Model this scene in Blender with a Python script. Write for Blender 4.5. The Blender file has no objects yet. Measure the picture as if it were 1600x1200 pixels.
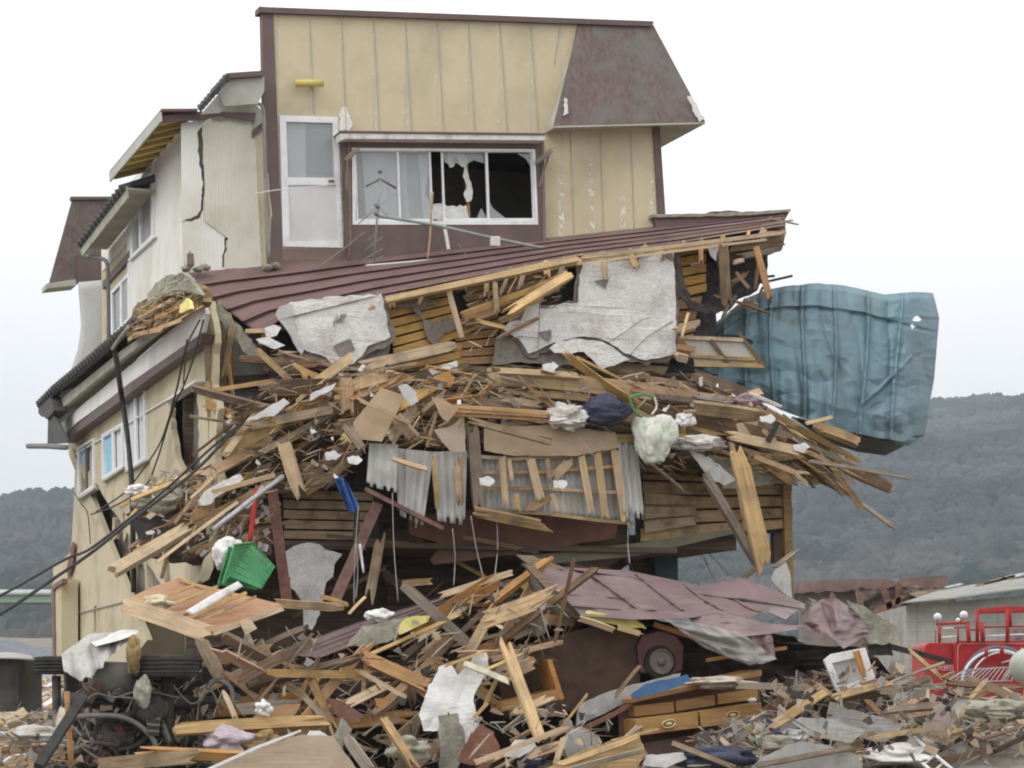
import bpy, bmesh, math, random
from mathutils import Vector, Matrix, noise
from mathutils.geometry import tessellate_polygon
R = math.radians
# ---------------------------------------------------------------- camera, sky, sun
F_PX, HZ = 4225.0, 1110.0
CAM = Vector((0, 0, 2.2)); PITCH = math.atan((HZ-600)/F_PX)
scn = bpy.context.scene; COL = scn.collection
cd = bpy.data.cameras.new('camera'); cam = bpy.data.objects.new('camera', cd); COL.objects.link(cam)
cd.sensor_width = 36; cd.lens = 36*F_PX/1600; cd.clip_start = .5; cd.clip_end = 9000
cam.location = CAM; cam.rotation_euler = (math.pi/2+PITCH, 0, 0); scn.camera = cam
w = bpy.data.worlds.new('World'); scn.world = w; w.use_nodes = True
nt = w.node_tree; nt.nodes.clear()
SUN_EL, SUN_ROT = R(48), R(228)
sky = nt.nodes.new('ShaderNodeTexSky'); sky.sky_type = 'NISHITA'; sky.sun_disc = False
sky.sun_elevation = SUN_EL; sky.sun_rotation = SUN_ROT; sky.air_density = 1.0; sky.dust_density = 4
hsv = nt.nodes.new('ShaderNodeHueSaturation'); hsv.inputs['Saturation'].default_value = .12
nt.links.new(sky.outputs[0], hsv.inputs['Color'])
# overcast: an even white cloud layer over the sky, a little greyer towards the horizon
tc = nt.nodes.new('ShaderNodeTexCoord'); sep = nt.nodes.new('ShaderNodeSeparateXYZ'); nt.links.new(tc.outputs['Generated'], sep.inputs[0])
rmp = nt.nodes.new('ShaderNodeValToRGB'); nt.links.new(sep.outputs['Z'], rmp.inputs[0])
e = rmp.color_ramp.elements; e[0].position = 0; e[0].color = (6.8, 7.0, 7.4, 1); e[1].position = .26; e[1].color = (13.0, 12.9, 12.8, 1)
x = e.new(.11); x.color = (8.8, 8.95, 9.2, 1)
mx = nt.nodes.new('ShaderNodeMix'); mx.data_type = 'RGBA'; mx.inputs[0].default_value = .85
nt.links.new(hsv.outputs[0], mx.inputs[6]); nt.links.new(rmp.outputs[0], mx.inputs[7])
bg = nt.nodes.new('ShaderNodeBackground'); bg.inputs[1].default_value = .125
out = nt.nodes.new('ShaderNodeOutputWorld')
nt.links.new(mx.outputs[2], bg.inputs[0]); nt.links.new(bg.outputs[0], out.inputs[0])
sl = bpy.data.lights.new('sun', 'SUN'); sl.energy = 1.1; sl.angle = R(30); sl.color = (1, .97, .92)
so = bpy.data.objects.new('sun', sl); COL.objects.link(so)
so.rotation_euler = (math.pi/2-SUN_EL, 0, math.pi-SUN_ROT); so.location = (0, 0, 40)
scn.view_settings.view_transform = 'Standard'; scn.view_settings.look = 'None'; scn.view_settings.exposure = 0; scn.view_settings.gamma = 1
cy = scn.cycles; cy.max_bounces = 6; cy.volume_bounces = 0; cy.transparent_max_bounces = 12; cy.filter_width = 2.0
cy.use_adaptive_sampling = True; cy.adaptive_threshold = .02

# ---------------------------------------------------------------- helpers
CP, SP = math.cos(PITCH), math.sin(PITCH)
def ray(px, py):
    x = (px-800)/F_PX; u = (600-py)/F_PX
    return Vector((x, CP-SP*u, SP+CP*u))
def at(px, py, Y):
    d = ray(px, py); return CAM + d*(Y/d.y)
TH = math.atan(1400/F_PX); c_, s_ = math.cos(TH), math.sin(TH)
U = Vector((c_, s_, 0)); D = Vector((-s_, c_, 0)); Z = Vector((0, 0, 1))
P0 = at(320, 800, 39)
class Fr:
    def __init__(s, n, X, back): s.n, s.X, s.b = n, X, back
    def hit(s, px, py, o=0):
        d = ray(px, py); t = ((P0 + s.n*o - CAM).dot(s.n))/d.dot(s.n); return CAM + d*t
    def mat(s, p):
        return Matrix(((s.X.x, s.b.x, 0, p.x), (s.X.y, s.b.y, 0, p.y), (s.X.z, s.b.z, 1, p.z), (0, 0, 0, 1)))
FF = Fr(-D, U, D)          # front planes; o metres towards the camera
SS = Fr(-U, -D, U)         # side planes; o metres outwards
def cut(Y):                # a plane facing the camera at distance Y
    f = Fr(Vector((0, -1, 0)), Vector((1, 0, 0)), Vector((0, 1, 0)))
    f.hit = lambda px, py, o=0: at(px, py, Y-o); return f
WORLD = {}
def link(name, me, mat, M, parent=None):
    o = bpy.data.objects.new(name, me); COL.objects.link(o)
    if mat and not me.materials: me.materials.append(mat)
    WORLD[o.name] = M
    if parent is not None:
        o.parent = parent; o.matrix_local = WORLD[parent.name].inverted() @ M
    else: o.matrix_local = M
    return o
def empty(name, p, rz=0):
    o = bpy.data.objects.new(name, None); COL.objects.link(o); o.empty_display_size = .3
    M = Matrix.Translation(p) @ Matrix.Rotation(rz, 4, 'Z'); o.matrix_local = M; WORLD[o.name] = M; return o
def tag(o, label=None, cat=None, group=None, kind=None):
    if label: o['label'] = label
    if cat: o['category'] = cat
    if group: o['group'] = group
    if kind: o['kind'] = kind
    return o
def mesh(name, vs, fs, smooth=False):
    me = bpy.data.meshes.new(name); me.from_pydata([tuple(v) for v in vs], [], fs); me.update()
    if smooth: me.polygons.foreach_set('use_smooth', [True]*len(me.polygons))
    return me
def wmesh(name, vs, fs, mat, parent=None, smooth=False, origin=None, M=None):
    """vs in world coordinates; origin or matrix M becomes the object's own frame"""
    if M is None:
        p = Vector(origin) if origin is not None else sum((Vector(v) for v in vs), Vector())/len(vs)
        M = Matrix.Translation(p)
    Mi = M.inverted()
    me = mesh(name, [Mi @ Vector(v) for v in vs], fs, smooth)
    return link(name, me, mat, M, parent)
def fixn(o):
    bm = bmesh.new(); bm.from_mesh(o.data); bmesh.ops.recalc_face_normals(bm, faces=bm.faces); bm.to_mesh(o.data); bm.free(); return o
def bevel(o, w=.01, seg=1):
    m = o.modifiers.new('bevel', 'BEVEL'); m.width = w; m.segments = seg; m.limit_method = 'ANGLE'; return o
def prism_geo(loops, th):
    """loops: list of 2D loops (x,z), first outer, the others holes; returns verts, faces of a slab y 0..th"""
    flat = [p for l in loops for p in l]; n = len(flat)
    tris = tessellate_polygon([[Vector((p[0], p[1], 0)) for p in l] for l in loops])
    vs = [(p[0], 0, p[1]) for p in flat] + [(p[0], th, p[1]) for p in flat]
    fs = []
    for t in tris:
        a, b, c = [flat[i] for i in t]
        if (b[0]-a[0])*(c[1]-a[1])-(b[1]-a[1])*(c[0]-a[0]) < 0: t = (t[0], t[2], t[1])
        fs.append(tuple(t)); fs.append((t[0]+n, t[2]+n, t[1]+n))
    k = 0
    for l in loops:
        m = len(l); 
        for i in range(m):
            j = (i+1) % m; fs.append((k+i, k+i+n, k+j+n, k+j))
        k += m
    return vs, fs
def ragged(loop, seed, amp=2.0, step=10):
    """roughen a pixel loop: subdivide its edges and jitter"""
    rnd = random.Random(seed); out = []
    for i, p in enumerate(loop):
        q = loop[(i+1) % len(loop)]; L = math.hypot(q[0]-p[0], q[1]-p[1]); n = max(1, int(L/step))
        for k in range(n):
            t = k/n; a = amp if 0 < k else amp*.5
            out.append((p[0]+(q[0]-p[0])*t+rnd.uniform(-a, a), p[1]+(q[1]-p[1])*t+rnd.uniform(-a, a)))
    return out
def plate(name, fr, loops, th, mat, parent=None, o=0, crumple=0, seed=0, cuts=2):
    """flat slab whose outline is traced in pixels and laid on the plane fr at offset o (front face)"""
    if not isinstance(loops[0], list): loops = [loops]
    pts = [[fr.hit(p[0], p[1], o) for p in l] for l in loops]
    org = sum(pts[0], Vector())/len(pts[0]); M = fr.mat(org); Mi = M.inverted()
    l2 = [[((Mi @ p).x, (Mi @ p).z) for p in l] for l in pts]
    vs, fs = prism_geo(l2, th); me = mesh(name, vs, fs)
    bm = bmesh.new(); bm.from_mesh(me)
    if crumple:
        for _ in range(cuts):
            es = [e for e in bm.edges if e.calc_length() > .18]
            bmesh.ops.subdivide_edges(bm, edges=es, cuts=1); bmesh.ops.triangulate(bm, faces=bm.faces)
        for v in bm.verts:
            q = Vector((v.co.x, v.co.z, seed*7.3))
            v.co.y += crumple*(noise.noise(q*1.3)*1.0+.4*noise.noise(q*4))
    bmesh.ops.recalc_face_normals(bm, faces=bm.faces)
    bm.to_mesh(me); bm.free()
    return link(name, me, mat, M, parent)
def lerp(a, b, t): return tuple(a[i]+(b[i]-a[i])*t for i in range(len(a)))
def curve_at(pts, t):
    """t 0..1 along a polyline by segment length in pixels"""
    L = [math.hypot(pts[i+1][0]-pts[i][0], pts[i+1][1]-pts[i][1]) for i in range(len(pts)-1)]
    s = t*sum(L)
    for i, l in enumerate(L):
        if s <= l or i == len(L)-1: return lerp(pts[i], pts[i+1], min(1, s/max(l, 1e-6)))
        s -= l
def sheet(name, fr, top, bot, nx, ny, mat, parent=None, disp=None, th=.012, drop=None, smooth=True, warp=None):
    """ruled surface between two pixel curves (px,py,o); disp(u,v) -> extra offset towards the viewer"""
    P = []
    for j in range(ny+1):
        v = j/ny
        for i in range(nx+1):
            u = i/nx; q = lerp(curve_at(top, u), curve_at(bot, u), v)
            if warp: dx, dy = warp(u, v); q = (q[0]+dx, q[1]+dy, q[2])
            P.append(fr.hit(q[0], q[1], q[2] + (disp(u, v) if disp else 0)))
    n = len(P); back = -fr.n*th
    vs = P + [p+back for p in P]; fs = []; W = nx+1; keep = set()
    for j in range(ny):
        for i in range(nx):
            if drop and drop((i+.5)/nx, (j+.5)/ny): continue
            a = j*W+i; keep.add((i, j)); fs.append((a, a+W, a+W+1, a+1)); fs.append((a+n, a+1+n, a+W+1+n, a+W+n))
    for (i, j) in keep:
        a = j*W+i
        for (di, dj, p, q) in ((0, -1, a, a+1), (0, 1, a+W+1, a+W), (-1, 0, a+W, a), (1, 0, a+1, a+W+1)):
            if (i+di, j+dj) not in keep: fs.append((p, q, q+n, p+n))
    o = wmesh(name, vs, fs, mat, parent, smooth, M=fr.mat(P[0]))
    return fixn(o)
def catmull(pts, k=6):
    out = []; n = len(pts)
    for i in range(n-1):
        p0, p1, p2, p3 = pts[max(0, i-1)], pts[i], pts[i+1], pts[min(n-1, i+2)]
        for s in range(k):
            t = s/k
            out.append(.5*((2*p1)+(p2-p0)*t+(2*p0-5*p1+4*p2-p3)*t*t+(3*p1-p0-3*p2+p3)*t**3))
    out.append(pts[-1]); return out
def tube_geo(pts, r, seg=8, r2=None):
    vs, fs = [], []; n = len(pts); up = Vector((0, .3, 1)).normalized()
    for i, p in enumerate(pts):
        t = (pts[min(n-1, i+1)]-pts[max(0, i-1)]).normalized()
        a = t.cross(up); a = a.normalized() if a.length > 1e-4 else Vector((1, 0, 0)); b = t.cross(a)
        rr = r if r2 is None else r+(r2-r)*i/max(1, n-1)
        for k in range(seg):
            g = 2*math.pi*k/seg; vs.append(p+a*math.cos(g)*rr+b*math.sin(g)*rr)
    for i in range(n-1):
        for k in range(seg):
            k2 = (k+1) % seg; fs.append((i*seg+k, i*seg+k2, (i+1)*seg+k2, (i+1)*seg+k))
    fs.append(tuple(range(seg))); fs.append(tuple((n-1)*seg+k for k in reversed(range(seg))))
    return vs, fs
def tube(name, pts, r, mat, parent=None, smooth=True, k=6, r2=None, seg=8):
    if k: pts = catmull(pts, k)
    vs, fs = tube_geo(pts, r, seg, r2); return fixn(wmesh(name, vs, fs, mat, parent, smooth, origin=pts[0]))
def join_geo(parts):
    V, Fc = [], []
    for vs, fs in parts:
        k = len(V); V += [Vector(v) for v in vs]; Fc += [tuple(i+k for i in f) for f in fs]
    return V, Fc
def box_geo(c, X, Y_, Z_):
    """c centre, X,Y_,Z_ half-extent vectors"""
    vs = [c+X*a+Y_*b+Z_*d for a in (-1, 1) for b in (-1, 1) for d in (-1, 1)]
    return vs, [(0, 1, 3, 2), (4, 6, 7, 5), (0, 4, 5, 1), (2, 3, 7, 6), (0, 2, 6, 4), (1, 5, 7, 3)]
def beam_mat(a, b, roll=0, face=None):
    X = (b-a).normalized(); f = face if face is not None else Vector((0, -1, 0))
    Yv = (f - X*f.dot(X)); Yv = -Yv.normalized() if Yv.length > 1e-3 else Vector((0, 0, 1))
    Zv = X.cross(Yv); Yr = Yv*math.cos(roll)+Zv*math.sin(roll); Zr = X.cross(Yr)
    M = Matrix((X, Yr, Zr)).transposed().to_4x4(); M.translation = a; return M
def plank_geo(L, w, t, rnd, brk=(1, 1), bow=0, n=5, cols=4):
    """broken board: along +X, width w in Z, thickness t in Y, splintered ends"""
    vs, fs = [], []
    e0 = [rnd.random()**2*w*2.3*brk[0] for _ in range(cols+1)]; e1 = [rnd.random()**2*w*2.3*brk[1] for _ in range(cols+1)]
    W = cols+1
    for side in (-.5, .5):
        for i in range(n+1):
            for c in range(W):
                x = L*i/n
                if i == 0: x += min(e0[c], L*.3)
                if i == n: x -= min(e1[c], L*.3)
                y = side*t + bow*math.sin(math.pi*i/n); z = (c/cols-.5)*w
                if i not in (0, n): z += rnd.uniform(-.02, .02)*w
                elif brk[0 if i == 0 else 1]: y *= rnd.uniform(.4, 1)
                vs.append((x, y, z))
    N = (n+1)*W
    for i in range(n):
        for c in range(cols):
            a = i*W+c; fs.append((a, a+W, a+W+1, a+1)); a += N; fs.append((a, a+1, a+W+1, a+W))
        a = i*W; fs.append((a, a+N, a+W+N, a+W)); a = i*W+cols; fs.append((a, a+W, a+W+N, a+N))
    for c in range(cols):
        fs.append((c, c+1, c+1+N, c+N)); a = n*W+c; fs.append((a, a+N, a+1+N, a+1))
    return vs, fs
PXM = 1/106.0
def plank3(name, a, b, w, t, mat, seed, parent=None, brk=(1, 1), roll=0, bow=0, cols=4):
    rnd = random.Random(seed); L = (b-a).length
    vs, fs = plank_geo(L, w, t, rnd, brk, bow, cols=cols); me = mesh(name, vs, fs)
    return fixn(link(name, me, mat, beam_mat(a, b, roll), parent))
def blob(name, c, rx, ry, rz, mat, seed=0, parent=None, sub=3, amp=.25, freq=1.6, flat=0, fold=.12):
    bm = bmesh.new(); bmesh.ops.create_icosphere(bm, subdivisions=(5 if sub > 2 and fold > .05 else sub), radius=1)
    for v in bm.verts:
        d = v.co.normalized(); q = d*freq+Vector((seed*3.1, seed, 0))
        q2 = Vector((q.x*.55, q.y*3.2, q.z*3.2)) if rx > rz*1.25 else Vector((q.x*3.4, q.y*3.4, q.z*.6))
        k = 1+amp*noise.noise(q)+fold*1.6*(abs(noise.noise(q2))-.2)+fold*.5*(abs(noise.noise(q2*2.3))-.2)+(fold*.4*(abs(noise.noise(q*5))-.15)+fold*.22*(abs(noise.noise(q*11))-.15) if fold > .05 else 0)
        v.co = Vector((d.x*rx*k, d.y*ry*k, max(d.z*rz*k, -rz*(1-flat) if flat else -9)))
    me = bpy.data.meshes.new(name); bm.to_mesh(me); bm.free()
    me.polygons.foreach_set('use_smooth', [True]*len(me.polygons))
    return link(name, me, mat, Matrix.Translation(c) @ Matrix.Rotation(seed, 4, 'Z') if abs(rx-ry) < 1e-6 else Matrix.Translation(c), parent)

def kink(u, v, s, a=5): return abs(noise.noise(Vector((u*a, v*a*.7, s))))-.25*abs(noise.noise(Vector((u*a*2.3, v*a*2, s+4))))
# ---------------------------------------------------------------- materials
def M(name, c1, c2, scale=4, stretch=(1, 1, 1), rough=.8, metal=0, bump=.1, bscale=None, rnd=.0, dirt=None, dscale=.9, damt=.5, detail=6, c3=None, contrast=.35, extra=None, spec=.3):
    m = bpy.data.materials.new(name); m.use_nodes = True; t = m.node_tree; N, L = t.nodes, t.links
    b = N['Principled BSDF']; b.inputs['Roughness'].default_value = rough; b.inputs['Metallic'].default_value = metal
    b.inputs['Specular IOR Level'].default_value = spec
    tc = N.new('ShaderNodeTexCoord'); oi = N.new('ShaderNodeObjectInfo')
    ad = N.new('ShaderNodeVectorMath'); ad.operation = 'MULTIPLY_ADD'; L.new(tc.outputs['Object'], ad.inputs[0]); ad.inputs[1].default_value = stretch
    rv = N.new('ShaderNodeVectorMath'); rv.operation = 'SCALE'; rv.inputs[0].default_value = (37, 91, 53); L.new(oi.outputs['Random'], rv.inputs['Scale']); L.new(rv.outputs[0], ad.inputs[2])
    n1 = N.new('ShaderNodeTexNoise'); n1.inputs['Scale'].default_value = scale; n1.inputs['Detail'].default_value = detail; n1.inputs['Roughness'].default_value = .65; L.new(ad.outputs[0], n1.inputs['Vector'])
    r1 = N.new('ShaderNodeValToRGB'); L.new(n1.outputs[0], r1.inputs[0]); e = r1.color_ramp.elements
    e[0].position = .5-contrast/2; e[0].color = (*c1, 1); e[1].position = .5+contrast/2; e[1].color = (*c2, 1)
    if c3: k = e.new(min(.98, .5+contrast*.75)); k.color = (*c3, 1)
    col = r1.outputs[0]
    if dirt:
        n2 = N.new('ShaderNodeTexNoise'); n2.inputs['Scale'].default_value = dscale; n2.inputs['Detail'].default_value = 5; n2.inputs['Roughness'].default_value = .6; L.new(tc.outputs['Object'], n2.inputs['Vector'])
        r2 = N.new('ShaderNodeMapRange'); r2.inputs[1].default_value = .48; r2.inputs[2].default_value = .68; r2.inputs[4].default_value = damt; L.new(n2.outputs[0], r2.inputs[0])
        mx = N.new('ShaderNodeMix'); mx.data_type = 'RGBA'; L.new(r2.outputs[0], mx.inputs[0]); L.new(col, mx.inputs[6]); mx.inputs[7].default_value = (*dirt, 1); col = mx.outputs[2]
    if extra: col = extra(N, L, tc, col, b)
    if rnd:
        h = N.new('ShaderNodeHueSaturation'); mr = N.new('ShaderNodeMapRange'); mr.inputs[3].default_value = 1-rnd; mr.inputs[4].default_value = 1+rnd*.8
        L.new(oi.outputs['Random'], mr.inputs[0]); L.new(mr.outputs[0], h.inputs['Value'])
        mr2 = N.new('ShaderNodeMapRange'); mr2.inputs[3].default_value = .7; mr2.inputs[4].default_value = 1.15
        fr = N.new('ShaderNodeMath'); fr.operation = 'FRACT'; ml = N.new('ShaderNodeMath'); ml.operation = 'MULTIPLY'; ml.inputs[1].default_value = 17.3
        L.new(oi.outputs['Random'], ml.inputs[0]); L.new(ml.outputs[0], fr.inputs[0]); L.new(fr.outputs[0], mr2.inputs[0]); L.new(mr2.outputs[0], h.inputs['Saturation'])
        L.new(col, h.inputs['Color']); col = h.outputs[0]
    L.new(col, b.inputs['Base Color'])
    if bump:
        bp = N.new('ShaderNodeBump'); bp.inputs['Strength'].default_value = bump; bp.inputs['Distance'].default_value = .02
        if bscale:
            n3 = N.new('ShaderNodeTexNoise'); n3.inputs['Scale'].default_value = bscale; n3.inputs['Detail'].default_value = 5; L.new(tc.outputs['Object'], n3.inputs['Vector']); L.new(n3.outputs[0], bp.inputs['Height'])
        else: L.new(n1.outputs[0], bp.inputs['Height'])
        L.new(bp.outputs[0], b.inputs['Normal'])
    return m
def mathn(N, L, op, a, b=None):
    n = N.new('ShaderNodeMath'); n.operation = op
    for i, v in enumerate((a, b)):
        if v is None: continue
        if isinstance(v, (int, float)): n.inputs[i].default_value = v
        else: L.new(v, n.inputs[i])
    return n.outputs[0]
def mixc(N, L, f, a, col):
    mx = N.new('ShaderNodeMix'); mx.data_type = 'RGBA'
    if isinstance(f, (int, float)): mx.inputs[0].default_value = f
    else: L.new(f, mx.inputs[0])
    L.new(a, mx.inputs[6]); mx.inputs[7].default_value = (*col, 1); return mx.outputs[2]
def streaks(freq, width, colr, amt=.8, axis='X', vs=(1, 1, 1), thr=.5, flake=None):
    """seams every 1/freq metres along the sheet, patchy paint loss along them"""
    def f(N, L, tc, col, b):
        sp = N.new('ShaderNodeSeparateXYZ'); L.new(tc.outputs['Object'], sp.inputs[0])
        x = mathn(N, L, 'MULTIPLY', sp.outputs[axis], freq); x.node.name = 'frq'; ad_ = mathn(N, L, 'ADD', x, 50.0); ad_.node.name = 'off'; fr = mathn(N, L, 'FRACT', ad_)
        d = mathn(N, L, 'ABSOLUTE', mathn(N, L, 'SUBTRACT', fr, .5))
        n = N.new('ShaderNodeTexNoise'); n.inputs['Scale'].default_value = 2.2; n.inputs['Detail'].default_value = 7; n.inputs['Roughness'].default_value = .75
        vm = N.new('ShaderNodeVectorMath'); vm.operation = 'MULTIPLY'; vm.inputs[1].default_value = vs; L.new(tc.outputs['Object'], vm.inputs[0]); L.new(vm.outputs[0], n.inputs['Vector'])
        ww = mathn(N, L, 'MULTIPLY', mathn(N, L, 'MAXIMUM', mathn(N, L, 'SUBTRACT', n.outputs[0], thr-.12), 0.0), width*freq*6)
        m = mathn(N, L, 'LESS_THAN', d, ww); m = mathn(N, L, 'MULTIPLY', m, amt)
        out = mixc(N, L, m, col, colr)
        if flake:
            n2 = N.new('ShaderNodeTexNoise'); n2.inputs['Scale'].default_value = 9; n2.inputs['Detail'].default_value = 8; n2.inputs['Roughness'].default_value = .8; L.new(tc.outputs['Object'], n2.inputs['Vector'])
            low = N.new('ShaderNodeMapRange'); low.inputs[1].default_value = flake[0]; low.inputs[2].default_value = flake[1]; low.inputs[3].default_value = 0; low.inputs[4].default_value = .1; L.new(sp.outputs['Z'], low.inputs[0])
            near = mathn(N, L, 'LESS_THAN', d, .09); gate = mathn(N, L, 'GREATER_THAN', mathn(N, L, 'ADD', n2.outputs[0], low.outputs[0]), .60)
            out = mixc(N, L, mathn(N, L, 'MULTIPLY', near, gate), out, (.78, .77, .72))
            g2 = mathn(N, L, 'GREATER_THAN', n2.outputs[0], .735); out = mixc(N, L, g2, out, (.75, .74, .68))
        return out
    return f
def ribs(freq, depth, axis='X', also=None):
    """fine pressed ribs as a bump on the sheet"""
    def f(N, L, tc, col, b):
        sp = N.new('ShaderNodeSeparateXYZ'); L.new(tc.outputs['Object'], sp.inputs[0])
        s = mathn(N, L, 'SINE', mathn(N, L, 'MULTIPLY', sp.outputs[axis], freq*6.2832))
        bp = N.new('ShaderNodeBump'); bp.inputs['Strength'].default_value = 1; bp.inputs['Distance'].default_value = depth; L.new(s, bp.inputs['Height']); L.new(bp.outputs[0], b.inputs['Normal'])
        if also: col = also(N, L, tc, col, b)
        return col
    return f
W_STR = (.35, 7, 7)
wood = dict(
    L=M('wood_pale', (.42, .275, .125), (.66, .475, .255), 5, W_STR, .8, bump=.25, rnd=.18, dirt=(.22, .16, .10), dscale=2, damt=.45),
    T=M('wood_tan', (.30, .19, .085), (.54, .375, .19), 5, W_STR, .8, bump=.25, rnd=.3, dirt=(.12, .09, .065), dscale=2.4, damt=.55),
    O=M('wood_orange', (.33, .17, .07), (.50, .29, .13), 5, W_STR, .75, bump=.2, rnd=.15, dirt=(.15, .09, .05), dscale=2, damt=.4),
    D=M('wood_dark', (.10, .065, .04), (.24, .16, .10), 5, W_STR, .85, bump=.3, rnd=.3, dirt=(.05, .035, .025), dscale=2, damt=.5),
    G=M('wood_weathered', (.20, .155, .11), (.38, .31, .23), 5, W_STR, .85, bump=.3, rnd=.2, dirt=(.12, .10, .08), dscale=2, damt=.5),
    R=M('steel_rusty', (.13, .055, .04), (.24, .11, .08), 6, (1, 1, 1), .7, .2, bump=.2, rnd=.15, dirt=(.06, .035, .03), dscale=3),
    K=M('black_steel', (.02, .02, .02), (.05, .05, .045), 6, (1, 1, 1), .6, bump=.1, rnd=.1),
    C=M('cream_paint', (.60, .56, .42), (.74, .70, .58), 6, (1, 1, 1), .6, bump=.1, dirt=(.3, .25, .18), dscale=4),
    W=M('white_board', (.66, .67, .68), (.82, .82, .81), 6, (1, 1, 1), .7, bump=.1, rnd=.1, dirt=(.42, .38, .33), dscale=2.5, damt=.6),
    S=M('galvanised_pipe', (.30, .31, .33), (.45, .46, .48), 8, (1, 1, 1), .45, .4, bump=.05, rnd=.1),
    E=M('red_paint', (.42, .02, .025), (.55, .05, .05), 6, (1, 1, 1), .45, bump=.05),
)
beige = M('siding_beige', (.555, .475, .315), (.62, .545, .38), 1.6, (1, 1, .35), .7, bump=.03, dirt=(.44, .385, .27), dscale=.9, damt=.8, extra=streaks(2.13, .012, (.44, .43, .39), .65, vs=(1, 1, .25), flake=(.6, -.9)), contrast=.5)
beige2 = M('siding_beige_side', (.50, .44, .30), (.57, .505, .36), 1.4, (1, 1, .3), .75, bump=.03, dirt=(.36, .31, .21), dscale=1.1, damt=.9, contrast=.5)
brownp = M('brown_trim', (.125, .085, .08), (.175, .125, .115), 3, (1, 1, 1), .6, bump=.08, dirt=(.09, .075, .07), dscale=1.4, damt=.6, contrast=.6)
brownb = M('brown_boarding', (.17, .125, .105), (.24, .18, .15), 4, (.3, 4, 4), .75, bump=.1, dirt=(.12, .09, .08))
mans = M('mansard_brown', (.115, .08, .075), (.20, .16, .15), 17, (1, 1, .5), .8, bump=.35, detail=12, dirt=(.17, .165, .145), dscale=2.2, damt=.9, contrast=.4)
white_c = M('corrugated_white', (.72, .72, .67), (.80, .80, .76), 1.2, (1, 1, .25), .6, bump=0, dirt=(.52, .49, .38), dscale=.8, damt=.5, extra=ribs(25, .0028), contrast=.5)
white_p = M('white_render', (.72, .715, .69), (.82, .815, .80), 1.5, (1, 1, .4), .8, bump=.04, dirt=(.58, .54, .47), dscale=1.1, damt=.5)
plast = M('plaster_rough', (.58, .575, .56), (.84, .835, .825), 16, (1, 1, 1), .9, bump=.9, bscale=30, detail=9, dirt=(.46, .43, .385), dscale=1.9, damt=.75, contrast=.5)
plast_d = M('plaster_brown_coat', (.17, .145, .125), (.27, .24, .21), 12, (1, 1, 1), .95, bump=.7, bscale=25, dirt=(.36, .32, .28), dscale=3)
fel = M('roofing_felt', (.035, .033, .032), (.085, .078, .072), 9, (1, 1, 1), .9, bump=.5, rnd=.1)
gwall = M('grey_plaster_wall', (.32, .315, .30), (.46, .45, .43), 2.5, (1, 1, .5), .85, bump=.1, dirt=(.2, .18, .16), dscale=1.8, damt=.6)
maroon = M('maroon_roofing', (.17, .105, .10), (.225, .148, .142), 2.2, (1, 1, 1), .5, .1, bump=.12, dirt=(.13, .085, .08), dscale=1.3, damt=.7, contrast=.6)
mauve = M('mauve_roofing', (.20, .138, .143), (.27, .195, .20), 2.2, (1, 1, 1), .42, .15, bump=.12, dirt=(.17, .12, .12), dscale=1.5, damt=.7, contrast=.6)
tile = M('roof_tile_dark', (.05, .05, .05), (.12, .118, .115), 9, (1, 1, 1), .75, bump=.3)
soffit = M('soffit_greenish', (.38, .38, .31), (.49, .485, .41), 2, (1, 1, 1), .8, bump=.08, dirt=(.28, .27, .21), dscale=1.5, damt=.6)
greyp = M('grey_flashing', (.46, .455, .44), (.55, .545, .53), 1.5, (1, 1, .4), .55, bump=.05, dirt=(.38, .37, .35), dscale=1.3)
alu = M('window_aluminium', (.72, .73, .74), (.82, .83, .84), 3, (1, 1, 1), .4, .1, bump=.02, dirt=(.5, .48, .45), dscale=3, damt=.5)
doorw = M('door_white', (.60, .60, .60), (.68, .68, .68), 2, (1, 1, 1), .5, bump=.02, dirt=(.52, .51, .49), dscale=1.5)
curt = M('curtain', (.55, .57, .60), (.72, .74, .76), 10, (1, 1, .1), .9, bump=.2)
bluep = M('blue_shutter', (.20, .48, .66), (.28, .58, .74), 3, (1, 1, 1), .5, bump=.03)
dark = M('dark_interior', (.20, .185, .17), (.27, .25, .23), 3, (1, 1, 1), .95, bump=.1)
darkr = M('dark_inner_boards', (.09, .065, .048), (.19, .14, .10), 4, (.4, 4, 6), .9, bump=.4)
teal = M('teal_sheet_metal', (.13, .22, .26), (.18, .275, .32), 1.6, (1, 1, .5), .55, .15, bump=.12, dirt=(.17, .215, .22), dscale=1.2, damt=.5, contrast=.5)
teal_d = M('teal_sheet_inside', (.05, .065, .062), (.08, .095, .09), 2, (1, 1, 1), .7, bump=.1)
yel = M('yellow_foam', (.68, .60, .16), (.80, .74, .32), 7, (1, 1, 1), .9, bump=.4)
asb = M('corrugated_grey', (.34, .345, .34), (.53, .53, .51), 5, (1, 1, .3), .8, bump=.2, dirt=(.42, .35, .24), dscale=2.5, damt=.8)
card = M('tan_panel', (.44, .32, .20), (.50, .375, .245), 3, (1, 1, 1), .75, bump=.03, rnd=.1, dirt=(.34, .25, .16), dscale=2)
copper = M('brown_red_panel', (.17, .085, .06), (.24, .125, .09), 2.5, (1, 1, 1), .7, bump=.08, rnd=.1, dirt=(.10, .06, .045), dscale=2)
conc = M('concrete', (.33, .335, .31), (.45, .45, .42), 4, (1, 1, 1), .9, bump=.2, dirt=(.2, .2, .185), dscale=.8, damt=.7, extra=None)
rubber = M('tyre_rubber', (.022, .022, .022), (.045, .044, .042), 8, (1, 1, 1), .85, bump=.2, dirt=(.11, .10, .085), dscale=3, damt=.6)
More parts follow.
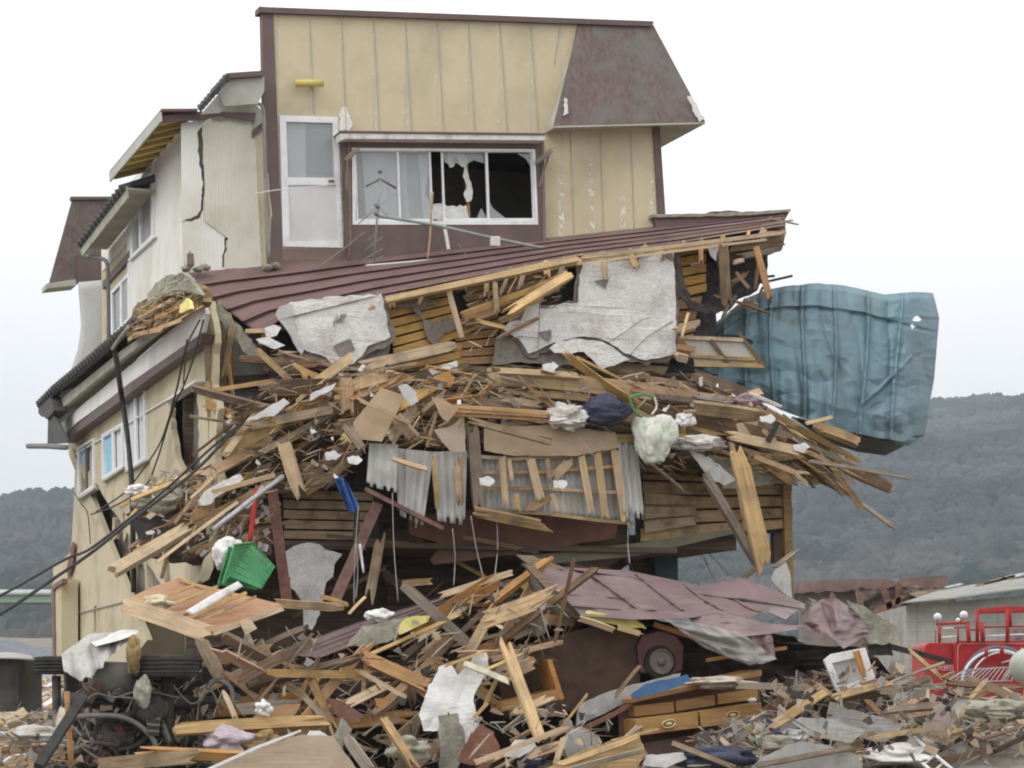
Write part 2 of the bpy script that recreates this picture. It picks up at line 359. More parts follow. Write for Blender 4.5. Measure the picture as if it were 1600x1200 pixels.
iron = M('chassis_iron', (.035, .032, .030), (.085, .075, .065), 7, (1, 1, 1), .7, .3, bump=.3, rnd=.2, dirt=(.16, .14, .11), dscale=2.5, damt=.7)
cloth_g = M('grey_cloth', (.36, .345, .33), (.52, .505, .48), 6, (3, 3, .6), .95, bump=.5, dirt=(.28, .25, .22), dscale=3)
navy = M('navy_cloth', (.035, .038, .065), (.07, .075, .115), 8, (1, 1, 1), .9, bump=.5)
blue = M('blue_cloth', (.05, .14, .42), (.09, .22, .58), 7, (1, 1, 1), .8, bump=.4)
bluef = M('blue_board', (.05, .12, .26), (.08, .17, .33), 4, (1, 1, 1), .7, bump=.1)
wbag = M('white_sack', (.66, .65, .63), (.84, .84, .83), 10, (1, 1, 1), .75, bump=.7, dirt=(.5, .47, .44), dscale=5, damt=.5)
clearb = M('clear_plastic', (.42, .40, .36), (.72, .70, .66), 8, (1, 1, 1), .25, bump=.7, contrast=.7)
colb = M('printed_bag', (.48, .50, .42), (.72, .72, .66), 5, (1, 1, 1), .4, bump=.7, c3=(.52, .24, .28), contrast=.35, dirt=(.30, .45, .26), dscale=6, damt=.6)
green = M('green_plastic', (.045, .24, .085), (.08, .32, .13), 4, (1, 1, 1), .55, bump=.1, dirt=(.10, .17, .09), dscale=5, damt=.7)
cab = M('cabinet_wood', (.30, .165, .055), (.44, .26, .10), 5, (.4, 6, 6), .5, bump=.08, dirt=(.2, .11, .05), dscale=2)
gold = M('brass_pull', (.45, .38, .20), (.6, .52, .32), 6, (1, 1, 1), .4, .5, bump=.1)
lampy = M('yellow_lamp_housing', (.52, .42, .10), (.62, .52, .17), 5, (1, 1, 1), .5, bump=.05)
insul = M('torn_insulation', (.13, .085, .045), (.42, .30, .13), 7, (1, 1, 1), .95, bump=.9, dirt=(.09, .07, .05), dscale=4, damt=.7, c3=(.55, .48, .30))
mos = M('mossy_verge', (.24, .24, .18), (.40, .39, .32), 12, (1, 1, 1), .9, bump=.5, dirt=(.15, .13, .10), dscale=4)
copperd = M('dusty_dark', (.09, .075, .06), (.17, .145, .115), 4, (1, 1, 1), .95, bump=.6)
def glass_mat(name, col=(.55, .6, .62), a=.35):
    m = bpy.data.materials.new(name); m.use_nodes = True; t = m.node_tree; b = t.nodes['Principled BSDF']
    b.inputs['Base Color'].default_value = (*col, 1); b.inputs['Roughness'].default_value = .08; b.inputs['Alpha'].default_value = a; b.inputs['Specular IOR Level'].default_value = .8
    return m
glass = glass_mat('window_glass'); frost = glass_mat('frosted_glass', (.66, .68, .70), .85); frost.node_tree.nodes['Principled BSDF'].inputs['Roughness'].default_value = .5
film = glass_mat('plastic_film', (.5, .5, .48), .30); film.node_tree.nodes['Principled BSDF'].inputs['Roughness'].default_value = .3
# ---------------------------------------------------------------- setting: ground, hills, forest, haze
def interp(x, tab):
    if x <= tab[0][0]: return tab[0][1]
    for (a, b), (c, d) in zip(tab, tab[1:]):
        if x <= c: return b+(d-b)*(x-a)/(c-a)
    return tab[-1][1]
BASE = [(0, 0), (27, 0), (31, .55), (34, 1.15), (38, 1.55), (60, 1.7), (100, 2.5), (150, 3.9), (260, 9)]
def ground_z(x, y):
    d = math.hypot(x, y); z = interp(d, BASE)
    k = max(0, min(1, (d-26)/6))*max(.25, min(1, (90-d)/40))
    q = Vector((x, y, 0))
    return z + k*(.28*noise.noise(q*.45)+.22*noise.noise(q*1.3)+.10*noise.noise(q*3.7))
gm = M('rubble_ground_mix', (.13, .115, .095), (.30, .27, .23), .9, (1, 1, 1), .95, bump=.9, bscale=5, detail=12, c3=(.42, .39, .34), dirt=(.10, .085, .07), dscale=.25, damt=.7)
vs, fs = [], []; ds = [6+i*.9 for i in range(20)]+[24+i*.32 for i in range(70)]+[46.6*(1.045**i) for i in range(41)]
azs = [-2600+i*32 for i in range(int(6800/32))]
for d in ds:
    for a in azs:
        t = (a-800)/F_PX; x = d*t/math.sqrt(1+t*t); y = d/math.sqrt(1+t*t); vs.append((x, y, ground_z(x, y)))
W = len(azs)
for j in range(len(ds)-1):
    for i in range(W-1): a = j*W+i; fs.append((a, a+1, a+W+1, a+W))
tag(wmesh('rubble_covered_ground', vs, fs, gm, origin=(0, 40, 0), smooth=True), kind='structure')
tag(wmesh('ground', [(-2300, -150, -.4), (2300, -150, -.4), (2300, 3000, -.4), (-2300, 3000, -.4)], [(0, 1, 2, 3)], gm, origin=(0, 0, -.4)), kind='structure')
RIDGE = [(-2600, 300), (-600, 325), (0, 337), (110, 340), (500, 380), (900, 425), (1240, 462), (1400, 478), (1470, 484), (1540, 492), (1600, 500), (1800, 515), (4300, 470)]
def ridge_d(px): return interp(px, [(0, 2000), (500, 2100), (1300, 2350), (1700, 2300)])
def hill_z(px, d):
    Dr = ridge_d(px); zr = (interp(px, RIDGE)-15)/F_PX*Dr
    t = (d-800)/(Dr-800); x = d*(px-800)/F_PX
    q = Vector((x*.0035, d*.0025, 3)); nz = noise.noise(q)*1.0+noise.noise(q*2.6)*.45
    if d < 800: return 9+5*(d-260)/540
    if t <= 1: z = 14+(zr-14)*(t**1.1) + nz*34*min(1, t*2)*max(0, 1-t)*1.6
    else: z = zr-(t-1)*zr*1.5 + nz*4
    return z
hm = M('hillside_soil', (.022, .035, .03), (.06, .065, .052), .05, (1, 1, 1), 1, bump=0, detail=8)
vs, fs = [], []; dl = [255+i*38 for i in range(64)]; az = [-2600+i*40 for i in range(int(6800/40))]
for d in dl:
    for a in az:
        t = (a-800)/F_PX; vs.append((d*t, d, max(-.5, hill_z(a, d))))
W = len(az)
for j in range(len(dl)-1):
    for i in range(W-1): a = j*W+i; fs.append((a, a+1, a+W+1, a+W))
tag(wmesh('hills', vs, fs, hm, origin=(0, 800, 0), smooth=True), kind='structure')
def forest():
    import numpy as np
    bm = bmesh.new(); bmesh.ops.create_icosphere(bm, subdivisions=2, radius=1)
    base = np.array([v.co[:] for v in bm.verts]); fc = np.array([[v.index for v in f.verts] for f in bm.faces]); bm.free()
    rng = np.random.default_rng(5); rnd = random.Random(5); protos = []
    for k in range(8):
        r = np.array([1+.55*noise.noise(Vector(b)*2.3+Vector((k*5, 0, 0)))+.3*noise.noise(Vector(b)*6+Vector((k*5, 1, 0))) for b in base]); protos.append(base*r[:, None])
    bm = bmesh.new(); bmesh.ops.create_icosphere(bm, subdivisions=1, radius=1); b1 = np.array([v.co[:] for v in bm.verts]); f1 = np.array([[v.index for v in f.verts] for f in bm.faces]); bm.free()
    prot1 = [b1*np.array([1+.5*noise.noise(Vector(b)*2.3+Vector((k*5, 0, 0))) for b in b1])[:, None] for k in range(8)]; hi = (protos, fc)
    VV, FFs, n = [], [], 0
    for band, cnt, big, (protos, fc) in (((-110, 135), 4600, 1, hi), ((1030, 1660), 17000, 1, hi), ((-900, -110), 9000, 1.7, (prot1, f1)), ((135, 1030), 9000, 1.7, (prot1, f1)), ((1660, 2600), 11000, 1.7, (prot1, f1))):
        for _ in range(cnt):
            px = rnd.uniform(*band); Dr = ridge_d(px); d = math.sqrt(rnd.uniform(830**2, (Dr+25)**2)); 
            if rnd.random() < .06: d = Dr+rnd.uniform(-14, 8)
            z = hill_z(px, d); s = rnd.uniform(2.6, 4.8)*big; con = noise.noise(Vector((px*.006, d*.01, 9))) > .12
            h = s*(rnd.uniform(1.3, 1.8) if con else rnd.uniform(.8, 1.15))
            p = protos[rnd.randrange(8)]; g = rnd.uniform(0, 6.28); c, s2 = math.cos(g), math.sin(g)
            q = np.empty_like(p); q[:, 0] = (p[:, 0]*c-p[:, 1]*s2)*s; q[:, 1] = (p[:, 0]*s2+p[:, 1]*c)*s; q[:, 2] = p[:, 2]*h
            q += np.array([d*(px-800)/F_PX, d-800, z+h*.55]); VV.append(q); FFs.append(fc+n); n += len(p)
    V = np.concatenate(VV); Fa = np.concatenate(FFs)
    me = bpy.data.meshes.new('wooded_hillside'); me.vertices.add(len(V)); me.vertices.foreach_set('co', V.ravel())
    me.loops.add(Fa.size); me.loops.foreach_set('vertex_index', Fa.ravel()); me.polygons.add(len(Fa)); me.polygons.foreach_set('loop_start', np.arange(0, Fa.size, 3)); me.update(calc_edges=True); me.polygons.foreach_set('use_smooth', [True]*len(Fa))
    m = M('forest_mix', (.014, .028, .026), (.030, .043, .038), .012, (1, 1, 1), 1, bump=0, detail=3, contrast=.12, c3=(.062, .062, .055), dirt=(.105, .095, .088), dscale=.008, damt=.8)
    tag(link('wooded_hillside', me, m, Matrix.Translation((0, 800, 0))), kind='stuff', label='hazy wooded hills with dark evergreens and bare brown patches', cat='forest')
forest()
# air
hz = bpy.data.materials.new('hazy_air'); hz.use_nodes = True; t = hz.node_tree; t.nodes.clear()
pv = t.nodes.new('ShaderNodeVolumePrincipled'); pv.inputs['Color'].default_value = (.78, .88, 1, 1); pv.inputs['Density'].default_value = .00018
oo = t.nodes.new('ShaderNodeOutputMaterial'); t.links.new(pv.outputs[0], oo.inputs['Volume'])
b = box_geo(Vector((0, 1400, 160)), Vector((2450, 0, 0)), Vector((0, 1650, 0)), Vector((0, 0, 162.5)))
tag(fixn(wmesh('haze', b[0], b[1], hz)), kind='stuff', label='pale overcast haze in the valley air', cat='haze')

# ---------------------------------------------------------------- far things on the valley floor
def gz(p): return ground_z(p.x, p.y)
def cbox(name, px0, py0, px1, py1, Y, depth, mat, parent=None, bev=0):
    o = plate(name, cut(Y), [(px0, py0), (px1, py0), (px1, py1), (px0, py1)], depth, mat, parent)
    if bev: bevel(o, bev)
    return o
pgreen = M('bridge_green', (.28, .40, .32), (.36, .47, .39), 1, (1, 1, 1), .7, bump=.02)
br = empty('girder_bridge', at(40, 985, 190)); tag(br, 'long pale green girder bridge crossing the valley behind the village houses', 'bridge')
cbox('girder', -260, 929, 260, 941, 190, 5, pgreen, br); cbox('parapet', -260, 921, 260, 926, 190.2, .3, M('bridge_rail', (.55, .58, .57), (.62, .64, .63)), br)
cbox('deck', -260, 926.2, 260, 928.8, 189.6, 5.8, conc, br)
for x in (-150, 150): cbox('pier', x-8, 941.2, x+8, 1080, 191, 3, conc, br)
def gable_house(px0, px1, ybase, yeave, yridge, Y, wallm, label, win=(), hip=True):
    c = at((px0+px1)/2, ybase, Y); g = empty('village_house', c); tag(g, label, 'house')
    cbox('wall', px0, yeave, px1, ybase+14, Y, 7, wallm, g)
    k = (px1-px0)*.09; a, b_ = at(px0-k, yeave+2, Y-.7), at(px1+k, yeave+2, Y-.7); q = (px1-px0)*(.25 if hip else 0)
    r0, r1 = at(px0+q, yridge, Y+3.4), at(px1-q, yridge, Y+3.4); bk = Vector((0, 8.6, 0)); dn = Vector((0, 0, -.22))
    V = [a, b_, r1, r0, a+bk, b_+bk]; n = 6; V += [v+dn for v in V]
    Fs = [(0, 1, 2, 3), (5, 4, 3, 2), (0, 3, 4), (1, 5, 2), (6, 9, 8, 7), (11, 8, 9, 10), (6, 10, 9), (7, 8, 11), (0, 6, 7, 1), (1, 7, 11, 5), (5, 11, 10, 4), (4, 10, 6, 0)]
    fixn(wmesh('roof', V, Fs, M('slate_roof', (.10, .11, .135), (.17, .18, .205), 3, (1, 1, 1), .7, bump=.2), g))
    for (x0, y0, x1, y1) in win:
        f = cbox('window', x0, y0, x1, y1, Y-.06, .05, alu, g); cbox('pane', x0+1.5, y0+1.5, x1-1.5, y1-1.5, Y-.075, .012, M('dim_pane', (.16, .19, .23), (.25, .28, .32), rough=.3), f)
    return g
gable_house(-22, 40, 1062, 1019, 1000, 152, M('house_wall_grey', (.34, .35, .36), (.42, .43, .43)), 'grey walled village house with a dark tiled hip roof behind the dark shed', [(2, 1030, 14, 1042)])
gable_house(33, 86, 1063, 1026, 1011, 140, white_p, 'small white village house with a blue grey roof, beside the wrecked building', [(44, 1036, 58, 1048), (66, 1036, 76, 1048)], hip=False)
sh = empty('collapsed_shed', at(5, 1105, 50)); tag(sh, 'charred dark shed under a bent grey sheet roof at the picture edge', 'shed')
cbox('wall', -40, 1030, 29, 1112, 50, 2.5, M('charred_wall', (.045, .045, .043), (.09, .088, .082), 3, dirt=(.15, .13, .11)), sh)
sheet('roof', cut(50), [(-45, 1020, -2.6), (20, 1019, -2.6), (48, 1024, -2.4)], [(-45, 1027, .3), (15, 1029, .3), (53, 1031, .2)], 8, 3, asb, sh, th=.05)

rb = empty('rust_roofed_warehouse', at(1360, 1000, 100)); tag(rb, 'low wrecked warehouse with a faded rust red roof band, beyond the concrete building', 'warehouse')
rust = M('faded_rust_roof', (.14, .09, .08), (.25, .17, .15), 1.2, (1, 1, 1), .8, bump=.1, dirt=(.09, .075, .07), dscale=.35, damt=.95)
plate('roof', cut(100), ragged([(1243, 911), (1300, 906), (1380, 904), (1400, 909), (1420, 902), (1480, 900), (1484, 917), (1440, 922), (1360, 920), (1243, 928)], 4, 1.8, 9), 7, rust, rb, o=.6)
plate('torn_cladding', cut(100), ragged([(1335, 920), (1400, 915), (1482, 918), (1492, 960), (1486, 1010), (1350, 1010), (1345, 960)], 6, 5, 10), .2, M('burnt_cladding', (.05, .04, .035), (.14, .11, .09), 2.2, dirt=(.22, .16, .13), dscale=1.1, damt=.9), rb, o=1.0, crumple=.5, seed=3, cuts=4)
for i, (x0, y0, x1, y1) in enumerate([(1340, 915, 1352, 990), (1378, 912, 1402, 985), (1420, 930, 1480, 925), (1430, 950, 1484, 940), (1360, 960, 1420, 930), (1405, 905, 1400, 1000), (1260, 935, 1300, 960), (1300, 925, 1302, 990)]): plank3('roof_truss', cut(98.5).hit(x0, y0), cut(98.5).hit(x1, y1), .22, .1, wood['DRGDDRGD'[i]], 900+i, rb)
plate('wall', cut(100), [[(1250, 924), (1478, 916), (1478, 1070), (1250, 1070)], [(1352, 932), (1372, 931), (1372, 985), (1352, 985)], [(1392, 932), (1432, 928), (1434, 985), (1395, 985)]], .3, M('warehouse_wall', (.17, .15, .14), (.30, .26, .24), 1.1, dirt=(.34, .22, .19), dscale=.6, damt=.9), rb)
plate('wall', cut(100), [(1255, 926), (1470, 920), (1470, 1070), (1255, 1070)], .2, dark, rb, o=-6.4)
gb = empty('concrete_building', at(1500, 1060, 80)); tag(gb, 'grey concrete block building with a low sloping roof behind the red fire truck', 'building')
def courses(N, L, tc, col, b):
    sp = N.new('ShaderNodeSeparateXYZ'); L.new(tc.outputs['Object'], sp.inputs[0])
    f = mathn(N, L, 'FRACT', mathn(N, L, 'ADD', mathn(N, L, 'MULTIPLY', sp.outputs['Z'], 3.6), 40.0)); g = mathn(N, L, 'FRACT', mathn(N, L, 'ADD', mathn(N, L, 'MULTIPLY', sp.outputs['X'], .42), 40.0))
    m = mathn(N, L, 'MAXIMUM', mathn(N, L, 'LESS_THAN', f, .06), mathn(N, L, 'LESS_THAN', g, .02)); return mixc(N, L, mathn(N, L, 'MULTIPLY', m, .45), col, (.2, .2, .18))
concb = M('concrete_blocks', (.27, .27, .24), (.38, .38, .34), 1.2, (1, 1, 1), .9, bump=.1, dirt=(.17, .17, .155), dscale=.55, damt=.8, extra=courses)
plate('wall', cut(80), [(1416, 946), (1700, 922), (1700, 1100), (1420, 1100)], 8, concb, gb)
sheet('roof', cut(80), [(1462, 924, -5), (1520, 913, -5), (1600, 903, -5), (1720, 885, -5)], [(1405, 943, .6), (1480, 937, .6), (1600, 921, .6), (1720, 908, .6)], 12, 4, M('concrete_roof', (.22, .22, .20), (.33, .33, .30), 2, dirt=(.15, .15, .13), bump=.2), gb, th=.22)
for i, (x, y, l, h, m) in enumerate([(1490, 916, 30, 3, 'W'), (1545, 912, 44, 3, 'T'), (1570, 905, 50, 4, 'L'), (1588, 900, 40, 4, 'W'), (1555, 909, 60, 3, 'G'), (1575, 903, 36, 3, 'O')]):
    fr = cut(79.5); a, b_ = fr.hit(x-l/2, y+l*.11-1), fr.hit(x+l/2, y-l*.11-1)
    tag(plank3('debris_board', a, b_, h*PXM*2, .06, wood[m], 40+i), ['thin white strip lying on the concrete building roof edge', 'short tan board lying along the roof of the concrete building', 'long pale board across the debris on the concrete roof', 'white slab at the top of the concrete roof debris', 'weathered batten below the others on the concrete roof', 'orange board stub among the scraps on the concrete roof'][i], 'board')

# ---------------------------------------------------------------- fire truck
ft = empty('fire_truck', at(1540, 1130, 58)); tag(ft, 'red fire truck with open top rails and coiled hose, half hidden by rubble', 'fire truck')
red = M('fire_red', (.38, .018, .025), (.48, .03, .035), 2, (1, 1, 1), .5, bump=.05, dirt=(.26, .07, .055), dscale=2.2, damt=.8); redd = M('fire_red_dark', (.30, .015, .02), (.38, .025, .03), 2, rough=.4, bump=.02)
def rnd_rect(x0, y0, x1, y1, r): return [(x0, y1), (x0, y0+r), (x0+r*.3, y0+r*.3), (x0+r, y0), (x1, y0), (x1, y1)]
bevel(plate('body', cut(58), rnd_rect(1445, 1004, 1494, 1092, 7), 1.9, red, ft), .02)
bevel(plate('side_panel', cut(57.8), rnd_rect(1491, 1001, 1660, 1092, 7), .2, red, ft), .02)
plate('trim_line', cut(57.78), [rnd_rect(1496, 1005, 1655, 1090, 6), rnd_rect(1497, 1006, 1654, 1089, 6)[::-1]], .01, M('pinstripe', (.62, .36, .28), (.7, .45, .35)), ft)
F58 = cut(57.7)
def rod(par, name, pts, r, mat, fr=F58, o=0, k=0): return tube(name, [fr.hit(x, y, o) for x, y in pts], r, mat, par, k=k)
for x0, y0, x1, y1, r, m in ((1468, 974, 1468, 1004, .035, red), (1497, 979, 1497, 1004, .022, redd), (1512, 974, 1514, 1004, .045, red), (1463, 975, 1515, 973, .03, red), (1468, 982, 1512, 980, .014, redd), (1462, 985, 1462, 1004, .012, redd),
    (1527, 952, 1527, 1002, .04, redd), (1574, 952, 1574, 1003, .045, red), (1579, 954, 1579, 978, .03, redd), (1534, 972, 1536, 1002, .05, red), (1538, 980, 1660, 977, .02, redd), (1514, 984, 1534, 984, .02, red)):
    rod(ft, 'rail', [(x0, y0), (x1, y1)], r, m)
plate('overhead_rail', cut(57.7), [(1524, 952), (1566, 948), (1660, 947), (1660, 954), (1568, 955), (1524, 958)], .12, red, ft)
rod(ft, 'overhead_rail', [(1524, 957), (1660, 953)], .03, redd, o=-1.5)
for x0, y0, x1, y1 in ((1470, 996, 1495, 994), (1540, 994, 1660, 988), (1472, 982, 1490, 981)): rod(ft, 'grab_bar', [(x0, y0), (x1, y1)], .016, alu)
for x, y, r in ((1465, 964, .085), (1506, 961, .088), (1497, 969, .05)):
    l = blob('spotlight', F58.hit(x, y), r, r*.8, r, alu, amp=.02, fold=0, parent=ft); rod(l, 'lens', [(x+.5, y), (x+.6, y)], r*.7, M('lens', (.6, .62, .62), (.75, .77, .77), rough=.15), o=.06)
rod(ft, 'spotlight_bracket', [(1465, 970), (1465, 976)], .02, redd); rod(ft, 'spotlight_bracket', [(1503, 967), (1500, 975)], .02, redd)
for cx, cy, rx, ry, r, m, o in ((1560, 1068, 54, 55, .075, M('hose_dark', (.10, .11, .14), (.16, .17, .2)), .12), (1560, 1069, 57, 53, .03, alu, .2), (1566, 1070, 49, 51, .02, alu, .2), (1545, 1064, 26, 24, .015, red, .2)):
    tube('hose_coil', [F58.hit(cx-rx*math.cos(g), cy-ry*math.sin(g), o) for g in [i*math.pi/24 for i in range(-6, 34)]], r, m, ft, k=0)
rod(ft, 'hose_clamp', [(1541, 1012), (1541, 1026)], .04, red, o=.25); rod(ft, 'hose_clamp', [(1565, 1008), (1566, 1022)], .04, red, o=.25)
tx = bpy.data.curves.new('lettering', 'FONT'); tx.body = '第六分団'; tx.size = .13; tx.extrude = .003; tx.align_x = 'CENTER'; tx.align_y = 'CENTER'
to_ = bpy.data.objects.new('lt', tx); tme = bpy.data.meshes.new_from_object(to_); to = bpy.data.objects.new('lettering', tme); COL.objects.link(to); tme.materials.clear(); tme.materials.append(M('white_lettering', (.8, .72, .7), (.85, .78, .76), bump=0))
to.parent = ft; to.matrix_local = WORLD['fire_truck'].inverted() @ Matrix.Translation(cut(57.97).hit(1473, 1044)) @ Matrix.Rotation(math.pi/2, 4, 'X')
for x in (1465, 1590):
    tube('wheel', [at(x, 1118, 57.9), at(x, 1118, 58.2)], .42, rubber, ft, k=0, seg=24, smooth=False)
# windscreen-less cab seen at the frame's edge
plate('seat_box', cut(58.6), [(1585, 982), (1660, 978), (1660, 1003), (1585, 1003)], .8, M('engine_clutter', (.12, .10, .09), (.3, .27, .25), 9), ft)
rack = empty('wire_rack', at(1530, 1065, 52)); tag(rack, 'bent wire shelf rack lying in front of the red fire truck', 'rack')
f52 = cut(52)
for i in range(12): tube('wire', [f52.hit(1478+i*8.5, 1066, .5), f52.hit(1512+i*6.5, 1046-i*.4, -.4)], .009, wood['S'], rack, k=0, seg=5)
for q in ([(1474, 1067, .5), (1582, 1064, .5)], [(1508, 1047, -.4), (1588, 1042, -.4)], [(1474, 1067, .5), (1508, 1047, -.4)], [(1568, 1064, .5), (1597, 1013, -.6)], [(1580, 1064, .4), (1604, 1016, -.6)], [(1565, 1036, -.2), (1602, 1024, -.4)]):
    tube('frame_wire', [f52.hit(*p) for p in q], .016, wood['S'], rack, k=0, seg=6)
tag(blob('rounded_tank', at(1612, 1042, 51), .42, .4, .36, M('pale_green_tank', (.45, .50, .44), (.55, .60, .53), 3, bump=.05), seed=3, amp=.06, fold=.02), 'pale green rounded tank shell behind the wire rack', 'tank')
# ---------------------------------------------------------------- the wrecked building
H = empty('wrecked_building', Vector((P0.x, P0.y, 0))); tag(H, 'wrecked three storey building with tan siding, torn open front and sagging maroon porch roof', 'building')
def ud(p): q = p-P0; return q.dot(U), q.dot(D)
def ubox(name, u0, u1, d0, d1, z0, z1, mat):
    o_ = Vector((P0.x, P0.y, 0)); c = o_+U*(u0+u1)/2+D*(d0+d1)/2+Z*(z0+z1)/2
    b = box_geo(c, U*(u1-u0)/2, D*(d1-d0)/2, Z*(z1-z0)/2); return fixn(wmesh(name, b[0], b[1], mat, H, M=FF.mat(c)))
A0 = -1.2
def fp(name, loops, mat, o=0, th=.05, par=H, **k): return plate(name, FF, loops, th, mat, par, o=A0+o, **k)
def fb(name, loops, mat, o=0, th=.05, par=H, **k): return plate(name, FF, loops, th, mat, par, o=o, **k)
def sp_(name, loops, mat, o=0, th=.05, par=H, **k): return plate(name, SS, loops, th, mat, par, o=o, **k)
def inter(y, p, q): t = (y-p[1])/(q[1]-p[1]); return (p[0]+(q[0]-p[0])*t, y)
# top storey front
WIN = [(550, 231), (836, 233), (841, 351), (551, 351)]; DOOR = [(437, 180), (528, 183), (536, 387), (442, 385)]
fp('front_wall', [[(414, 18), (1020, 38), (1039, 352), (940, 366), (845, 379), (545, 410), (418, 420)], DOOR, WIN], beige, th=.14)
fw = COL.objects['front_wall']; Mi_ = WORLD['front_wall'].inverted(); xa, xb = (Mi_ @ FF.hit(484, 100, A0)).x, (Mi_ @ FF.hit(877, 100, A0)).x
for m_ in bpy.data.materials:
    if m_.name == 'siding_beige': f_ = 8/(xb-xa); m_.node_tree.nodes['frq'].inputs[1].default_value = f_; m_.node_tree.nodes['off'].inputs[1].default_value = 50.5-((xa*f_) % 1)
# raised seams of the siding, bent as on the wall
sv = []
for xt, xb in ((484, 491), (534, 541), (584, 593), (634, 643), (684, 693), (732, 742), (781, 793), (829, 841), (877, 866)):
    ye = 178 if xb < 530 else 204
    for d in (-1.1,):
        a, b = FF.hit(xt, 30, A0+.006), FF.hit(xb, ye if xb < 860 else 100, A0+.006); X = U*.006; sv.append(([a-X, a+X, b+X, b-X, a-X-D*.008, a+X-D*.008, b+X-D*.008, b-X-D*.008], [(0, 1, 2, 3), (4, 5, 6, 7), (0, 1, 5, 4), (1, 2, 6, 5), (2, 3, 7, 6), (3, 0, 4, 7)]))
for xt, xb in ((891, 897), (938, 943), (986, 991)):
    a, b = FF.hit(xt, 205, A0+.006), FF.hit(xb, 364, A0+.006); X = U*.006; sv.append(([a-X, a+X, b+X, b-X, a-X-D*.008, a+X-D*.008, b+X-D*.008, b-X-D*.008], [(0, 1, 2, 3), (4, 5, 6, 7), (0, 1, 5, 4), (1, 2, 6, 5), (2, 3, 7, 6), (3, 0, 4, 7)]))
g = join_geo(sv); fixn(wmesh('siding_seam', g[0], g[1], M('seam_sealant', (.40, .375, .30), (.52, .49, .40), 5, bump=.05), H, M=FF.mat(g[0][0])))
flk = M('flaking_paint', (.70, .69, .64), (.82, .81, .77), 14, bump=.5)
for i, l in enumerate([[(531, 172), (539, 166), (546, 180), (550, 196), (545, 204), (530, 204)], [(866, 193), (880, 188), (884, 199), (868, 204)], [(1078, 168), (1090, 158), (1100, 186), (1092, 187)]][:2]):
    fp('flaked_patch', ragged(l, i, 2.4, 4), flk, o=.012, th=.008)
fp('flaked_patch', ragged([(1074, 150), (1080, 148), (1101, 186), (1094, 190), (1085, 176)], 5, 1.6, 4), flk, o=.475, th=.02); fp('flaked_patch', ragged([(883, 152), (887, 156), (888, 176), (881, 180)], 6, 1.4, 4), flk, o=.46, th=.03)
fp('corner_post', [(409, 13), (427, 16), (441, 388), (440, 418), (418, 420)], brownp, o=.03, th=.17)
fp('parapet_cap', [(405, 10), (420, 11), (1022, 33), (1019, 41), (427, 20), (405, 19)], brownp, o=.09, th=.3)
fp('corner_post', [(1020, 196), (1031, 196), (1041, 352), (1029, 354)], brownp, o=.03, th=.2)
fp('apron_panel', [(438, 388), (546, 388), (546, 409), (438, 419)], brownb, o=.02, th=.1)
fp('window_surround', [[(537, 212), (846, 214), (851, 380), (543, 410)], WIN], brownp, o=.16, th=.2)
for x0, x1 in ((543, 547), (846, 850)): fp('jamb_board', [(x0, 216), (x1, 216), (x1+3, 375), (x0+3, 405)], brownb, o=.18, th=.03)
cn = fp('window_canopy', [(532, 204), (852, 208), (852, 211), (532, 207)], brownp, o=.45, th=.5)
fp('canopy_fascia', [(532, 208), (852, 211.5), (851, 219), (540, 216.5), (533, 219)], M('canopy_white', (.62, .60, .56), (.76, .75, .72), 9, (1, 1, 1), .6, dirt=(.38, .26, .2), dscale=4, damt=.6), o=.43, th=.3)
# door
dr = fp('door', [DOOR, [(447, 190), (520, 192), (523, 278), (450, 277)], [(450, 289), (525, 289), (530, 377), (453, 377)]], alu, o=.03, th=.06)
fp('glass_pane', [(446, 189), (521, 191), (524, 279), (449, 278)], glass, o=.0, th=.01, par=dr)
fp('door_panel', [(449, 288), (526, 288), (531, 378), (452, 378)], doorw, o=.005, th=.02, par=dr)
fp('door_handle', [(514, 281), (523, 281), (523, 284), (514, 284)], brownp, o=.06, th=.03, par=dr)
fp('curtain', [(446, 189), (478, 190), (478, 280), (449, 280)], curt, o=-.15, th=.02, crumple=.03, cuts=3)
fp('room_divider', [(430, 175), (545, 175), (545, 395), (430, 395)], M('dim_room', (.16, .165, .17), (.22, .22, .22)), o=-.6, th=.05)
# long window: frame with four sliding leaves
wf = fp('window', [WIN, [(555, 235), (832, 237), (837, 345), (556, 345)]], alu, o=.17, th=.08)
def leaf(x0, x1, y0, y1, o, b=3.2): 
    return fp('sash', [[(x0, y0), (x1, y0), (x1+4, y1), (x0+4, y1)], [(x0+b, y0+b), (x1-b, y0+b), (x1+4-b, y1-b*1.6), (x0+4+b, y1-b*1.6)]], alu, o=o, th=.04, par=wf)
leaf(553, 623, 234, 347, .13); leaf(619, 673, 235, 347, .09); leaf(689, 762, 235, 346, .09); leaf(758, 832, 235, 346, .13)
fp('glass_pane', [(556, 238), (619, 238), (623, 342), (560, 342)], glass, o=.11, par=wf, th=.008)
fp('glass_pane', [(622, 238), (670, 238), (674, 342), (626, 342)], glass, o=.07, par=wf, th=.008)
fp('broken_glass', [(692, 238), (758, 238), (759, 256), (740, 250), (722, 262), (712, 246), (703, 258), (692, 252)], glass, o=.07, par=wf, th=.008)
fp('broken_glass', [(765, 338), (762, 310), (770, 325), (790, 341), (765, 341)], glass, o=.11, par=wf, th=.008)
fp('broken_glass', [(808, 240), (829, 240), (830, 262), (822, 248)], glass, o=.11, par=wf, th=.008)
fp('broken_glass', [(745, 341), (752, 325), (761, 341)], glass, o=.075, par=wf, th=.008)
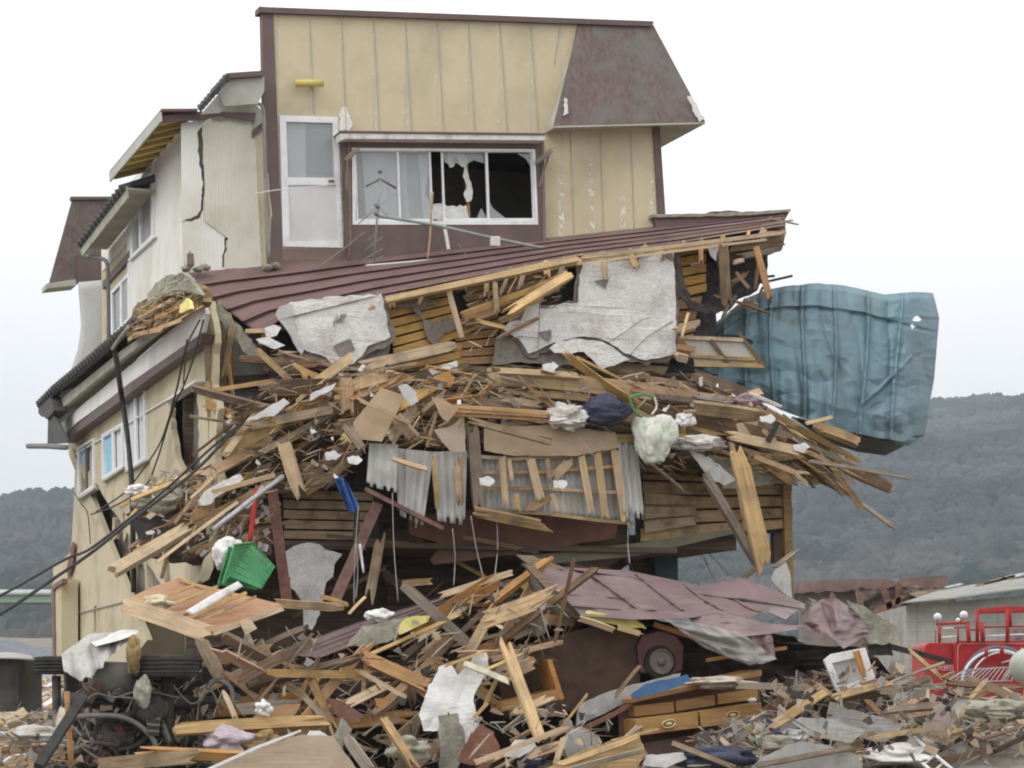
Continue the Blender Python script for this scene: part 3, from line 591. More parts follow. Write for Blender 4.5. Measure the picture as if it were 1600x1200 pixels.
for l, m, o in (([(566, 236), (603, 236), (607, 344), (572, 344)], curt, .0), ([(603, 237), (634, 237), (640, 344), (607, 344)], curt, -.04), ([(652, 237), (669, 237), (671, 262), (664, 300), (672, 318), (675, 344), (662, 344)], curt, -.02),
                ([(634, 237), (652, 237), (660, 344), (640, 344)], gwall, -.1)):
    fp('curtain', l, m, o=o, th=.02, crumple=.02, cuts=3)
fp('torn_paper_screen', ragged([(700, 236), (724, 236), (727, 245), (731, 270), (739, 300), (736, 315), (728, 316), (724, 305), (729, 290), (722, 275), (725, 262), (712, 255), (703, 262), (698, 250)], 3, 2, 5), wbag, o=-.05, th=.01, crumple=.05)
fp('torn_paper_screen', ragged([(668, 322), (690, 318), (705, 322), (730, 320), (734, 344), (670, 344)], 8, 2, 5), wbag, o=-.03, th=.02, crumple=.06)
fp('inner_post', [(727, 250), (731, 250), (735, 345), (731, 345)], wood['O'], o=-.08, th=.08)
# canopy arms
for pts in (([(541, 250), (560, 231)]), ([(543, 252), (541, 300)]), ([(838, 254), (864, 234)]), ([(857, 244), (842, 295)])):
    a, b = FF.hit(*pts[0], A0+.22), FF.hit(*pts[1], A0+.4); 
    plank3('canopy_arm', a, b, .07 if pts[0][0] in (541, 838) else .03, .05, wood['G'] if pts[0][0] in (541, 838) else brownp, pts[0][0], H, brk=(0, .3))
lt = tube('wall_lamp', [FF.hit(462, 130, A0+.14), FF.hit(505, 130, A0+.14)], .058, lampy, H, k=0, seg=16); tube('lamp_bracket', [FF.hit(485, 133, A0-.01), FF.hit(485, 130, A0+.16)], .03, alu, lt, k=0)
# mansard hood at the top corner
def mansard(parent, A_, B_, C_, D_, inner_l, inner_r, back, mat, sof):
    n = back
    Bb, Db = B_+D*n, D_+D*n
    th = Z*-.06
    sk = wmesh('mansard', [A_, B_, D_, C_, Bb, Db, A_+D*.05, C_+D*.05, B_+D*.05-U*.05, D_+D*.06-U*.06, Bb-U*.05, Db-U*.06], [(0, 3, 2, 1), (1, 2, 5, 4), (6, 8, 9, 7), (8, 10, 11, 9), (0, 1, 8, 6), (3, 7, 9, 2), (0, 6, 7, 3), (1, 4, 10, 8), (2, 9, 11, 5), (4, 5, 11, 10)], mat, parent, M=FF.mat(C_)); fixn(sk)
    V = [C_+th*.1, D_+th*.1, Db+th*.1, inner_r+D*n, inner_r, inner_l]; V2 = [v-Z*.03 for v in V]
    fixn(wmesh('soffit', V2+[v for v in V], [(0, 1, 4, 5), (1, 2, 3, 4), (11, 10, 7, 6), (10, 9, 8, 7), (0, 6, 7, 1), (1, 7, 8, 2), (2, 8, 9, 3), (3, 9, 10, 4), (4, 10, 11, 5), (5, 11, 6, 0)], sof, parent))
    return sk
mz = FF.hit(865, 196, A0+.45)
Cm, Dm = FF.hit(866, 196, A0+.45), FF.hit(1102, 190, A0+.45)
mansard(H, FF.hit(905, 36, A0+.03), FF.hit(1020, 37, A0+.03), Cm, Dm, Cm-(-D)*.45, FF.hit(1030, 203, A0+.0)+Z*(Dm.z-FF.hit(1030, 203, A0).z), 7.5, mans, soffit)
fixn(wmesh('hood_cheek', [FF.hit(905, 36, A0+.0), FF.hit(866, 196, A0+.44), Cm+D*.45, FF.hit(905, 36, A0-.05)], [(0, 1, 2), (0, 2, 3), (0, 3, 1), (1, 3, 2)], soffit, H))
# top storey, side volume in ribbed white metal
WL = [(283, 192), (306, 189), (324, 179), (396, 184), (408, 420), (300, 434), (286, 436)]
crack = [(310, 204), (317, 197), (317, 250), (321, 285), (317, 328), (310, 342), (299, 346), (285, 348), (284, 345), (298, 341), (308, 337), (314, 322), (317, 290), (311, 250), (309, 215)]
crack2 = [(351, 372), (360, 369), (361, 371), (354, 376), (354, 392), (350, 400), (350, 418), (347, 418), (347, 400), (351, 390)]
fp('side_block_wall', [WL, ragged(crack, 3, 1.6, 5), ragged(crack2, 4, .7, 4), [(366, 224), (369, 222), (370, 235), (367, 236)], [(363, 245), (366, 246), (365, 253), (363, 252)]], white_c, o=.0, th=.03)
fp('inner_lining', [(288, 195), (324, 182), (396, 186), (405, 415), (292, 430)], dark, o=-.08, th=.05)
fp('wall_patch', [(316, 197), (336, 180), (397, 185), (409, 418), (352, 420), (350, 400), (356, 392), (356, 372), (320, 345), (320, 285)], M('corrugated_white_dirty', (.60, .585, .49), (.69, .68, .60), 1.2, (1, 1, .25), .6, bump=0, dirt=(.45, .42, .32), dscale=1.1, damt=.7, extra=ribs(25, .0028)), o=.02, th=.015)
fp('siding_strip', [(396, 200), (411, 190), (418, 420), (407, 420)], beige2, o=.0, th=.05)
sp_('side_block_wall', [[(284, 191), (198, 290), (199, 522), (286, 437)], [(203, 293), (236, 252), (238, 372), (205, 404)]], white_c, o=-.02, th=.06)
w3 = sp_('window', [[(201, 295), (237, 250), (239, 374), (203, 406)], [(205, 297), (234, 259), (236, 367), (207, 397)]], alu, o=.02, th=.08)
sp_('glass_pane', [(205, 295), (216, 281), (218, 388), (207, 400)], glass, o=-.01, th=.01, par=w3); sp_('glass_pane', [(217, 280), (235, 258), (237, 368), (219, 386)], M('dim_blind', (.30, .30, .29), (.36, .36, .35), rough=.4), o=-.02, th=.01, par=w3)
sp_('sash_bar', [(215, 283), (218, 280), (220, 384), (217, 387)], alu, o=.02, th=.04, par=w3); sp_('curtain', [(204, 296), (218, 280), (219, 388), (206, 400)], curt, o=-.08, th=.02)
sp_('sill', [(200, 405), (240, 368), (240, 371), (200, 408)], alu, o=.04, th=.05, par=w3)
# eave of the side block: soffit open, rafters showing
e1, e0 = SS.hit(252, 184, .55), SS.hit(171, 280, .55); i1 = e1+U*.55; i0 = e0+U*.55
def slabq(name, a, b, c, d, t, mat, par=H): 
    V = [a, b, c, d]+[v+Z*t for v in (a, b, c, d)]; return fixn(wmesh(name, V, [(0, 1, 2, 3), (4, 5, 6, 7), (0, 1, 5, 4), (1, 2, 6, 5), (2, 3, 7, 6), (3, 0, 4, 7)], mat, par))
slabq('eave_roof', e0+Z*.10, e1+Z*.10, i1+Z*.14, i0+Z*.14, .04, brownp)
for k in range(8):
    t = .06+k*.125; a = e0.lerp(e1, t)+Z*.0+U*.03; b = i0.lerp(i1, t)+Z*.16; plank3('rafter', a, b, .10, .10, M('rafter_yellow', (.62, .45, .14), (.74, .57, .24), 4, W_STR) if k == 0 else bpy.data.materials['rafter_yellow'], 60+k, H, brk=(0, 0))
plank3('fascia', e0-D*.05+Z*.02, e1+D*.02+Z*.02, .15, .03, M('fascia_grey', (.42, .43, .36), (.55, .56, .55), 3), 77, H, brk=(0, 0))
fp('verge_board', [(250, 181), (312, 174), (400, 176), (398, 190), (344, 180), (306, 188), (252, 190)], brownp, o=.16, th=.05)
fp('torn_edge', ragged([(308, 183), (398, 178), (396, 190), (360, 186), (344, 190), (330, 183), (312, 196)], 12, 3, 8), mos, o=.12, th=.03)
# main roof edge with its tiles, soffit and gutter pipe
def tiles(name, pts, fr, o, r=.06, n=None, thick=.16, dp=.5):
    parts = []; P = [fr.hit(x, y, o) for x, y in pts]; L = sum((P[i+1]-P[i]).length for i in range(len(P)-1)); n = n or int(L/.24)
    for k in range(n):
        q = curve_at([(p.x, p.y, p.z) for p in P], (k+.5)/n) if False else None
    acc = [0]
    for i in range(len(P)-1): acc.append(acc[-1]+(P[i+1]-P[i]).length)
    for k in range(n):
        s = L*(k+.5)/n; i = max(j for j in range(len(P)-1) if acc[j] <= s); t = (s-acc[i])/(acc[i+1]-acc[i]); c = P[i].lerp(P[i+1], t)
        parts.append(tube_geo([c+fr.n*.10+Z*.0, c-fr.n*dp+Z*dp*.44], r*1.25, 7))
    parts.append(tube_geo(P, thick*.5, 6)); return join_geo(parts)
for pts, fr, o, th in (([(312, 172), (340, 140), (356, 120)], FF, A0+.5, .07),):
    g = tiles('t', pts, fr, o, .035, 9, th, .12); wmesh('roof_tiles', g[0], g[1], tile, H)
fp('eave_infill', [(314, 178), (342, 146), (357, 122), (372, 128), (360, 160), (344, 176)], bpy.data.materials['fascia_grey'], o=.3, th=.05)
fp('ridge_board', [(354, 114), (413, 110), (413, 118), (356, 122)], brownp, o=.5, th=1.2)
fp('gable_soffit', [(360, 122), (413, 118), (413, 142), (403, 162), (350, 166), (345, 150)], M('soffit_grey', (.45, .45, .40), (.55, .55, .50), 3, dirt=(.33, .33, .27)), o=.38, th=.05)
fp('gable_wall', [(338, 166), (398, 160), (412, 176), (412, 200), (396, 200), (396, 182), (330, 182)], soffit, o=.05, th=.1)
tube('drainpipe', [FF.hit(x, y, A0+.3) for x, y in ((356, 148), (364, 154), (385, 157), (404, 162), (411, 172), (413, 200), (416, 300), (421, 405))], .028, M('pipe_grey', (.20, .20, .19), (.28, .28, .27)), H)
tube('loose_conduit', [FF.hit(x, y, A0+.28) for x, y in ((417, 270), (419, 300), (423, 335), (421, 345), (420, 402))], .022, beige2, H)
fp('band_board', [(394, 204), (411, 190), (411, 202), (394, 216)], brownp, o=.05, th=.05)
# back part of the side: second eave, band, window, rear hood and flared panel
b1, b0 = SS.hit(199, 296, .45), SS.hit(128, 388, .45)
g = tiles('t', [(199, 292), (165, 335), (128, 384)], SS, .45, .05, 14, .12); wmesh('roof_tiles', g[0], g[1], tile, H)
slabq('soffit', b0, b1, b1+U*.45-Z*.0, b0+U*.45-Z*.0, .03, soffit); plank3('fascia', b0-Z*.03, b1-Z*.03, .22, .03, soffit, 5, H, brk=(0, 0))
sp_('rear_wall', [[(200, 320), (158, 390), (160, 560), (203, 525)], [(175, 452), (200, 427), (201, 495), (176, 520)]], beige2, o=-.05, th=.1)
sp_('white_band', [(201, 312), (158, 376), (160, 424), (202, 374)], white_p, o=-.03, th=.05)
sp_('timber_band', [(202, 391), (160, 440), (160, 452), (203, 404)], brownp, o=.0, th=.06)
w4 = sp_('window', [[(172, 456), (201, 424), (202, 500), (173, 530)], [(175, 459), (199, 433), (200, 496), (176, 521)]], alu, o=.0, th=.06)
sp_('glass_pane', [(176, 457), (188, 444), (188, 510), (177, 521)], M('dark_glass', (.10, .11, .12), (.16, .17, .18), rough=.2), o=-.03, th=.01, par=w4); sp_('glass_pane', [(189, 443), (200, 431), (201, 497), (189, 509)], bpy.data.materials['dim_blind'], o=-.02, th=.01, par=w4)
sp_('sash_bar', [(187, 446), (190, 443), (190, 508), (187, 511)], alu, o=0, th=.04, par=w4)
RB = -12.0      # rear hood faces the street too, far back on the plot
def fr_(name, l, m, o=0, th=.05, par=H, **k): return plate(name, FF, l, th, m, par, o=RB+o, **k)
fr_('rear_hood', [(114, 309), (190, 309), (200, 300), (200, 420), (120, 404), (118, 437), (75, 450)], mans, th=.1)
fr_('hood_soffit', [(73, 443), (119, 436), (119, 446), (73, 451)], soffit, o=.08, th=.6)
fr_('hood_cap', [(111, 307), (188, 307), (188, 311), (112, 312)], brownp, o=.05, th=.2)
fr_('hood_return', [(119, 398), (165, 406), (164, 438), (121, 442)], brownp, o=.12, th=.2)
sheet('flared_panel', FF, [(122, 440, RB+.4), (163, 437, RB+.5)], [(60, 660, RB-.6), (168, 600, RB+.5)], 4, 14, greyp, H, disp=lambda u, v: 0) if False else None
P_l = [(122, 441), (124, 470), (127, 510), (122, 545), (110, 580), (92, 620)]; P_r = [(164, 437), (166, 470), (168, 510), (170, 540), (172, 570), (175, 610)]
sheet('flared_panel', FF, [(x, y, RB+.4) for x, y in P_l], [(x, y, RB+.5) for x, y in P_r], 14, 5, greyp, H, disp=lambda u, v: .5*u*u*(1-v))
tube('drainpipe', [SS.hit(x, y, .3) for x, y in ((127, 392), (133, 400), (158, 404), (167, 412), (169, 440), (170, 520), (171, 555))], .035, M('pipe_dark', (.10, .10, .10), (.16, .16, .155)), H)
fr_('corner_strip', [(162, 400), (169, 400), (172, 560), (165, 560)], M('yellowish_trim', (.46, .42, .24), (.52, .48, .3)), o=.6, th=.05)
# second storey side: tiled eave, soffit, bands, wall
g = tiles('t', [(218, 502), (180, 533), (130, 576), (90, 608), (64, 634)], SS, .5, .055, 34, .13); wmesh('roof_tiles', g[0], g[1], tile, H)
sheet('tile_roof', SS, [(218, 500, .5), (130, 574, .5), (64, 632, .5)], [(230, 486, -.1), (140, 560, -.1), (80, 612, -.1)], 20, 3, tile, H, th=.05, smooth=False)
sheet('fascia', SS, [(262, 498, .36), (190, 547, .36), (110, 612, .36), (66, 640, .36)], [(262, 508, .36), (190, 562, .36), (110, 628, .36), (80, 652, .36)], 14, 2, soffit, H, th=.04, smooth=False)
sheet('soffit', SS, [(262, 507, .37), (190, 561, .37), (110, 627, .37), (80, 651, .37)], [(268, 512, -.02), (196, 574, -.02), (118, 640, -.02), (93, 662, -.02)], 14, 2, M('soffit_shaded', (.26, .26, .21), (.36, .36, .30), 2), H, th=.03, smooth=False)  # darker copy of the soffit colour, eave shade painted in
sp_('eave_end', ragged([(62, 628), (78, 618), (84, 640), (74, 656), (60, 646)], 2, 1.5, 5), tile, o=.55, th=.25)
sp_('white_band', [(318, 474), (322, 490), (316, 520), (280, 545), (200, 602), (120, 660), (98, 682), (92, 664), (200, 574), (262, 520)], white_p, o=.18, th=.06)
sp_('timber_band', [(315, 522), (312, 536), (240, 586), (180, 632), (120, 676), (102, 692), (100, 682), (125, 660), (200, 600), (270, 552)], brownp, o=.2, th=.2)
holeA = ragged([(262, 622), (304, 596), (310, 640), (312, 742), (300, 760), (275, 715), (268, 670)], 9, 1.6, 9)
tears = [[(204, 808), (207, 806), (209, 850), (207, 900), (205, 926), (203, 880)], [(192, 803), (195, 800), (196, 840), (193, 848)], [(176, 808), (179, 812), (178, 842), (175, 836)],
         [(216, 850), (224, 846), (229, 880), (232, 930), (228, 950), (226, 890)], [(258, 850), (270, 836), (272, 872), (260, 880)], [(111, 930), (116, 926), (115, 948), (112, 944)], [(146, 950), (150, 945), (151, 980), (147, 992)], [(98, 976), (103, 996), (100, 1012), (96, 1000)]]
SW = [(104, 684), (180, 625), (240, 580), (316, 528), (327, 470), (336, 520), (333, 600), (341, 640), (336, 700), (343, 760), (330, 800), (335, 860), (318, 905), (262, 930), (230, 1000), (200, 1040), (85, 1060), (83, 884), (96, 876), (111, 862), (115, 790), (117, 735), (108, 712)]
wa = [[(122, 700), (145, 687), (145, 760), (123, 774)], [(160, 680), (190, 663), (191, 727), (161, 746)], [(195, 620), (224, 601), (226, 716), (197, 731)]]
sp_('side_wall', [ragged(SW[:14], 6, 1.2, 14)+SW[14:]] + [holeA] + tears + wa, beige2, o=0, th=.09)
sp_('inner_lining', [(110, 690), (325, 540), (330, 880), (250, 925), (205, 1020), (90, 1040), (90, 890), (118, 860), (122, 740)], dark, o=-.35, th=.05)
for (i, q), lab in zip(enumerate(wa), ('blue', 'blue', 'white')):
    (x0, y0), (x1, y1), (x2, y2), (x3, y3) = q; n1 = lambda t: (x0+(x1-x0)*t, y0+(y1-y0)*t); n2 = lambda t: (x3+(x2-x3)*t, y3+(y2-y3)*t)
    wn = sp_('window', [[(x0-2, y0-1), (x1+1, y1-3), (x2+1, y2+2), (x3-2, y3+4)], [(x0+.8, y0+2), (x1-1.2, y1+2), (x2-1.2, y2-2), (x3+.8, y3-2)]], alu, o=.04, th=.08)
    h = .5
    sp_('shutter' if i < 2 else 'frosted_pane', [n1(.02), n1(h), n2(h), n2(.02)], bluep if i < 2 else frost, o=-.01, th=.02, par=wn); sp_('frosted_pane', [n1(h), n1(.98), n2(.98), n2(h)], M('dim_net', (.40, .40, .39), (.5, .5, .49)) if i == 0 else curt, o=-.03, th=.02, par=wn)
    sp_('sash_bar', [n1(h-.04), n1(h+.05), n2(h+.05), n2(h-.04)], brownp if i == 0 else alu, o=.03, th=.04, par=wn)
    sp_('sill', [(x3-2, y3+4), (x2+1, y2+2), (x2+1, y2+5), (x3-2, y3+8)], soffit, o=.08, th=.1, par=wn)
sp_('window_hood', [(262, 622), (306, 592), (306, 596), (262, 626)], white_p, o=.14, th=.16)
sp_('conduit', [(118, 708), (300, 600), (300, 602), (118, 710)], alu, o=.03, th=.02)
sp_('conduit', [(90, 965), (190, 940), (190, 941.5), (90, 966.5)], gwall, o=.03, th=.02)
sp_('vent_box', [(203, 568), (213, 562), (213, 598), (203, 604)], tile, o=.1, th=.1)
plate('hanging_gutter', SS, [(75, 652), (84, 648), (96, 670), (104, 692), (74, 694)], .05, tile, H, o=.5); tube('gutter_pipe', [SS.hit(x, y, .7) for x, y in ((44, 697), (75, 697), (103, 699))], .05, M('gutter_grey', (.16, .16, .17), (.24, .24, .25)), H, k=0)
sp_('lower_block', [(81, 912), (96, 905), (96, 1062), (83, 1062)], beige2, o=.35, th=.3); sp_('lower_block_trim', [(80, 915), (97, 904), (97, 911), (82, 921)], copper, o=.4, th=.1); sp_('corner_trim', [(80, 922), (84, 920), (86, 1060), (83, 1060)], copper, o=.38, th=.05)
sp_('torn_ply', ragged([(104, 888), (114, 846), (116, 850), (112, 890), (106, 905)], 4, 1, 6), copper, o=.06, th=.02)
# exposed corner studs
for i, (x0, y0, x1, y1, wd, o, m) in enumerate([(344, 500, 350, 770, 16, .12, 'D'), (333, 520, 338, 640, 7, .15, 'T'), (360, 505, 362, 760, 8, .05, 'O'), (326, 545, 330, 760, 5, .16, 'G'), (338, 640, 340, 770, 6, .15, 'L')]):
    plank3('corner_stud', FF.hit(x0, y0, o), FF.hit(x1, y1, o), wd*PXM, .1, wood[m], 300+i, H)
for i, y in enumerate((556, 606, 655, 700, 742)): plank3('blocking', FF.hit(322, y+3, .1), FF.hit(356, y, .1), .07, .05, wood['TLTLT'[i]], 320+i, H)
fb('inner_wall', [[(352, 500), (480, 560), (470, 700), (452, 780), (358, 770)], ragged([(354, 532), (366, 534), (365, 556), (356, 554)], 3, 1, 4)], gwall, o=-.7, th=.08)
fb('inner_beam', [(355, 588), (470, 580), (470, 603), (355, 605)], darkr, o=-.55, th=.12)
BLK = M('old_deck_boards', (.13, .09, .06), (.26, .19, .125), 5, W_STR, .85, bump=.3, dirt=(.05, .04, .03), dscale=2)
# maroon porch roof (dropped, steeper towards the far end)
T = [(281, 427, A0+.02), (430, 414, A0+.02), (545, 402, A0+.02), (845, 373, A0+.02), (1040, 352, A0+.02), (1225, 333, A0+.0)]
B = [(402, 520, .35), (440, 500, .35), (600, 460, .3), (905, 400, .25), (1060, 380, .2), (1228, 352, .1)]
def ribf(vs_, h, w):
    def f(u, v): return sum(h*min(1, max(0, 1.6-1.6*abs(v-a)/w)) for a in vs_) + .02*noise.noise(Vector((u*14, v*5, 0)))
    return f
def rip(u, v, px=None): return False
sheet('porch_roof', FF, T, B, 110, 110, maroon, H, disp=ribf((.2, .4, .6, .8, .985), .10, .022), th=.03)
fb('roof_deck_edge', ragged([(402, 524), (440, 506), (600, 466), (905, 405), (1060, 385), (1228, 358), (1228, 366), (1060, 393), (905, 413), (600, 474), (440, 514)], 5, 1.2, 12), wood['T'], o=.3, th=.5)
for k_, (l_, o_) in enumerate([([(274, 430), (292, 426), (322, 450), (348, 476), (330, 486), (302, 456)], -.5), ([(322, 476), (344, 470), (372, 506), (392, 536), (376, 540), (350, 512)], .1), ([(366, 524), (384, 520), (400, 540), (408, 566), (396, 568), (380, 548)], .45)]):
    fb('verge_flashing', ragged(l_, 70+k_, 2.6, 6), mos, o=o_, th=.03, crumple=.07, seed=k_, cuts=3)
fb('roof_deck', [(700, 420), (1225, 342), (1229, 366), (905, 413), (700, 452)], BLK, o=-.25, th=.05); fb('deck_end', ragged([(1132, 372), (1227, 358), (1222, 388), (1200, 398), (1140, 410)], 3, 2, 8), BLK, o=-.05, th=.3); fb('torn_void', ragged([(1100, 392), (1196, 384), (1200, 430), (1188, 446), (1172, 462), (1130, 474), (1100, 470)], 3, 4, 8), fel, o=-.45, th=.05)
fb('ridge_casing', [(1021, 337), (1150, 332), (1234, 330), (1222, 352), (1150, 357), (1028, 363)], maroon, o=A0+.12, th=.5); fb('ridge_casing_top', ragged([(1021, 334), (1090, 334), (1160, 331), (1236, 326), (1235, 331), (1160, 337), (1021, 339)], 5, .8, 10), mos, o=A0+.2, th=.5)
fp('roof_rise', ragged([(1108, 331), (1140, 329), (1175, 332), (1140, 334)], 1, .5, 6), copper, o=-.6, th=.3)
# torn eave filling above the side band
sp_('torn_eave', ragged([(212, 478), (232, 460), (262, 440), (290, 440), (312, 452), (320, 470), (300, 482), (262, 504), (232, 518), (206, 522), (188, 526), (200, 500)], 21, 3.5, 8), insul, o=.35, th=.12, crumple=.09, cuts=4)
sp_('torn_felt', ragged([(230, 460), (250, 436), (282, 424), (300, 436), (310, 460), (290, 455), (262, 462), (240, 475)], 22, 3, 8), mos, o=.5, th=.06, crumple=.07, cuts=3)
sp_('loose_foam', ragged([(282, 478), (290, 466), (296, 482), (284, 490)], 5, 1, 4), yel, o=.7, th=.05, crumple=.05)
for i, (x0, y0, x1, y1, wd, m) in enumerate([(196, 520, 300, 470, 5, 'O'), (200, 530, 285, 500, 5, 'T'), (210, 500, 270, 468, 4, 'L'), (222, 512, 302, 462, 4, 'D'), (190, 515, 240, 490, 5, 'D'), (240, 522, 318, 478, 3, 'O'), (205, 524, 255, 515, 6, 'O'), (225, 480, 255, 462, 4, 'T')]):
    plank3('torn_lath', SS.hit(x0, y0, .5), SS.hit(x1, y1, .62), wd*PXM*1.3, .03, wood[m], 340+i, H)
plank3('roof_stub', FF.hit(298, 420, A0+.25), FF.hit(297, 391, A0+.25), .10, .08, brownb, 9, H)
for i, (x, y) in enumerate(((290, 420), (310, 421), (320, 418), (418, 418), (430, 415))): blob('rubble_clod', FF.hit(x, y, A0+.2), .08, .07, .05, mos, seed=i+1, parent=H, sub=2, amp=.5)
# plaster sheets and exposed lath on the front
def lath(quad, n, fr, o, mat, seed, name='lath_panel', gap=.18, par=H, jag=0, th=.03):
    """quad: tl,tr,br,bl pixels; n horizontal boards with gaps and the studs behind, one panel"""
    rnd = random.Random(seed); tl, tr, br, bl = quad; parts = []
    for i in range(n):
        v0, v1 = i/n, (i+1-gap)/n; j0, j1 = rnd.uniform(0, jag), rnd.uniform(0, jag); dz = rnd.uniform(-.01, .012)
        def q(u, v): a = lerp(tl, tr, u); b = lerp(bl, br, u); c = lerp(a, b, v); return fr.hit(c[0], c[1], o+dz)
        nseg = 5; f = []; 
        for k in range(nseg+1):
            u = j0+(1-j0-j1)*k/nseg; w_ = rnd.uniform(-.03, .03)/n; f += [q(u, v0+w_), q(u, v1+w_)]
        m = len(f); V = f+[p-fr.n*th for p in f]; Fs = []
        for k in range(nseg): a = 2*k; Fs += [(a, a+1, a+3, a+2), (a+m, a+2+m, a+3+m, a+1+m), (a, a+2, a+2+m, a+m), (a+1, a+1+m, a+3+m, a+3)]
        Fs += [(0, m, m+1, 1), (m-2, m-1, 2*m-1, 2*m-2)]; parts.append((V, Fs))
    g = join_geo(parts); return fixn(wmesh(name, g[0], g[1], mat, par, M=fr.mat(g[0][0])))
GL = M('lath_golden', (.44, .27, .10), (.60, .40, .18), 5, W_STR, .8, bump=.25, rnd=.06, dirt=(.18, .12, .07), dscale=2.4, damt=.6)
BL = M('lath_brown', (.38, .25, .125), (.56, .40, .215), 5, W_STR, .85, bump=.3, rnd=.1, dirt=(.07, .05, .035), dscale=2, damt=.8)
fb('dark_backing', ragged([(420, 520), (600, 470), (905, 412), (1110, 384), (1120, 520), (1075, 610), (420, 640)], 3, 2, 20), fel, o=-.12, th=.06)  # dark backing sheets stand in for the shaded void behind the torn front
lath([(602, 470), (702, 450), (722, 528), (612, 560)], 6, FF, .1, GL, 1, jag=.05)
lath([(712, 500), (782, 484), (772, 570), (708, 572)], 6, FF, .02, wood['O'], 2, jag=.04)
lath([(600, 560), (720, 535), (730, 575), (590, 600)], 3, FF, .05, GL, 22, jag=.05)
lath([(706, 452), (900, 415), (880, 455), (740, 500)], 4, FF, -.02, GL, 23, jag=.1)
lath([(1054, 388), (1106, 380), (1104, 458), (1050, 470)], 5, FF, .02, GL, 3, jag=.04)
lath([(1050, 470), (1098, 462), (1080, 560), (1050, 566)], 5, FF, .0, wood['O'], 4, jag=.2)
lath([(850, 535), (1070, 555), (1050, 592), (850, 580)], 2, FF, .0, GL, 24, jag=.1)
fb('torn_felt', ragged([(622, 462), (650, 455), (670, 468), (690, 472), (668, 478), (655, 484), (662, 500), (680, 505), (700, 492), (712, 500), (714, 515), (695, 520), (684, 540), (668, 532), (660, 500), (640, 478)], 8, 2, 6), plast_d, o=.16, th=.02, crumple=.05)
def torn(name, l, mat, o, th, seed, amp=2.2, par=H, **k): return fb(name, ragged(l, seed, amp, 9), mat, o=o, th=th, par=par, **k)
torn('plaster_sheet', [(437, 484), (455, 472), (520, 463), (596, 459), (603, 490), (610, 526), (590, 534), (575, 541), (566, 556), (552, 568), (520, 570), (507, 558), (497, 553), (476, 548), (466, 520), (455, 492)], plast, .38, .035, 31, 1.6, crumple=.05)
plate('plaster_flap', FF, ragged([(430, 492), (438, 478), (456, 474), (462, 500), (476, 545), (470, 556), (450, 520)], 2, 1, 8), .03, greyp, H, o=.42, crumple=.08)
torn('plaster_sheet', [(912, 408), (1052, 392), (1055, 470), (1056, 552), (1030, 560), (1008, 563), (975, 552), (965, 542), (940, 530), (902, 526), (870, 534), (838, 548), (826, 552), (812, 530), (785, 514), (798, 502), (815, 500), (826, 476), (842, 460), (843, 482), (862, 478), (880, 474), (903, 474), (906, 430)], plast, .30, .035, 32, 1.6, crumple=.05)
torn('plaster_sheet', [(858, 544), (872, 533), (905, 529), (940, 533), (966, 548), (984, 562), (962, 570), (940, 577), (926, 562), (912, 550), (884, 553), (866, 552)], plast, .36, .03, 33, 1.4, crumple=.05)
torn('plaster_coat', [(775, 530), (790, 512), (815, 530), (830, 556), (860, 548), (880, 556), (910, 556), (930, 570), (900, 572), (800, 566), (770, 570)], plast_d, .20, .03, 34, 2)
torn('plaster_coat', [(590, 545), (612, 530), (604, 560), (572, 568), (560, 562)], plast_d, .2, .03, 35, 2)
torn('hanging_felt', [(1054, 386), (1062, 386), (1066, 440), (1078, 470), (1100, 476), (1122, 470), (1130, 430), (1112, 395), (1118, 385), (1138, 385), (1136, 440), (1152, 470), (1140, 486), (1100, 490), (1074, 482), (1058, 460)], fel, .28, .03, 36, 2.4, crumple=.12)
torn('plaster_flap', [(1106, 386), (1126, 382), (1120, 396), (1119, 408), (1111, 400)], plast, .4, .02, 37, .8)
for i, pts in enumerate(([(945, 538), (975, 520), (1000, 502), (1015, 496)], [(985, 555), (1008, 530), (1040, 508), (1052, 502)], [(843, 462), (843, 510), (840, 545)], [(800, 530), (812, 526), (842, 528)])):
    tube('crack', [FF.hit(x, y, .335) for x, y in pts], .006, dark, H, k=4, seg=5)
for l_, o_, k_ in (([(436, 500), (470, 470), (600, 455), (606, 480), (618, 530), (600, 545), (575, 552), (562, 572), (520, 578), (490, 566), (468, 548), (450, 515)], .33, 1), ([(905, 404), (1054, 388), (1060, 470), (1060, 560), (1010, 570), (975, 562), (930, 540), (870, 542), (828, 560), (806, 532), (780, 518), (796, 496), (828, 470), (843, 455), (846, 476), (896, 470), (901, 430)], .25, 2)):
    torn('plaster_coat', l_, plast_d, o_, .03, 80+k_, 3.4, crumple=.04)
for k_, l_ in enumerate(([(606, 470), (640, 462), (660, 474), (640, 480), (612, 482)], [(930, 440), (950, 436), (946, 452)], [(1030, 396), (1050, 394), (1052, 408)], [(520, 540), (548, 530), (556, 548), (530, 556)], [(840, 520), (862, 515), (858, 534)])):
    torn('plaster_coat', l_, plast_d, .345 if k_ in (1, 2, 4) else .42 if k_ == 3 else .2, .008, 90+k_, 2)
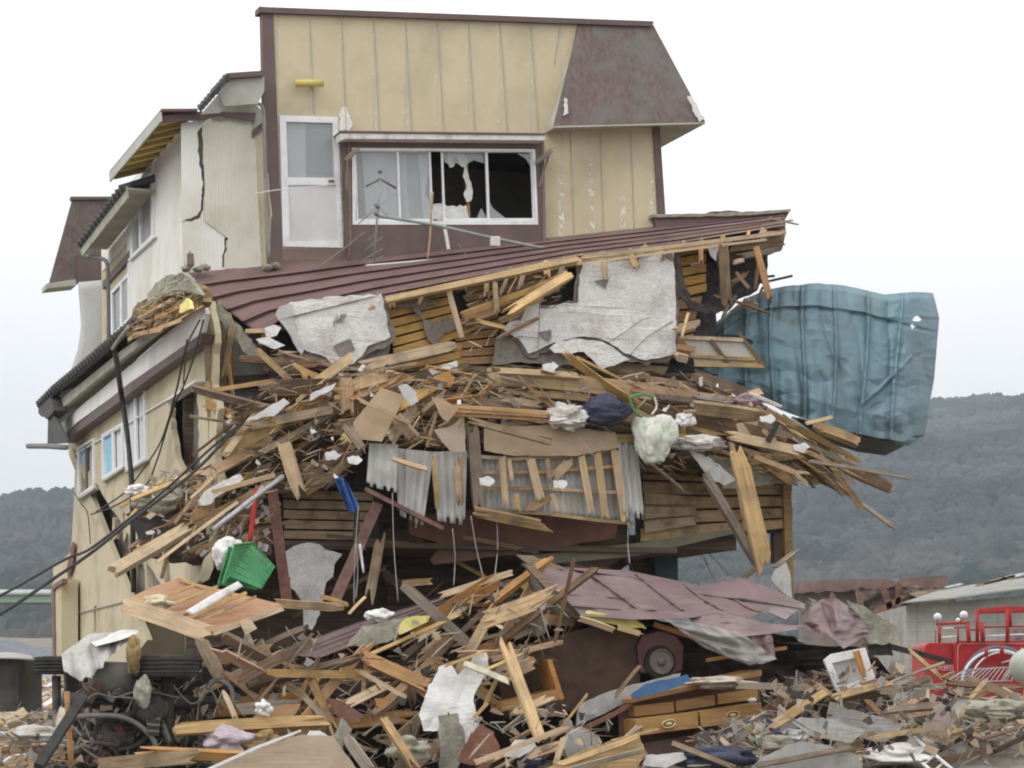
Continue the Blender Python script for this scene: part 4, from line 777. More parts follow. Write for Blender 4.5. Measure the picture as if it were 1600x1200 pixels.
# lower storey fronts
lath([(1000, 728), (1232, 742), (1236, 828), (1000, 850)], 5, FF, .05, BL, 5, jag=.03); lath([(1000, 770), (1090, 776), (1090, 822), (1000, 838)], 3, FF, .12, BL, 6, jag=.1)
fb('dark_backing', [(990, 700), (1230, 720), (1232, 830), (995, 855)], fel, o=-.04, th=.05)
lath([(440, 765), (585, 770), (575, 862), (440, 860)], 6, FF, .1, BL, 7, jag=.04); fb('dark_backing', [(436, 740), (600, 740), (590, 866), (436, 866)], fel, o=-.0, th=.05)
fb('soffit_strip', [(830, 868), (1000, 848), (1150, 826), (1150, 833), (1000, 868), (830, 884)], M('underside_board', (.20, .185, .13), (.28, .26, .19), 2), o=.1, th=.5)
fb('floor_edge_panel', ragged([(640, 806), (740, 796), (860, 806), (966, 812), (962, 840), (830, 862), (680, 882), (672, 876), (690, 850), (640, 835)], 6, 1, 14), copper, o=.1, th=.1)
torn('plaster_sheet', [(446, 862), (470, 850), (500, 850), (520, 862), (535, 866), (522, 890), (505, 930), (500, 960), (488, 985), (474, 980), (470, 940), (452, 915), (448, 888)], plast, .55, .03, 38, 3.4, crumple=.04)
fb('end_post', [(1208, 760), (1222, 760), (1224, 880), (1210, 880)], brownp, o=-.2, th=.15); fb('end_post', ragged([(1224, 756), (1237, 756), (1240, 935), (1228, 940)], 3, .8, 10), wood['T'], o=.1, th=.15)
torn('plaster_flap', [(1215, 885), (1228, 876), (1236, 900), (1238, 935), (1226, 928), (1212, 915), (1204, 905)], plast, .2, .03, 39, 1.4)
for x0, x1, m, o in ((990, 1018, darkr, -2.2), (1020, 1058, M('dark_teal_post', (.05, .10, .11), (.08, .14, .15)), -2.0)): fb('rear_post', [(x0, 840), (x1, 836), (x1+3, 960), (x0+10, 960)], m, o=o, th=.3)
tube('gutter_remnant', [FF.hit(x, y, .45) for x, y in ((600, 464), (700, 446), (800, 426))], .022, brownp, H, k=3)
for i in range(26):
    q = random.Random(i+50); x = 420+i*31+q.uniform(-8, 8); y = interp(x, [(402, 516), (440, 500), (600, 460), (905, 400), (1060, 380), (1228, 354)])
    plank3('rafter_tail', FF.hit(x, y-2, .22), FF.hit(x+q.uniform(-26, 18), y+q.uniform(14, 42), .42), q.choice((.05, .07, .1)), .05, wood[q.choice('LTTGDO')], 700+i, H, brk=(.2, 1.3))
# floors, partitions and far walls that close the volume
uR3, _ = ud(FF.hit(1037, 300, A0)); zt = FF.hit(700, 26, A0).z; z3 = FF.hit(700, 395, A0).z-.1; z2 = FF.hit(600, 640, 0).z; z1 = FF.hit(800, 840, 0).z
uL = ud(FF.hit(418, 300, A0))[0]
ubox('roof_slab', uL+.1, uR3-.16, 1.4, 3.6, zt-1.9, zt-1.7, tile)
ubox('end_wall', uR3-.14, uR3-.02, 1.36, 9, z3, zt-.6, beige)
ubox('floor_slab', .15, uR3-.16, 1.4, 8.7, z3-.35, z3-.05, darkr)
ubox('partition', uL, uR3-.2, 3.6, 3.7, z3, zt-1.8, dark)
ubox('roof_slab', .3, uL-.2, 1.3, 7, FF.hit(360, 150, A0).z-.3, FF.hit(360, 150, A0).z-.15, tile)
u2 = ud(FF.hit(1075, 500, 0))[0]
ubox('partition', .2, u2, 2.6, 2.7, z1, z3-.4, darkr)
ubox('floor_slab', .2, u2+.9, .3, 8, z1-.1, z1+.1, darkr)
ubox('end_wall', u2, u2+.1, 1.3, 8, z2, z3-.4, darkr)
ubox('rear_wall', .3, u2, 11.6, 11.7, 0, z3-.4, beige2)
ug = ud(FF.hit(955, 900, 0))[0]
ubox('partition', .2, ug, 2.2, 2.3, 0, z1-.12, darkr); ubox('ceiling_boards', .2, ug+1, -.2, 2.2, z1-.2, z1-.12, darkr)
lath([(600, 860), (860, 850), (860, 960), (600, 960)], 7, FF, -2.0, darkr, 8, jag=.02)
# ---------------------------------------------------------------- traced timbers: x0 y0 x1 y1 width(px) o0 o1 material | name | label
BARS = '''
870 1196 1000 1150 9 6.6 6.6 T|plank|tan plank lying on the brown weathered boarding at the bottom edge
880 1206 1006 1172 8 6.7 6.7 G|plank|weathered plank along the brown boarding at the very bottom edge
1180 1196 1330 1168 8 6.8 6.7 D|plank|dark plank across the large grey sheet on the bottom edge
1050 1160 1150 1200 7 6.6 6.7 T|batten|tan batten over the dark blue trousers
540 590 543 652 18 1.3 1.3 O|timber_stub|short orange timber block standing upright in the middle of the heap
437 672 470 780 19 1.5 1.7 L|timber_post|stout pale post hanging down at the corner of the heap
555 622 641 661 6 1.6 1.6 L|batten|thin pale batten lying across the tan cupboard panel
545 607 616 588 14 1.3 1.2 T|plank|tan plank end just above the tan cupboard panel
618 650 652 688 16 1.5 1.5 O|plank|rounded orange board tip poking from behind the tan cupboard panel
538 662 572 710 13 1.5 1.6 G|plank|weathered short board dropping below the tan cupboard panel
382 668 520 640 14 1.4 1.2 T|beam|long tan beam rising out of the heap beneath the torn white boards
402 607 552 584 8 1.1 1.0 G|plank|thin weathered plank under the curled end of the roof verge
332 610 432 594 7 1.0 .9 L|batten|pale pointed batten sticking out sideways in front of the grey inner wall
318 628 372 652 13 .5 .9 T|plank|tan board slanting down past the exposed corner studs
478 645 572 618 12 1.2 1.1 D|beam|dark beam behind the orange timber block
400 545 470 610 10 .8 .9 T|plank|tan splintered board continuing down from the roof verge
425 765 449 945 16 1.2 1.3 R|steel_post|brown steel post leaning beside the green crate
590 788 522 942 17 1.0 1.3 R|steel_post|rusty steel brace sloping down past the lower white plaster
558 800 552 900 8 1.1 1.1 K|steel_post|dark pipe stub hanging beside the rusty steel brace
562 850 568 895 4 1.3 1.3 W|pipe|short white tube dangling beside the rusty steel brace
596 830 575 945 13 .8 .9 T|timber_post|brown post standing in the dark ground floor opening
570 764 692 826 7 1.3 1.3 R|steel_angle|thin rusty steel angle under the corrugated sheets
610 715 668 733 7 1.6 1.6 L|batten|pale batten across the corrugated sheets
676 712 684 795 7 1.4 1.4 T|batten|thin upright batten on the corrugated sheets
716 712 719 790 11 1.4 1.4 T|batten|upright tan batten hanging on the last corrugated sheet
738 660 748 795 18 1.2 1.25 G|timber_post|broad weathered upright at the end of the slatted frame
700 634 857 645 6 1.5 1.5 L|batten|upper of three straight orange battens stacked over the tan board
702 641 857 650 5 1.5 1.5 O|batten|middle one of three straight orange battens over the tan board
704 648 856 656 5 1.45 1.45 O|batten|lowest of three straight orange battens over the tan board
728 655 862 691 10 1.6 1.6 T|plank|tapered tan plank slanting across the tan board above the slatted frame
760 584 1020 612 26 1.4 1.3 T|beam|thick splintered beam lying under the big plaster sheet
780 580 905 588 10 1.45 1.45 L|plank|pale split strip on top of the thick splintered beam
846 575 868 581 10 1.5 1.5 O|timber_stub|small orange block resting on the thick splintered beam
820 614 922 622 10 1.35 1.35 T|plank|tan plank just below the thick splintered beam
785 606 812 640 8 1.3 1.4 G|batten|short weathered batten propped under the thick splintered beam
1018 618 1112 628 8 1.3 1.3 G|plank|weathered strip above the printed bag
1068 634 1188 650 20 1.5 1.5 T|beam|stout tan beam with a splintered end to one side of the printed bag
1080 618 1140 628 11 1.3 1.3 G|plank|grey board just above the stout tan beam with a splintered end
1130 678 1252 706 15 1.7 1.7 L|beam|long pale beam crossing in front of the tall leaning post
1178 713 1246 740 9 1.6 1.6 L|plank|pale split plank below the long crossing beam
1240 737 1263 758 6 1.6 1.6 L|batten|snapped pale tip at the end of the split plank
1262 720 1424 747 6 1.6 1.4 G|batten|longest thin batten reaching out over the wooded hillside
1270 665 1342 692 17 1.5 1.4 T|beam|thick block ended beam poking out under the teal metal sheet
1198 640 1345 722 9 1.3 1.2 T|plank|narrow tan plank fanning out beneath the teal metal sheet
1208 668 1352 738 9 1.35 1.2 G|plank|weathered narrow plank below the block ended beam
1226 690 1392 762 20 1.2 1.1 D|plank|wide dark torn board in the fan of timbers
1252 702 1396 768 8 1.3 1.1 T|plank|tan edge strip along the wide dark torn board
1296 722 1346 794 9 1.4 1.3 T|batten|tan batten dropping steeply out of the timber fan
1342 783 1400 826 7 1.3 1.2 G|batten|lowest broken tip pointing down at the hillside
1240 700 1320 770 14 1.0 1.0 G|plank|mossy wide board at the underside of the timber fan
1258 662 1302 651 6 1.6 1.6 L|batten|small pale stick jutting up under the teal metal sheet
1082 585 1182 622 20 1.1 1.0 D|plank|dark brown broken board beside the big plaster sheet
1170 614 1222 636 5 1.3 1.3 W|batten|thin white strip lying along the teal metal sheet
1188 668 1212 690 7 1.7 1.7 L|batten|short pale stick crossing the dark slat in the fan
1200 690 1215 660 9 1.8 1.8 K|slat|dark plastic slat standing in the timber fan
600 470 905 404 11 .55 .5 L|rafter|long pale rafter edge along the lower rim of the porch roof
905 403 1222 364 7 .5 .4 L|rafter|second pale rafter edge running out to the far end of the porch roof
905 412 1200 374 4 .5 .45 L|batten|thin pale batten directly under the far rafter edge
788 492 893 428 14 .6 .55 L|plank|pale snapped plank slanting beside the big plaster sheet
720 492 862 442 9 .5 .5 T|plank|tan plank slanting across the open eave boards
773 438 777 492 8 .55 .55 T|batten|upright torn batten in the open eave
700 450 722 528 9 .5 .5 L|batten|pale batten closing the end of the golden lath panel
740 500 790 512 8 .4 .4 L|plank|stubby pale plank in the open eave
560 575 712 540 18 .5 .4 T|beam|long brown beam under the golden lath panel
585 600 735 572 12 .5 .45 D|beam|dark beam below the long brown beam of the eave
1130 380 1136 482 15 .6 .6 D|timber_post|brown upright at the torn end of the porch roof
1181 385 1204 472 10 .7 .8 O|timber_post|reddish upright dangling over the teal metal sheet
1140 384 1226 374 20 .35 .3 D|beam|broad grey brown beam end under the porch roof tip
1150 402 1222 388 9 .35 .3 G|plank|grey board under the broad beam end
1144 412 1164 406 8 .6 .6 O|timber_stub|small orange stub beside the brown upright
1150 425 1172 452 6 .5 .5 T|batten|thin brace between the two brown uprights
1050 514 1094 505 13 .6 .6 L|plank|pale sawn board end beside the big plaster sheet
1076 488 1064 532 5 .65 .65 L|batten|pale stick crossing the sawn board end
1056 541 1086 546 9 .5 .5 O|timber_stub|orange stub over the slipped sliding door frame
1054 556 1078 562 13 .6 .6 L|timber_stub|pale block at the lower corner of the big plaster sheet
1190 442 1238 431 4 -.2 -.3 K|lath|dark lath tip poking furthest above the teal sheet
1185 434 1210 431 4 -.2 -.3 K|lath|short dark lath above the longest lath tip
1160 400 1182 396 4 -.2 -.2 K|lath|dark lath sticking out under the broad beam end
1200 340 1248 351 3 -.2 -.3 G|lath|thin grey lath sticking out beyond the porch roof tip
1190 352 1240 344 3 -.2 -.3 G|lath|thin grey lath rising beyond the porch roof tip
1178 470 1140 488 4 .3 .3 D|lath|dark lath bridging the bright gap above the teal sheet
1149 690 1198 896 27 1.9 1.7 L|timber_post|tall thick pale post leaning against the lower storey
1143 690 1168 832 9 1.5 1.5 T|batten|narrow tan upright just behind the tall thick pale post
1100 740 1186 886 14 1.7 1.5 G|brace|long weathered brace slanting to the foot of the tall thick pale post
1249 858 1208 888 7 1.6 1.6 G|bundle_of_strips|bundled strips resting at the foot of the tall thick pale post
1160 905 1200 872 8 1.4 1.6 G|plank|short grey plank rising to the foot of the tall thick pale post
740 799 866 824 15 1.5 1.5 T|plank|wedge shaped orange plank hanging under the slatted frame
176 893 296 823 18 2.6 1.4 L|beam|long pale beam thrust out past the tan side wall
243 880 372 784 5 2.2 1.6 L|batten|long thin batten beside the thrust out beam
333 828 442 744 8 2.0 1.7 S|pipe|grey pipe slanting above the green crate
204 781 320 733 6 1.2 1.0 L|batten|pale batten crossing the torn side opening
186 793 204 783 4 1.2 1.2 T|batten|dark tipped end of the batten crossing the side opening
300 822 432 752 12 1.1 1.2 T|plank|tan plank above the thin batten in the torn corner
330 770 430 742 7 1.8 1.8 L|batten|pale batten lying across the white foam block
392 640 300 712 4 1.0 .9 D|batten|thin dark stick leaning in the torn corner
401 764 390 850 8 1.5 1.6 E|pole|bright red pole standing behind the green crate
384 795 412 760 5 1.7 1.7 W|batten|white strip beside the bright red pole
252 905 268 842 6 .7 .7 T|batten|upright batten in the torn lower side wall
256 850 262 910 9 .6 .6 C|pipe|pale green painted strip in the torn lower side wall
271 1140 515 1126 17 5.6 5.4 L|beam|long straight pale beam lying low across the rubble
150 1196 312 1181 20 6.5 6.4 T|beam|thick tan beam at the bottom edge beneath the truck chassis
210 1174 382 1182 14 6.2 6.1 O|beam|orange tan beam on top of the thick bottom beam
0 1174 78 1169 14 4 4 T|beam|tan beam at the picture corner beyond the black steel bar
374 985 404 1068 25 4.0 4.3 G|timber_post|broad weathered post under the broken floor panel
404 1000 422 1062 14 3.9 4.0 G|plank|grey upright plank beside the broad weathered post
404 1028 482 1047 7 4.4 4.4 T|batten|upper of two parallel tan battens beneath the fallen roof strip
402 1042 484 1052 7 4.5 4.4 T|batten|lower one of two parallel tan battens beneath the fallen roof strip
480 1048 528 1152 12 4.8 5.2 T|plank|slanting tan plank in the hollow under the fallen roof strip
424 1056 482 1092 10 4.7 4.9 T|plank|tan plank crossing down to the slanting plank
474 1088 522 1134 9 5.0 5.1 G|plank|grey plank end behind the slanting plank
562 1024 676 1076 20 4.6 5.2 O|beam|thick orange beam pointing down towards the pale torn sheet
560 1048 636 1090 7 4.9 5.1 L|batten|thin pale batten under the thick orange beam
505 1077 560 1046 6 4.8 4.7 O|batten|thin orange batten rising to the fallen roof strip
638 1040 646 1104 10 4.6 4.7 D|timber_post|dark upright behind the thick orange beam
598 1122 652 1204 12 5.8 6.2 T|plank|tan plank sloping to the bottom edge beside the torn sheets
540 1150 580 1206 15 6.0 6.2 G|plank|weathered board stub near the cracked white slab
446 1140 482 1206 14 5.9 6.1 G|plank|weathered board crossing the orange plywood
350 1050 402 1092 8 4.6 4.7 O|batten|orange batten in front of the chassis frame
348 1078 371 1130 8 5.3 5.4 L|batten|pale upright batten resting on the long low beam
308 990 344 1060 17 4.8 4.9 G|plank|paint flecked board hanging from the broken floor panel
785 994 846 1160 16 5.4 6.0 L|timber_post|tall pale board standing aslant before the brown cupboard
786 1058 834 1034 20 5.2 5.1 T|plank|wide tan board crossing behind the tall aslant board
692 1042 762 1016 4 5.5 5.4 L|batten|thin pale stick above the pale torn sheet
725 1036 797 1066 9 5.7 5.7 C|batten|cream painted batten crossing the torn sheets
745 1052 818 1020 5 5.5 5.5 L|batten|thin pale stick crossing the tall aslant board
757 1104 776 1062 6 5.4 5.4 T|batten|short batten behind the cream painted batten
738 1124 762 1098 5 5.5 5.5 L|batten|small pale batten below the cream painted batten
742 1192 892 1134 8 6.4 6.2 L|batten|bright pale batten pointing up at the bottom of the heap
868 1194 882 1148 9 6.2 6.2 L|batten|short upright batten propping the bright pale batten
740 954 902 970 13 3.2 3.2 T|plank|wide plank on the stack under the fallen mauve roof
744 966 892 976 6 3.3 3.3 L|plank|thin pale plank in the stack under the fallen mauve roof
736 982 822 968 7 3.2 3.2 O|plank|orange plank end in the stack under the fallen mauve roof
684 932 802 894 10 3.8 3.6 L|rafter|pale rafter forming the broken ridge of the fallen roof
650 1002 742 938 8 4.0 3.9 L|rafter|pale splintered rafter under the broken ridge
556 1032 722 958 6 4.2 4.0 L|rafter|thin pale edge board under the fallen roof strip
640 992 762 902 12 3.6 3.5 D|rafter|dark rafter close below the broken ridge
622 1034 742 930 11 3.8 3.6 D|rafter|dark brown rafter running down into the hollow
666 1042 760 950 9 3.9 3.7 D|rafter|dark rafter ending near the pale torn sheet
700 1010 830 980 6 3.8 3.7 T|batten|tan batten sloping under the planks near the round disc
716 1020 800 1002 9 4.2 4.1 T|plank|tan plank behind the top of the tall aslant board
822 1010 908 996 7 4.0 3.9 G|plank|grey board edge above the brown cupboard
498 930 545 945 7 3.0 3.0 T|plank|tan strip lying on the ridge behind the white lump
425 942 538 950 13 3.2 3.1 T|beam|tan beam lying behind the broken floor panel
545 960 572 932 5 3.2 3.2 L|batten|thin pale stick leaning beneath the rusty brace
1340 1086 1478 1070 8 4.2 4.0 G|batten|long grey batten lying in front of the red fire truck
1265 1066 1312 1100 11 4.4 4.6 T|plank|tan board beside the broken white frame
1352 1090 1384 1124 9 4.6 4.7 O|plank|orange board crossing under the long grey batten
1382 1118 1452 1084 8 4.8 4.6 O|plank|reddish plank rising beneath the long grey batten
1398 1122 1462 1110 9 4.8 4.8 L|plank|pale plank end beside the pink sheet
1440 1132 1492 1094 7 4.6 4.5 K|bar|dark bar rising towards the white bin
1418 1014 1474 1062 7 3.2 3.3 T|curled_strip|tan veneer strip curling down beside the fire truck
1470 1062 1494 1050 7 3.3 3.3 T|curled_strip|upturned end of the curling veneer strip
1474 1066 1602 1076 10 3.4 3.4 D|beam|dark brown beam below the bent wire rack
1562 1074 1604 1096 8 3.8 3.8 L|plank|pale board crossing the dark brown beam
1362 1152 1442 1140 8 5.8 5.6 L|batten|pale batten edge under the grey blue sheets
1486 1152 1602 1088 5 5.2 4.8 T|batten|long thin batten in the far corner rubble
1390 1010 1486 1034 9 2.9 2.9 K|pole|dark bent pole pointing at the fire truck
1500 1120 1590 1105 8 4.6 4.5 T|plank|tan plank lying in the rubble below the wire rack
1540 1180 1602 1150 9 5.4 5.2 D|plank|dark plank in the bottom corner rubble
60 1198 130 1088 13 7.5 6.8 K|bar|black steel bar slanting before the truck chassis
92 1142 103 1098 11 6.6 6.6 C|strip|pale strip beside the black steel bar
104 1080 111 1196 8 6.9 6.9 O|pole|orange pole standing behind the black steel bar
1000 1040 960 1090 6 4.8 5 D|batten|dark stick beside the drawer cabinet
1100 1032 1230 1012 6 4.4 4.2 O|batten|thin brown edge above the drawer cabinet
1020 975 1105 1002 8 4.1 4.1 O|plank|orange strip under the hanging edge of the mauve roof
905 966 960 985 9 4.6 4.6 L|plank|broken pale lath below the longer piece of yellow foam
965 980 1008 992 8 4.6 4.6 L|plank|second broken pale lath below the yellow foam
'''
for i, ln in enumerate(BARS.strip().split('\n')):
    d, nm, lab = ln.split('|'); v = d.split(); x0, y0, x1, y1, wd, o0, o1 = map(float, v[:7]); m = v[7]
    a, b = FF.hit(x0, y0, o0), FF.hit(x1, y1, o1); rn = random.Random(i)
    wm = wd*PXM*(.97 if o0 < 3 else .88); clean = m in 'RKSE' or nm in ('pipe', 'pole', 'round_pole')
    if nm in ('pipe', 'pole', 'round_pole') and m not in 'K': o = tube(nm, [a, a.lerp(b, .5)+Z*.01, b], wm/2, wood[m], k=2, seg=10)
    else: o = plank3(nm, a, b, wm, min(wm*.8, .11) if wd > 9 else min(wm*.6, .035), wood[m], i, brk=(0, 0) if clean else (rn.choice((.2, .5, 1)), rn.choice((.2, .6, 1.1))), roll=rn.uniform(-.5, .5), bow=0 if clean else rn.uniform(-.02, .02))
    tag(o, lab, nm.replace('_', ' '))

# ---------------------------------------------------------------- traced sheets and boards
def sh_(name, lab, loop, mat, o, th=.02, seed=0, amp=1.2, crumple=.03, cat=None, cuts=2):
    q = plate(name, FF, ragged(loop, seed, amp, 8), th, mat, None, o=o, crumple=crumple, seed=seed, cuts=cuts); return tag(q, lab, cat or name.replace('_', ' '))
sh_('cupboard_panel', 'tan cupboard panel with cut corners tilted in the heap', [(596, 606), (634, 618), (597, 690), (556, 686), (552, 660)], card, 1.45, .03, 1, .5, 0, 'panel')
sh_('white_board', 'large white board with a torn edge near the corner of the heap', [(383, 658), (443, 622), (453, 630), (428, 650)], wood['W'], 1.5, .03, 2)
sh_('white_board', 'narrow white board above the orange timber block', [(484, 627), (486, 615), (525, 598), (521, 607)], wood['W'], 1.4, .02, 3)
sh_('hardboard_sheet', 'brown hardboard sheet bent over the corrugated sheets', [(678, 672), (700, 668), (726, 650), (727, 706), (704, 706), (690, 690)], card, 1.4, .015, 4)
sh_('hardboard_sheet', 'small folded tan sheet above the brown hardboard sheet', [(674, 620), (692, 622), (716, 640), (699, 660), (686, 648)], card, 1.55, .015, 5)
sh_('tan_board', 'long tan board lying on top of the slatted frame', [(757, 668), (860, 664), (962, 676), (968, 700), (900, 712), (800, 712), (757, 704)], card, 1.3, .03, 6, .8, .02, 'board')
sh_('metal_scrap', 'crumpled shiny metal scrap near the small folded sheet', [(622, 604), (634, 600), (650, 612), (654, 628), (642, 634), (630, 620)], greyp, 1.6, .01, 7, 1.5, .06)
sh_('pale_strip', 'pale blue grey slat tilted below the long brown eave beam', [(670, 578), (714, 563), (716, 572), (676, 586)], wood['W'], .9, .015, 8, .6, 0)
sh_('splintered_board', 'orange splintered board among the straw like splinters', [(664, 596), (700, 580), (712, 590), (704, 606), (680, 604)], wood['O'], 1.2, .02, 9)
sh_('painted_board', 'grey painted board hanging beneath the printed bag', [(1075, 702), (1110, 716), (1150, 750), (1132, 758), (1116, 752), (1096, 730)], wood['W'], 1.3, .02, 10)
sh_('mossy_panel', 'mottled grey panel behind the tall thick pale post', [(1118, 716), (1180, 722), (1250, 744), (1262, 750), (1180, 760), (1130, 764)], mos, 1.05, .03, 11)
sh_('tan_block', 'tan board square under the stout splintered beam', [(1150, 662), (1184, 658), (1186, 690), (1160, 694)], card, 1.5, .05, 12, .6, 0)
sh_('foam_block', 'large white foam block lodged at the torn corner', [(312, 782), (322, 768), (352, 750), (376, 740), (380, 748), (352, 768), (336, 778), (330, 788), (314, 790)], wbag, 1.3, .15, 13, 1, .05)
sh_('foam_block', 'white foam scrap above the upper plaster flap', [(414, 512), (428, 506), (440, 512), (432, 524), (418, 528)], wbag, .6, .06, 14, 1.5, .05)
sh_('foam_block', 'thin white foam sliver lying on the maroon porch roof', [(388, 483), (410, 480), (424, 482), (408, 487), (392, 487)], wbag, -.25, .03, 15, .4, .01)
sh_('foam_block', 'white foam offcut below the scrap on the porch roof edge', [(400, 530), (420, 526), (446, 540), (430, 545), (406, 536)], wbag, .6, .04, 16, 1.2, .03)
sh_('tan_batten', 'tan slat under the white foam scrap on the porch roof', [(384, 514), (418, 513), (418, 520), (384, 520)], wood['L'], .5, .03, 17, .4, 0)
sh_('torn_wall_sheet', 'large pale torn sheet standing crumpled in the lower heap behind the cream batten', [(690, 1041), (708, 1038), (718, 1056), (745, 1018), (757, 1015), (764, 1044), (746, 1076), (738, 1096), (748, 1128), (742, 1166), (734, 1142), (728, 1168), (714, 1134), (700, 1112), (684, 1142), (660, 1142), (653, 1118), (668, 1080)], wood['W'], 5.3, .02, 18, 1.8, .14, 'sheet', 4)
sh_('tan_torn_sheet', 'drab torn sheet beneath the large pale torn sheet', [(684, 1118), (712, 1114), (726, 1152), (716, 1202), (688, 1202)], mos, 5.4, .02, 21, 2.2, .1, None, 3)
sh_('cracked_slab', 'broken white slab beside the folded grey scrap', [(473, 1160), (486, 1142), (500, 1142), (514, 1152), (506, 1180), (484, 1184)], wbag, 6.2, .05, 22, 1, .02)
sh_('grey_scrap', 'folded grey green scrap beside the broken white slab', [(510, 1170), (528, 1140), (534, 1122), (550, 1140), (534, 1168), (516, 1186)], mos, 6.0, .03, 23, 1.5, .08)
sh_('plywood_sheet', 'orange plywood sheet sloping up from the bottom edge', [(320, 1204), (400, 1172), (470, 1148), (520, 1150), (560, 1204)], card, 6.3, .03, 24, .8, .02)
sh_('steel_edge', 'pale metal edging strip along the orange plywood sheet', [(318, 1203), (400, 1166), (470, 1140), (471, 1143), (402, 1170), (324, 1205)], alu, 6.4, .02, 25, .2, 0)
sh_('grey_slab', 'flat grey slab sloping behind the drawer cabinet', [(902, 1134), (906, 1100), (960, 1078), (1064, 1052), (1052, 1078), (996, 1090)], gwall, 4.6, .06, 26, .8, .02)
sh_('slab_edge', 'brown broken edge board of the flat grey slab', [(898, 1142), (960, 1112), (996, 1090), (998, 1096), (960, 1120), (902, 1148)], copper, 4.8, .05, 27, .8, 0)
sh_('blue_board', 'flat blue board lying on the drawer cabinet', [(986, 1086), (1010, 1068), (1074, 1054), (1080, 1066), (1040, 1080), (990, 1092)], bluef, 5.0, .02, 28, .8, .01)
sh_('grey_rock_slab', 'rounded grey slab between the bright batten and the cabinet', [(880, 1168), (890, 1146), (910, 1136), (936, 1150), (942, 1160), (920, 1186), (888, 1186)], gwall, 5.8, .12, 29, 1, .04)
sh_('teal_grey_sheet', 'small pointed grey sheet standing beside the dark blue cloth', [(1214, 1138), (1218, 1100), (1246, 1124), (1250, 1136), (1230, 1142)], greyp, 5.6, .02, 30)
sh_('teal_grey_sheet', 'large grey blue bent sheet below the broken white frame', [(1292, 1134), (1298, 1096), (1326, 1108), (1400, 1126), (1416, 1144), (1380, 1160), (1330, 1150)], gwall, 5.2, .02, 31, 1.4, .06)
sh_('ribbed_sheet', 'ribbed pale sheet lying in front of the grey blue bent sheet', [(1240, 1130), (1252, 1120), (1310, 1126), (1352, 1144), (1330, 1160), (1270, 1152)], asb, 5.8, .02, 32, 1.2, .05)
sh_('grey_sheet', 'large grey sheet on the bottom edge in front of the ribbed pale sheet', [(1168, 1206), (1190, 1184), (1250, 1158), (1290, 1164), (1340, 1180), (1350, 1206)], gwall, 6.6, .02, 33, 1.2, .04)
sh_('pink_sheet', 'faded pink sheet beside the white bin', [(1446, 1138), (1462, 1116), (1484, 1112), (1486, 1138)], M('pink_faded', (.42, .32, .33), (.52, .42, .42), 3), 4.6, .02, 34)
sh_('tan_board', 'square tan board below the faded pink sheet', [(1440, 1146), (1444, 1128), (1484, 1132), (1484, 1152)], card, 5.0, .03, 35, .8, 0, 'board')
sh_('orange_board', 'reddish board under the long grey batten', [(1420, 1096), (1446, 1084), (1452, 1104), (1436, 1108)], copper, 4.5, .02, 36)
sh_('buckled_sheet', 'drab buckled panel between the crumpled mauve sheet and the dark pole', [(1322, 938), (1346, 946), (1380, 968), (1404, 980), (1406, 1002), (1380, 1008), (1358, 1006), (1340, 980)], mos, 3.0, .03, 37, 1.4, .08)
sh_('dark_board', 'dark board beneath the drab buckled panel', [(1356, 1008), (1392, 1004), (1396, 1024), (1362, 1024)], fel, 2.9, .03, 38)
sh_('yellow_foam', 'short piece of yellow foam at the peak of the fallen roof', [(807, 906), (815, 902), (826, 908), (834, 914), (842, 922), (848, 928), (836, 930), (822, 924), (812, 914)], yel, 3.6, .08, 39, 1.4, .05)
sh_('yellow_foam', 'longer piece of yellow foam along the lower edge of the mauve roof', [(908, 962), (920, 954), (940, 958), (966, 966), (986, 966), (1004, 976), (1010, 982), (980, 980), (950, 974), (920, 970)], yel, 4.4, .08, 40, 1.4, .05)
sh_('yellow_foam', 'yellow foam sheet lying on the fallen roof strip', [(620, 982), (634, 966), (652, 962), (672, 962), (668, 972), (650, 980), (624, 992)], yel, 4.2, .03, 41, 1, .03)
sh_('orange_bent_sheet', 'curved orange veneer sheet above the low straight beam', [(382, 1138), (404, 1112), (440, 1102), (470, 1100), (460, 1118), (420, 1134)], wood['O'], 5.1, .015, 42, 1, .06)
sh_('grey_board', 'broad grey board in the shade behind the curved orange veneer', [(366, 1100), (420, 1094), (476, 1092), (440, 1110), (380, 1118)], wood['G'], 4.9, .03, 43, 1, .02)
sh_('brown_sheet', 'brown bent sheet below the thick orange beam', [(512, 1090), (540, 1098), (570, 1118), (556, 1130), (526, 1118)], copper, 5.2, .02, 44, 1, .05)
sh_('brown_veneer', 'splintered brown veneer fan at the bottom beside the torn sheets', [(716, 1190), (736, 1150), (752, 1130), (770, 1142), (782, 1170), (760, 1200)], copper, 5.9, .02, 45, 2.4, .08)
sh_('pale_tray', 'pale blue tray lid beside the upright aslant board', [(788, 1182), (806, 1156), (832, 1156), (838, 1166), (812, 1184)], wood['W'], 6.1, .03, 46, .6, .01)
sh_('brown_plank_field', 'brown weathered boarding on the bottom edge below the rounded slab', [(850, 1206), (900, 1178), (960, 1156), (1000, 1146), (1010, 1180), (990, 1206)], wood['T'], 6.4, .03, 47, 2.4, .06)
sh_('cream_sheet', 'cream paper sheet spread under the open drawer', [(1004, 1196), (1010, 1180), (1068, 1176), (1074, 1186), (1040, 1200)], wbag, 6.3, .01, 48, 1, .02)
sh_('tan_torn_wall', 'torn tan board standing at the lower side corner', [(312, 905), (320, 872), (330, 862), (334, 888), (326, 905), (316, 910)], beige2, 1.6, .03, 49)
sh_('brown_board', 'brown board behind the torn side opening', [(248, 770), (262, 758), (306, 772), (310, 800), (280, 806), (256, 800)], copper, .6, .03, 50)
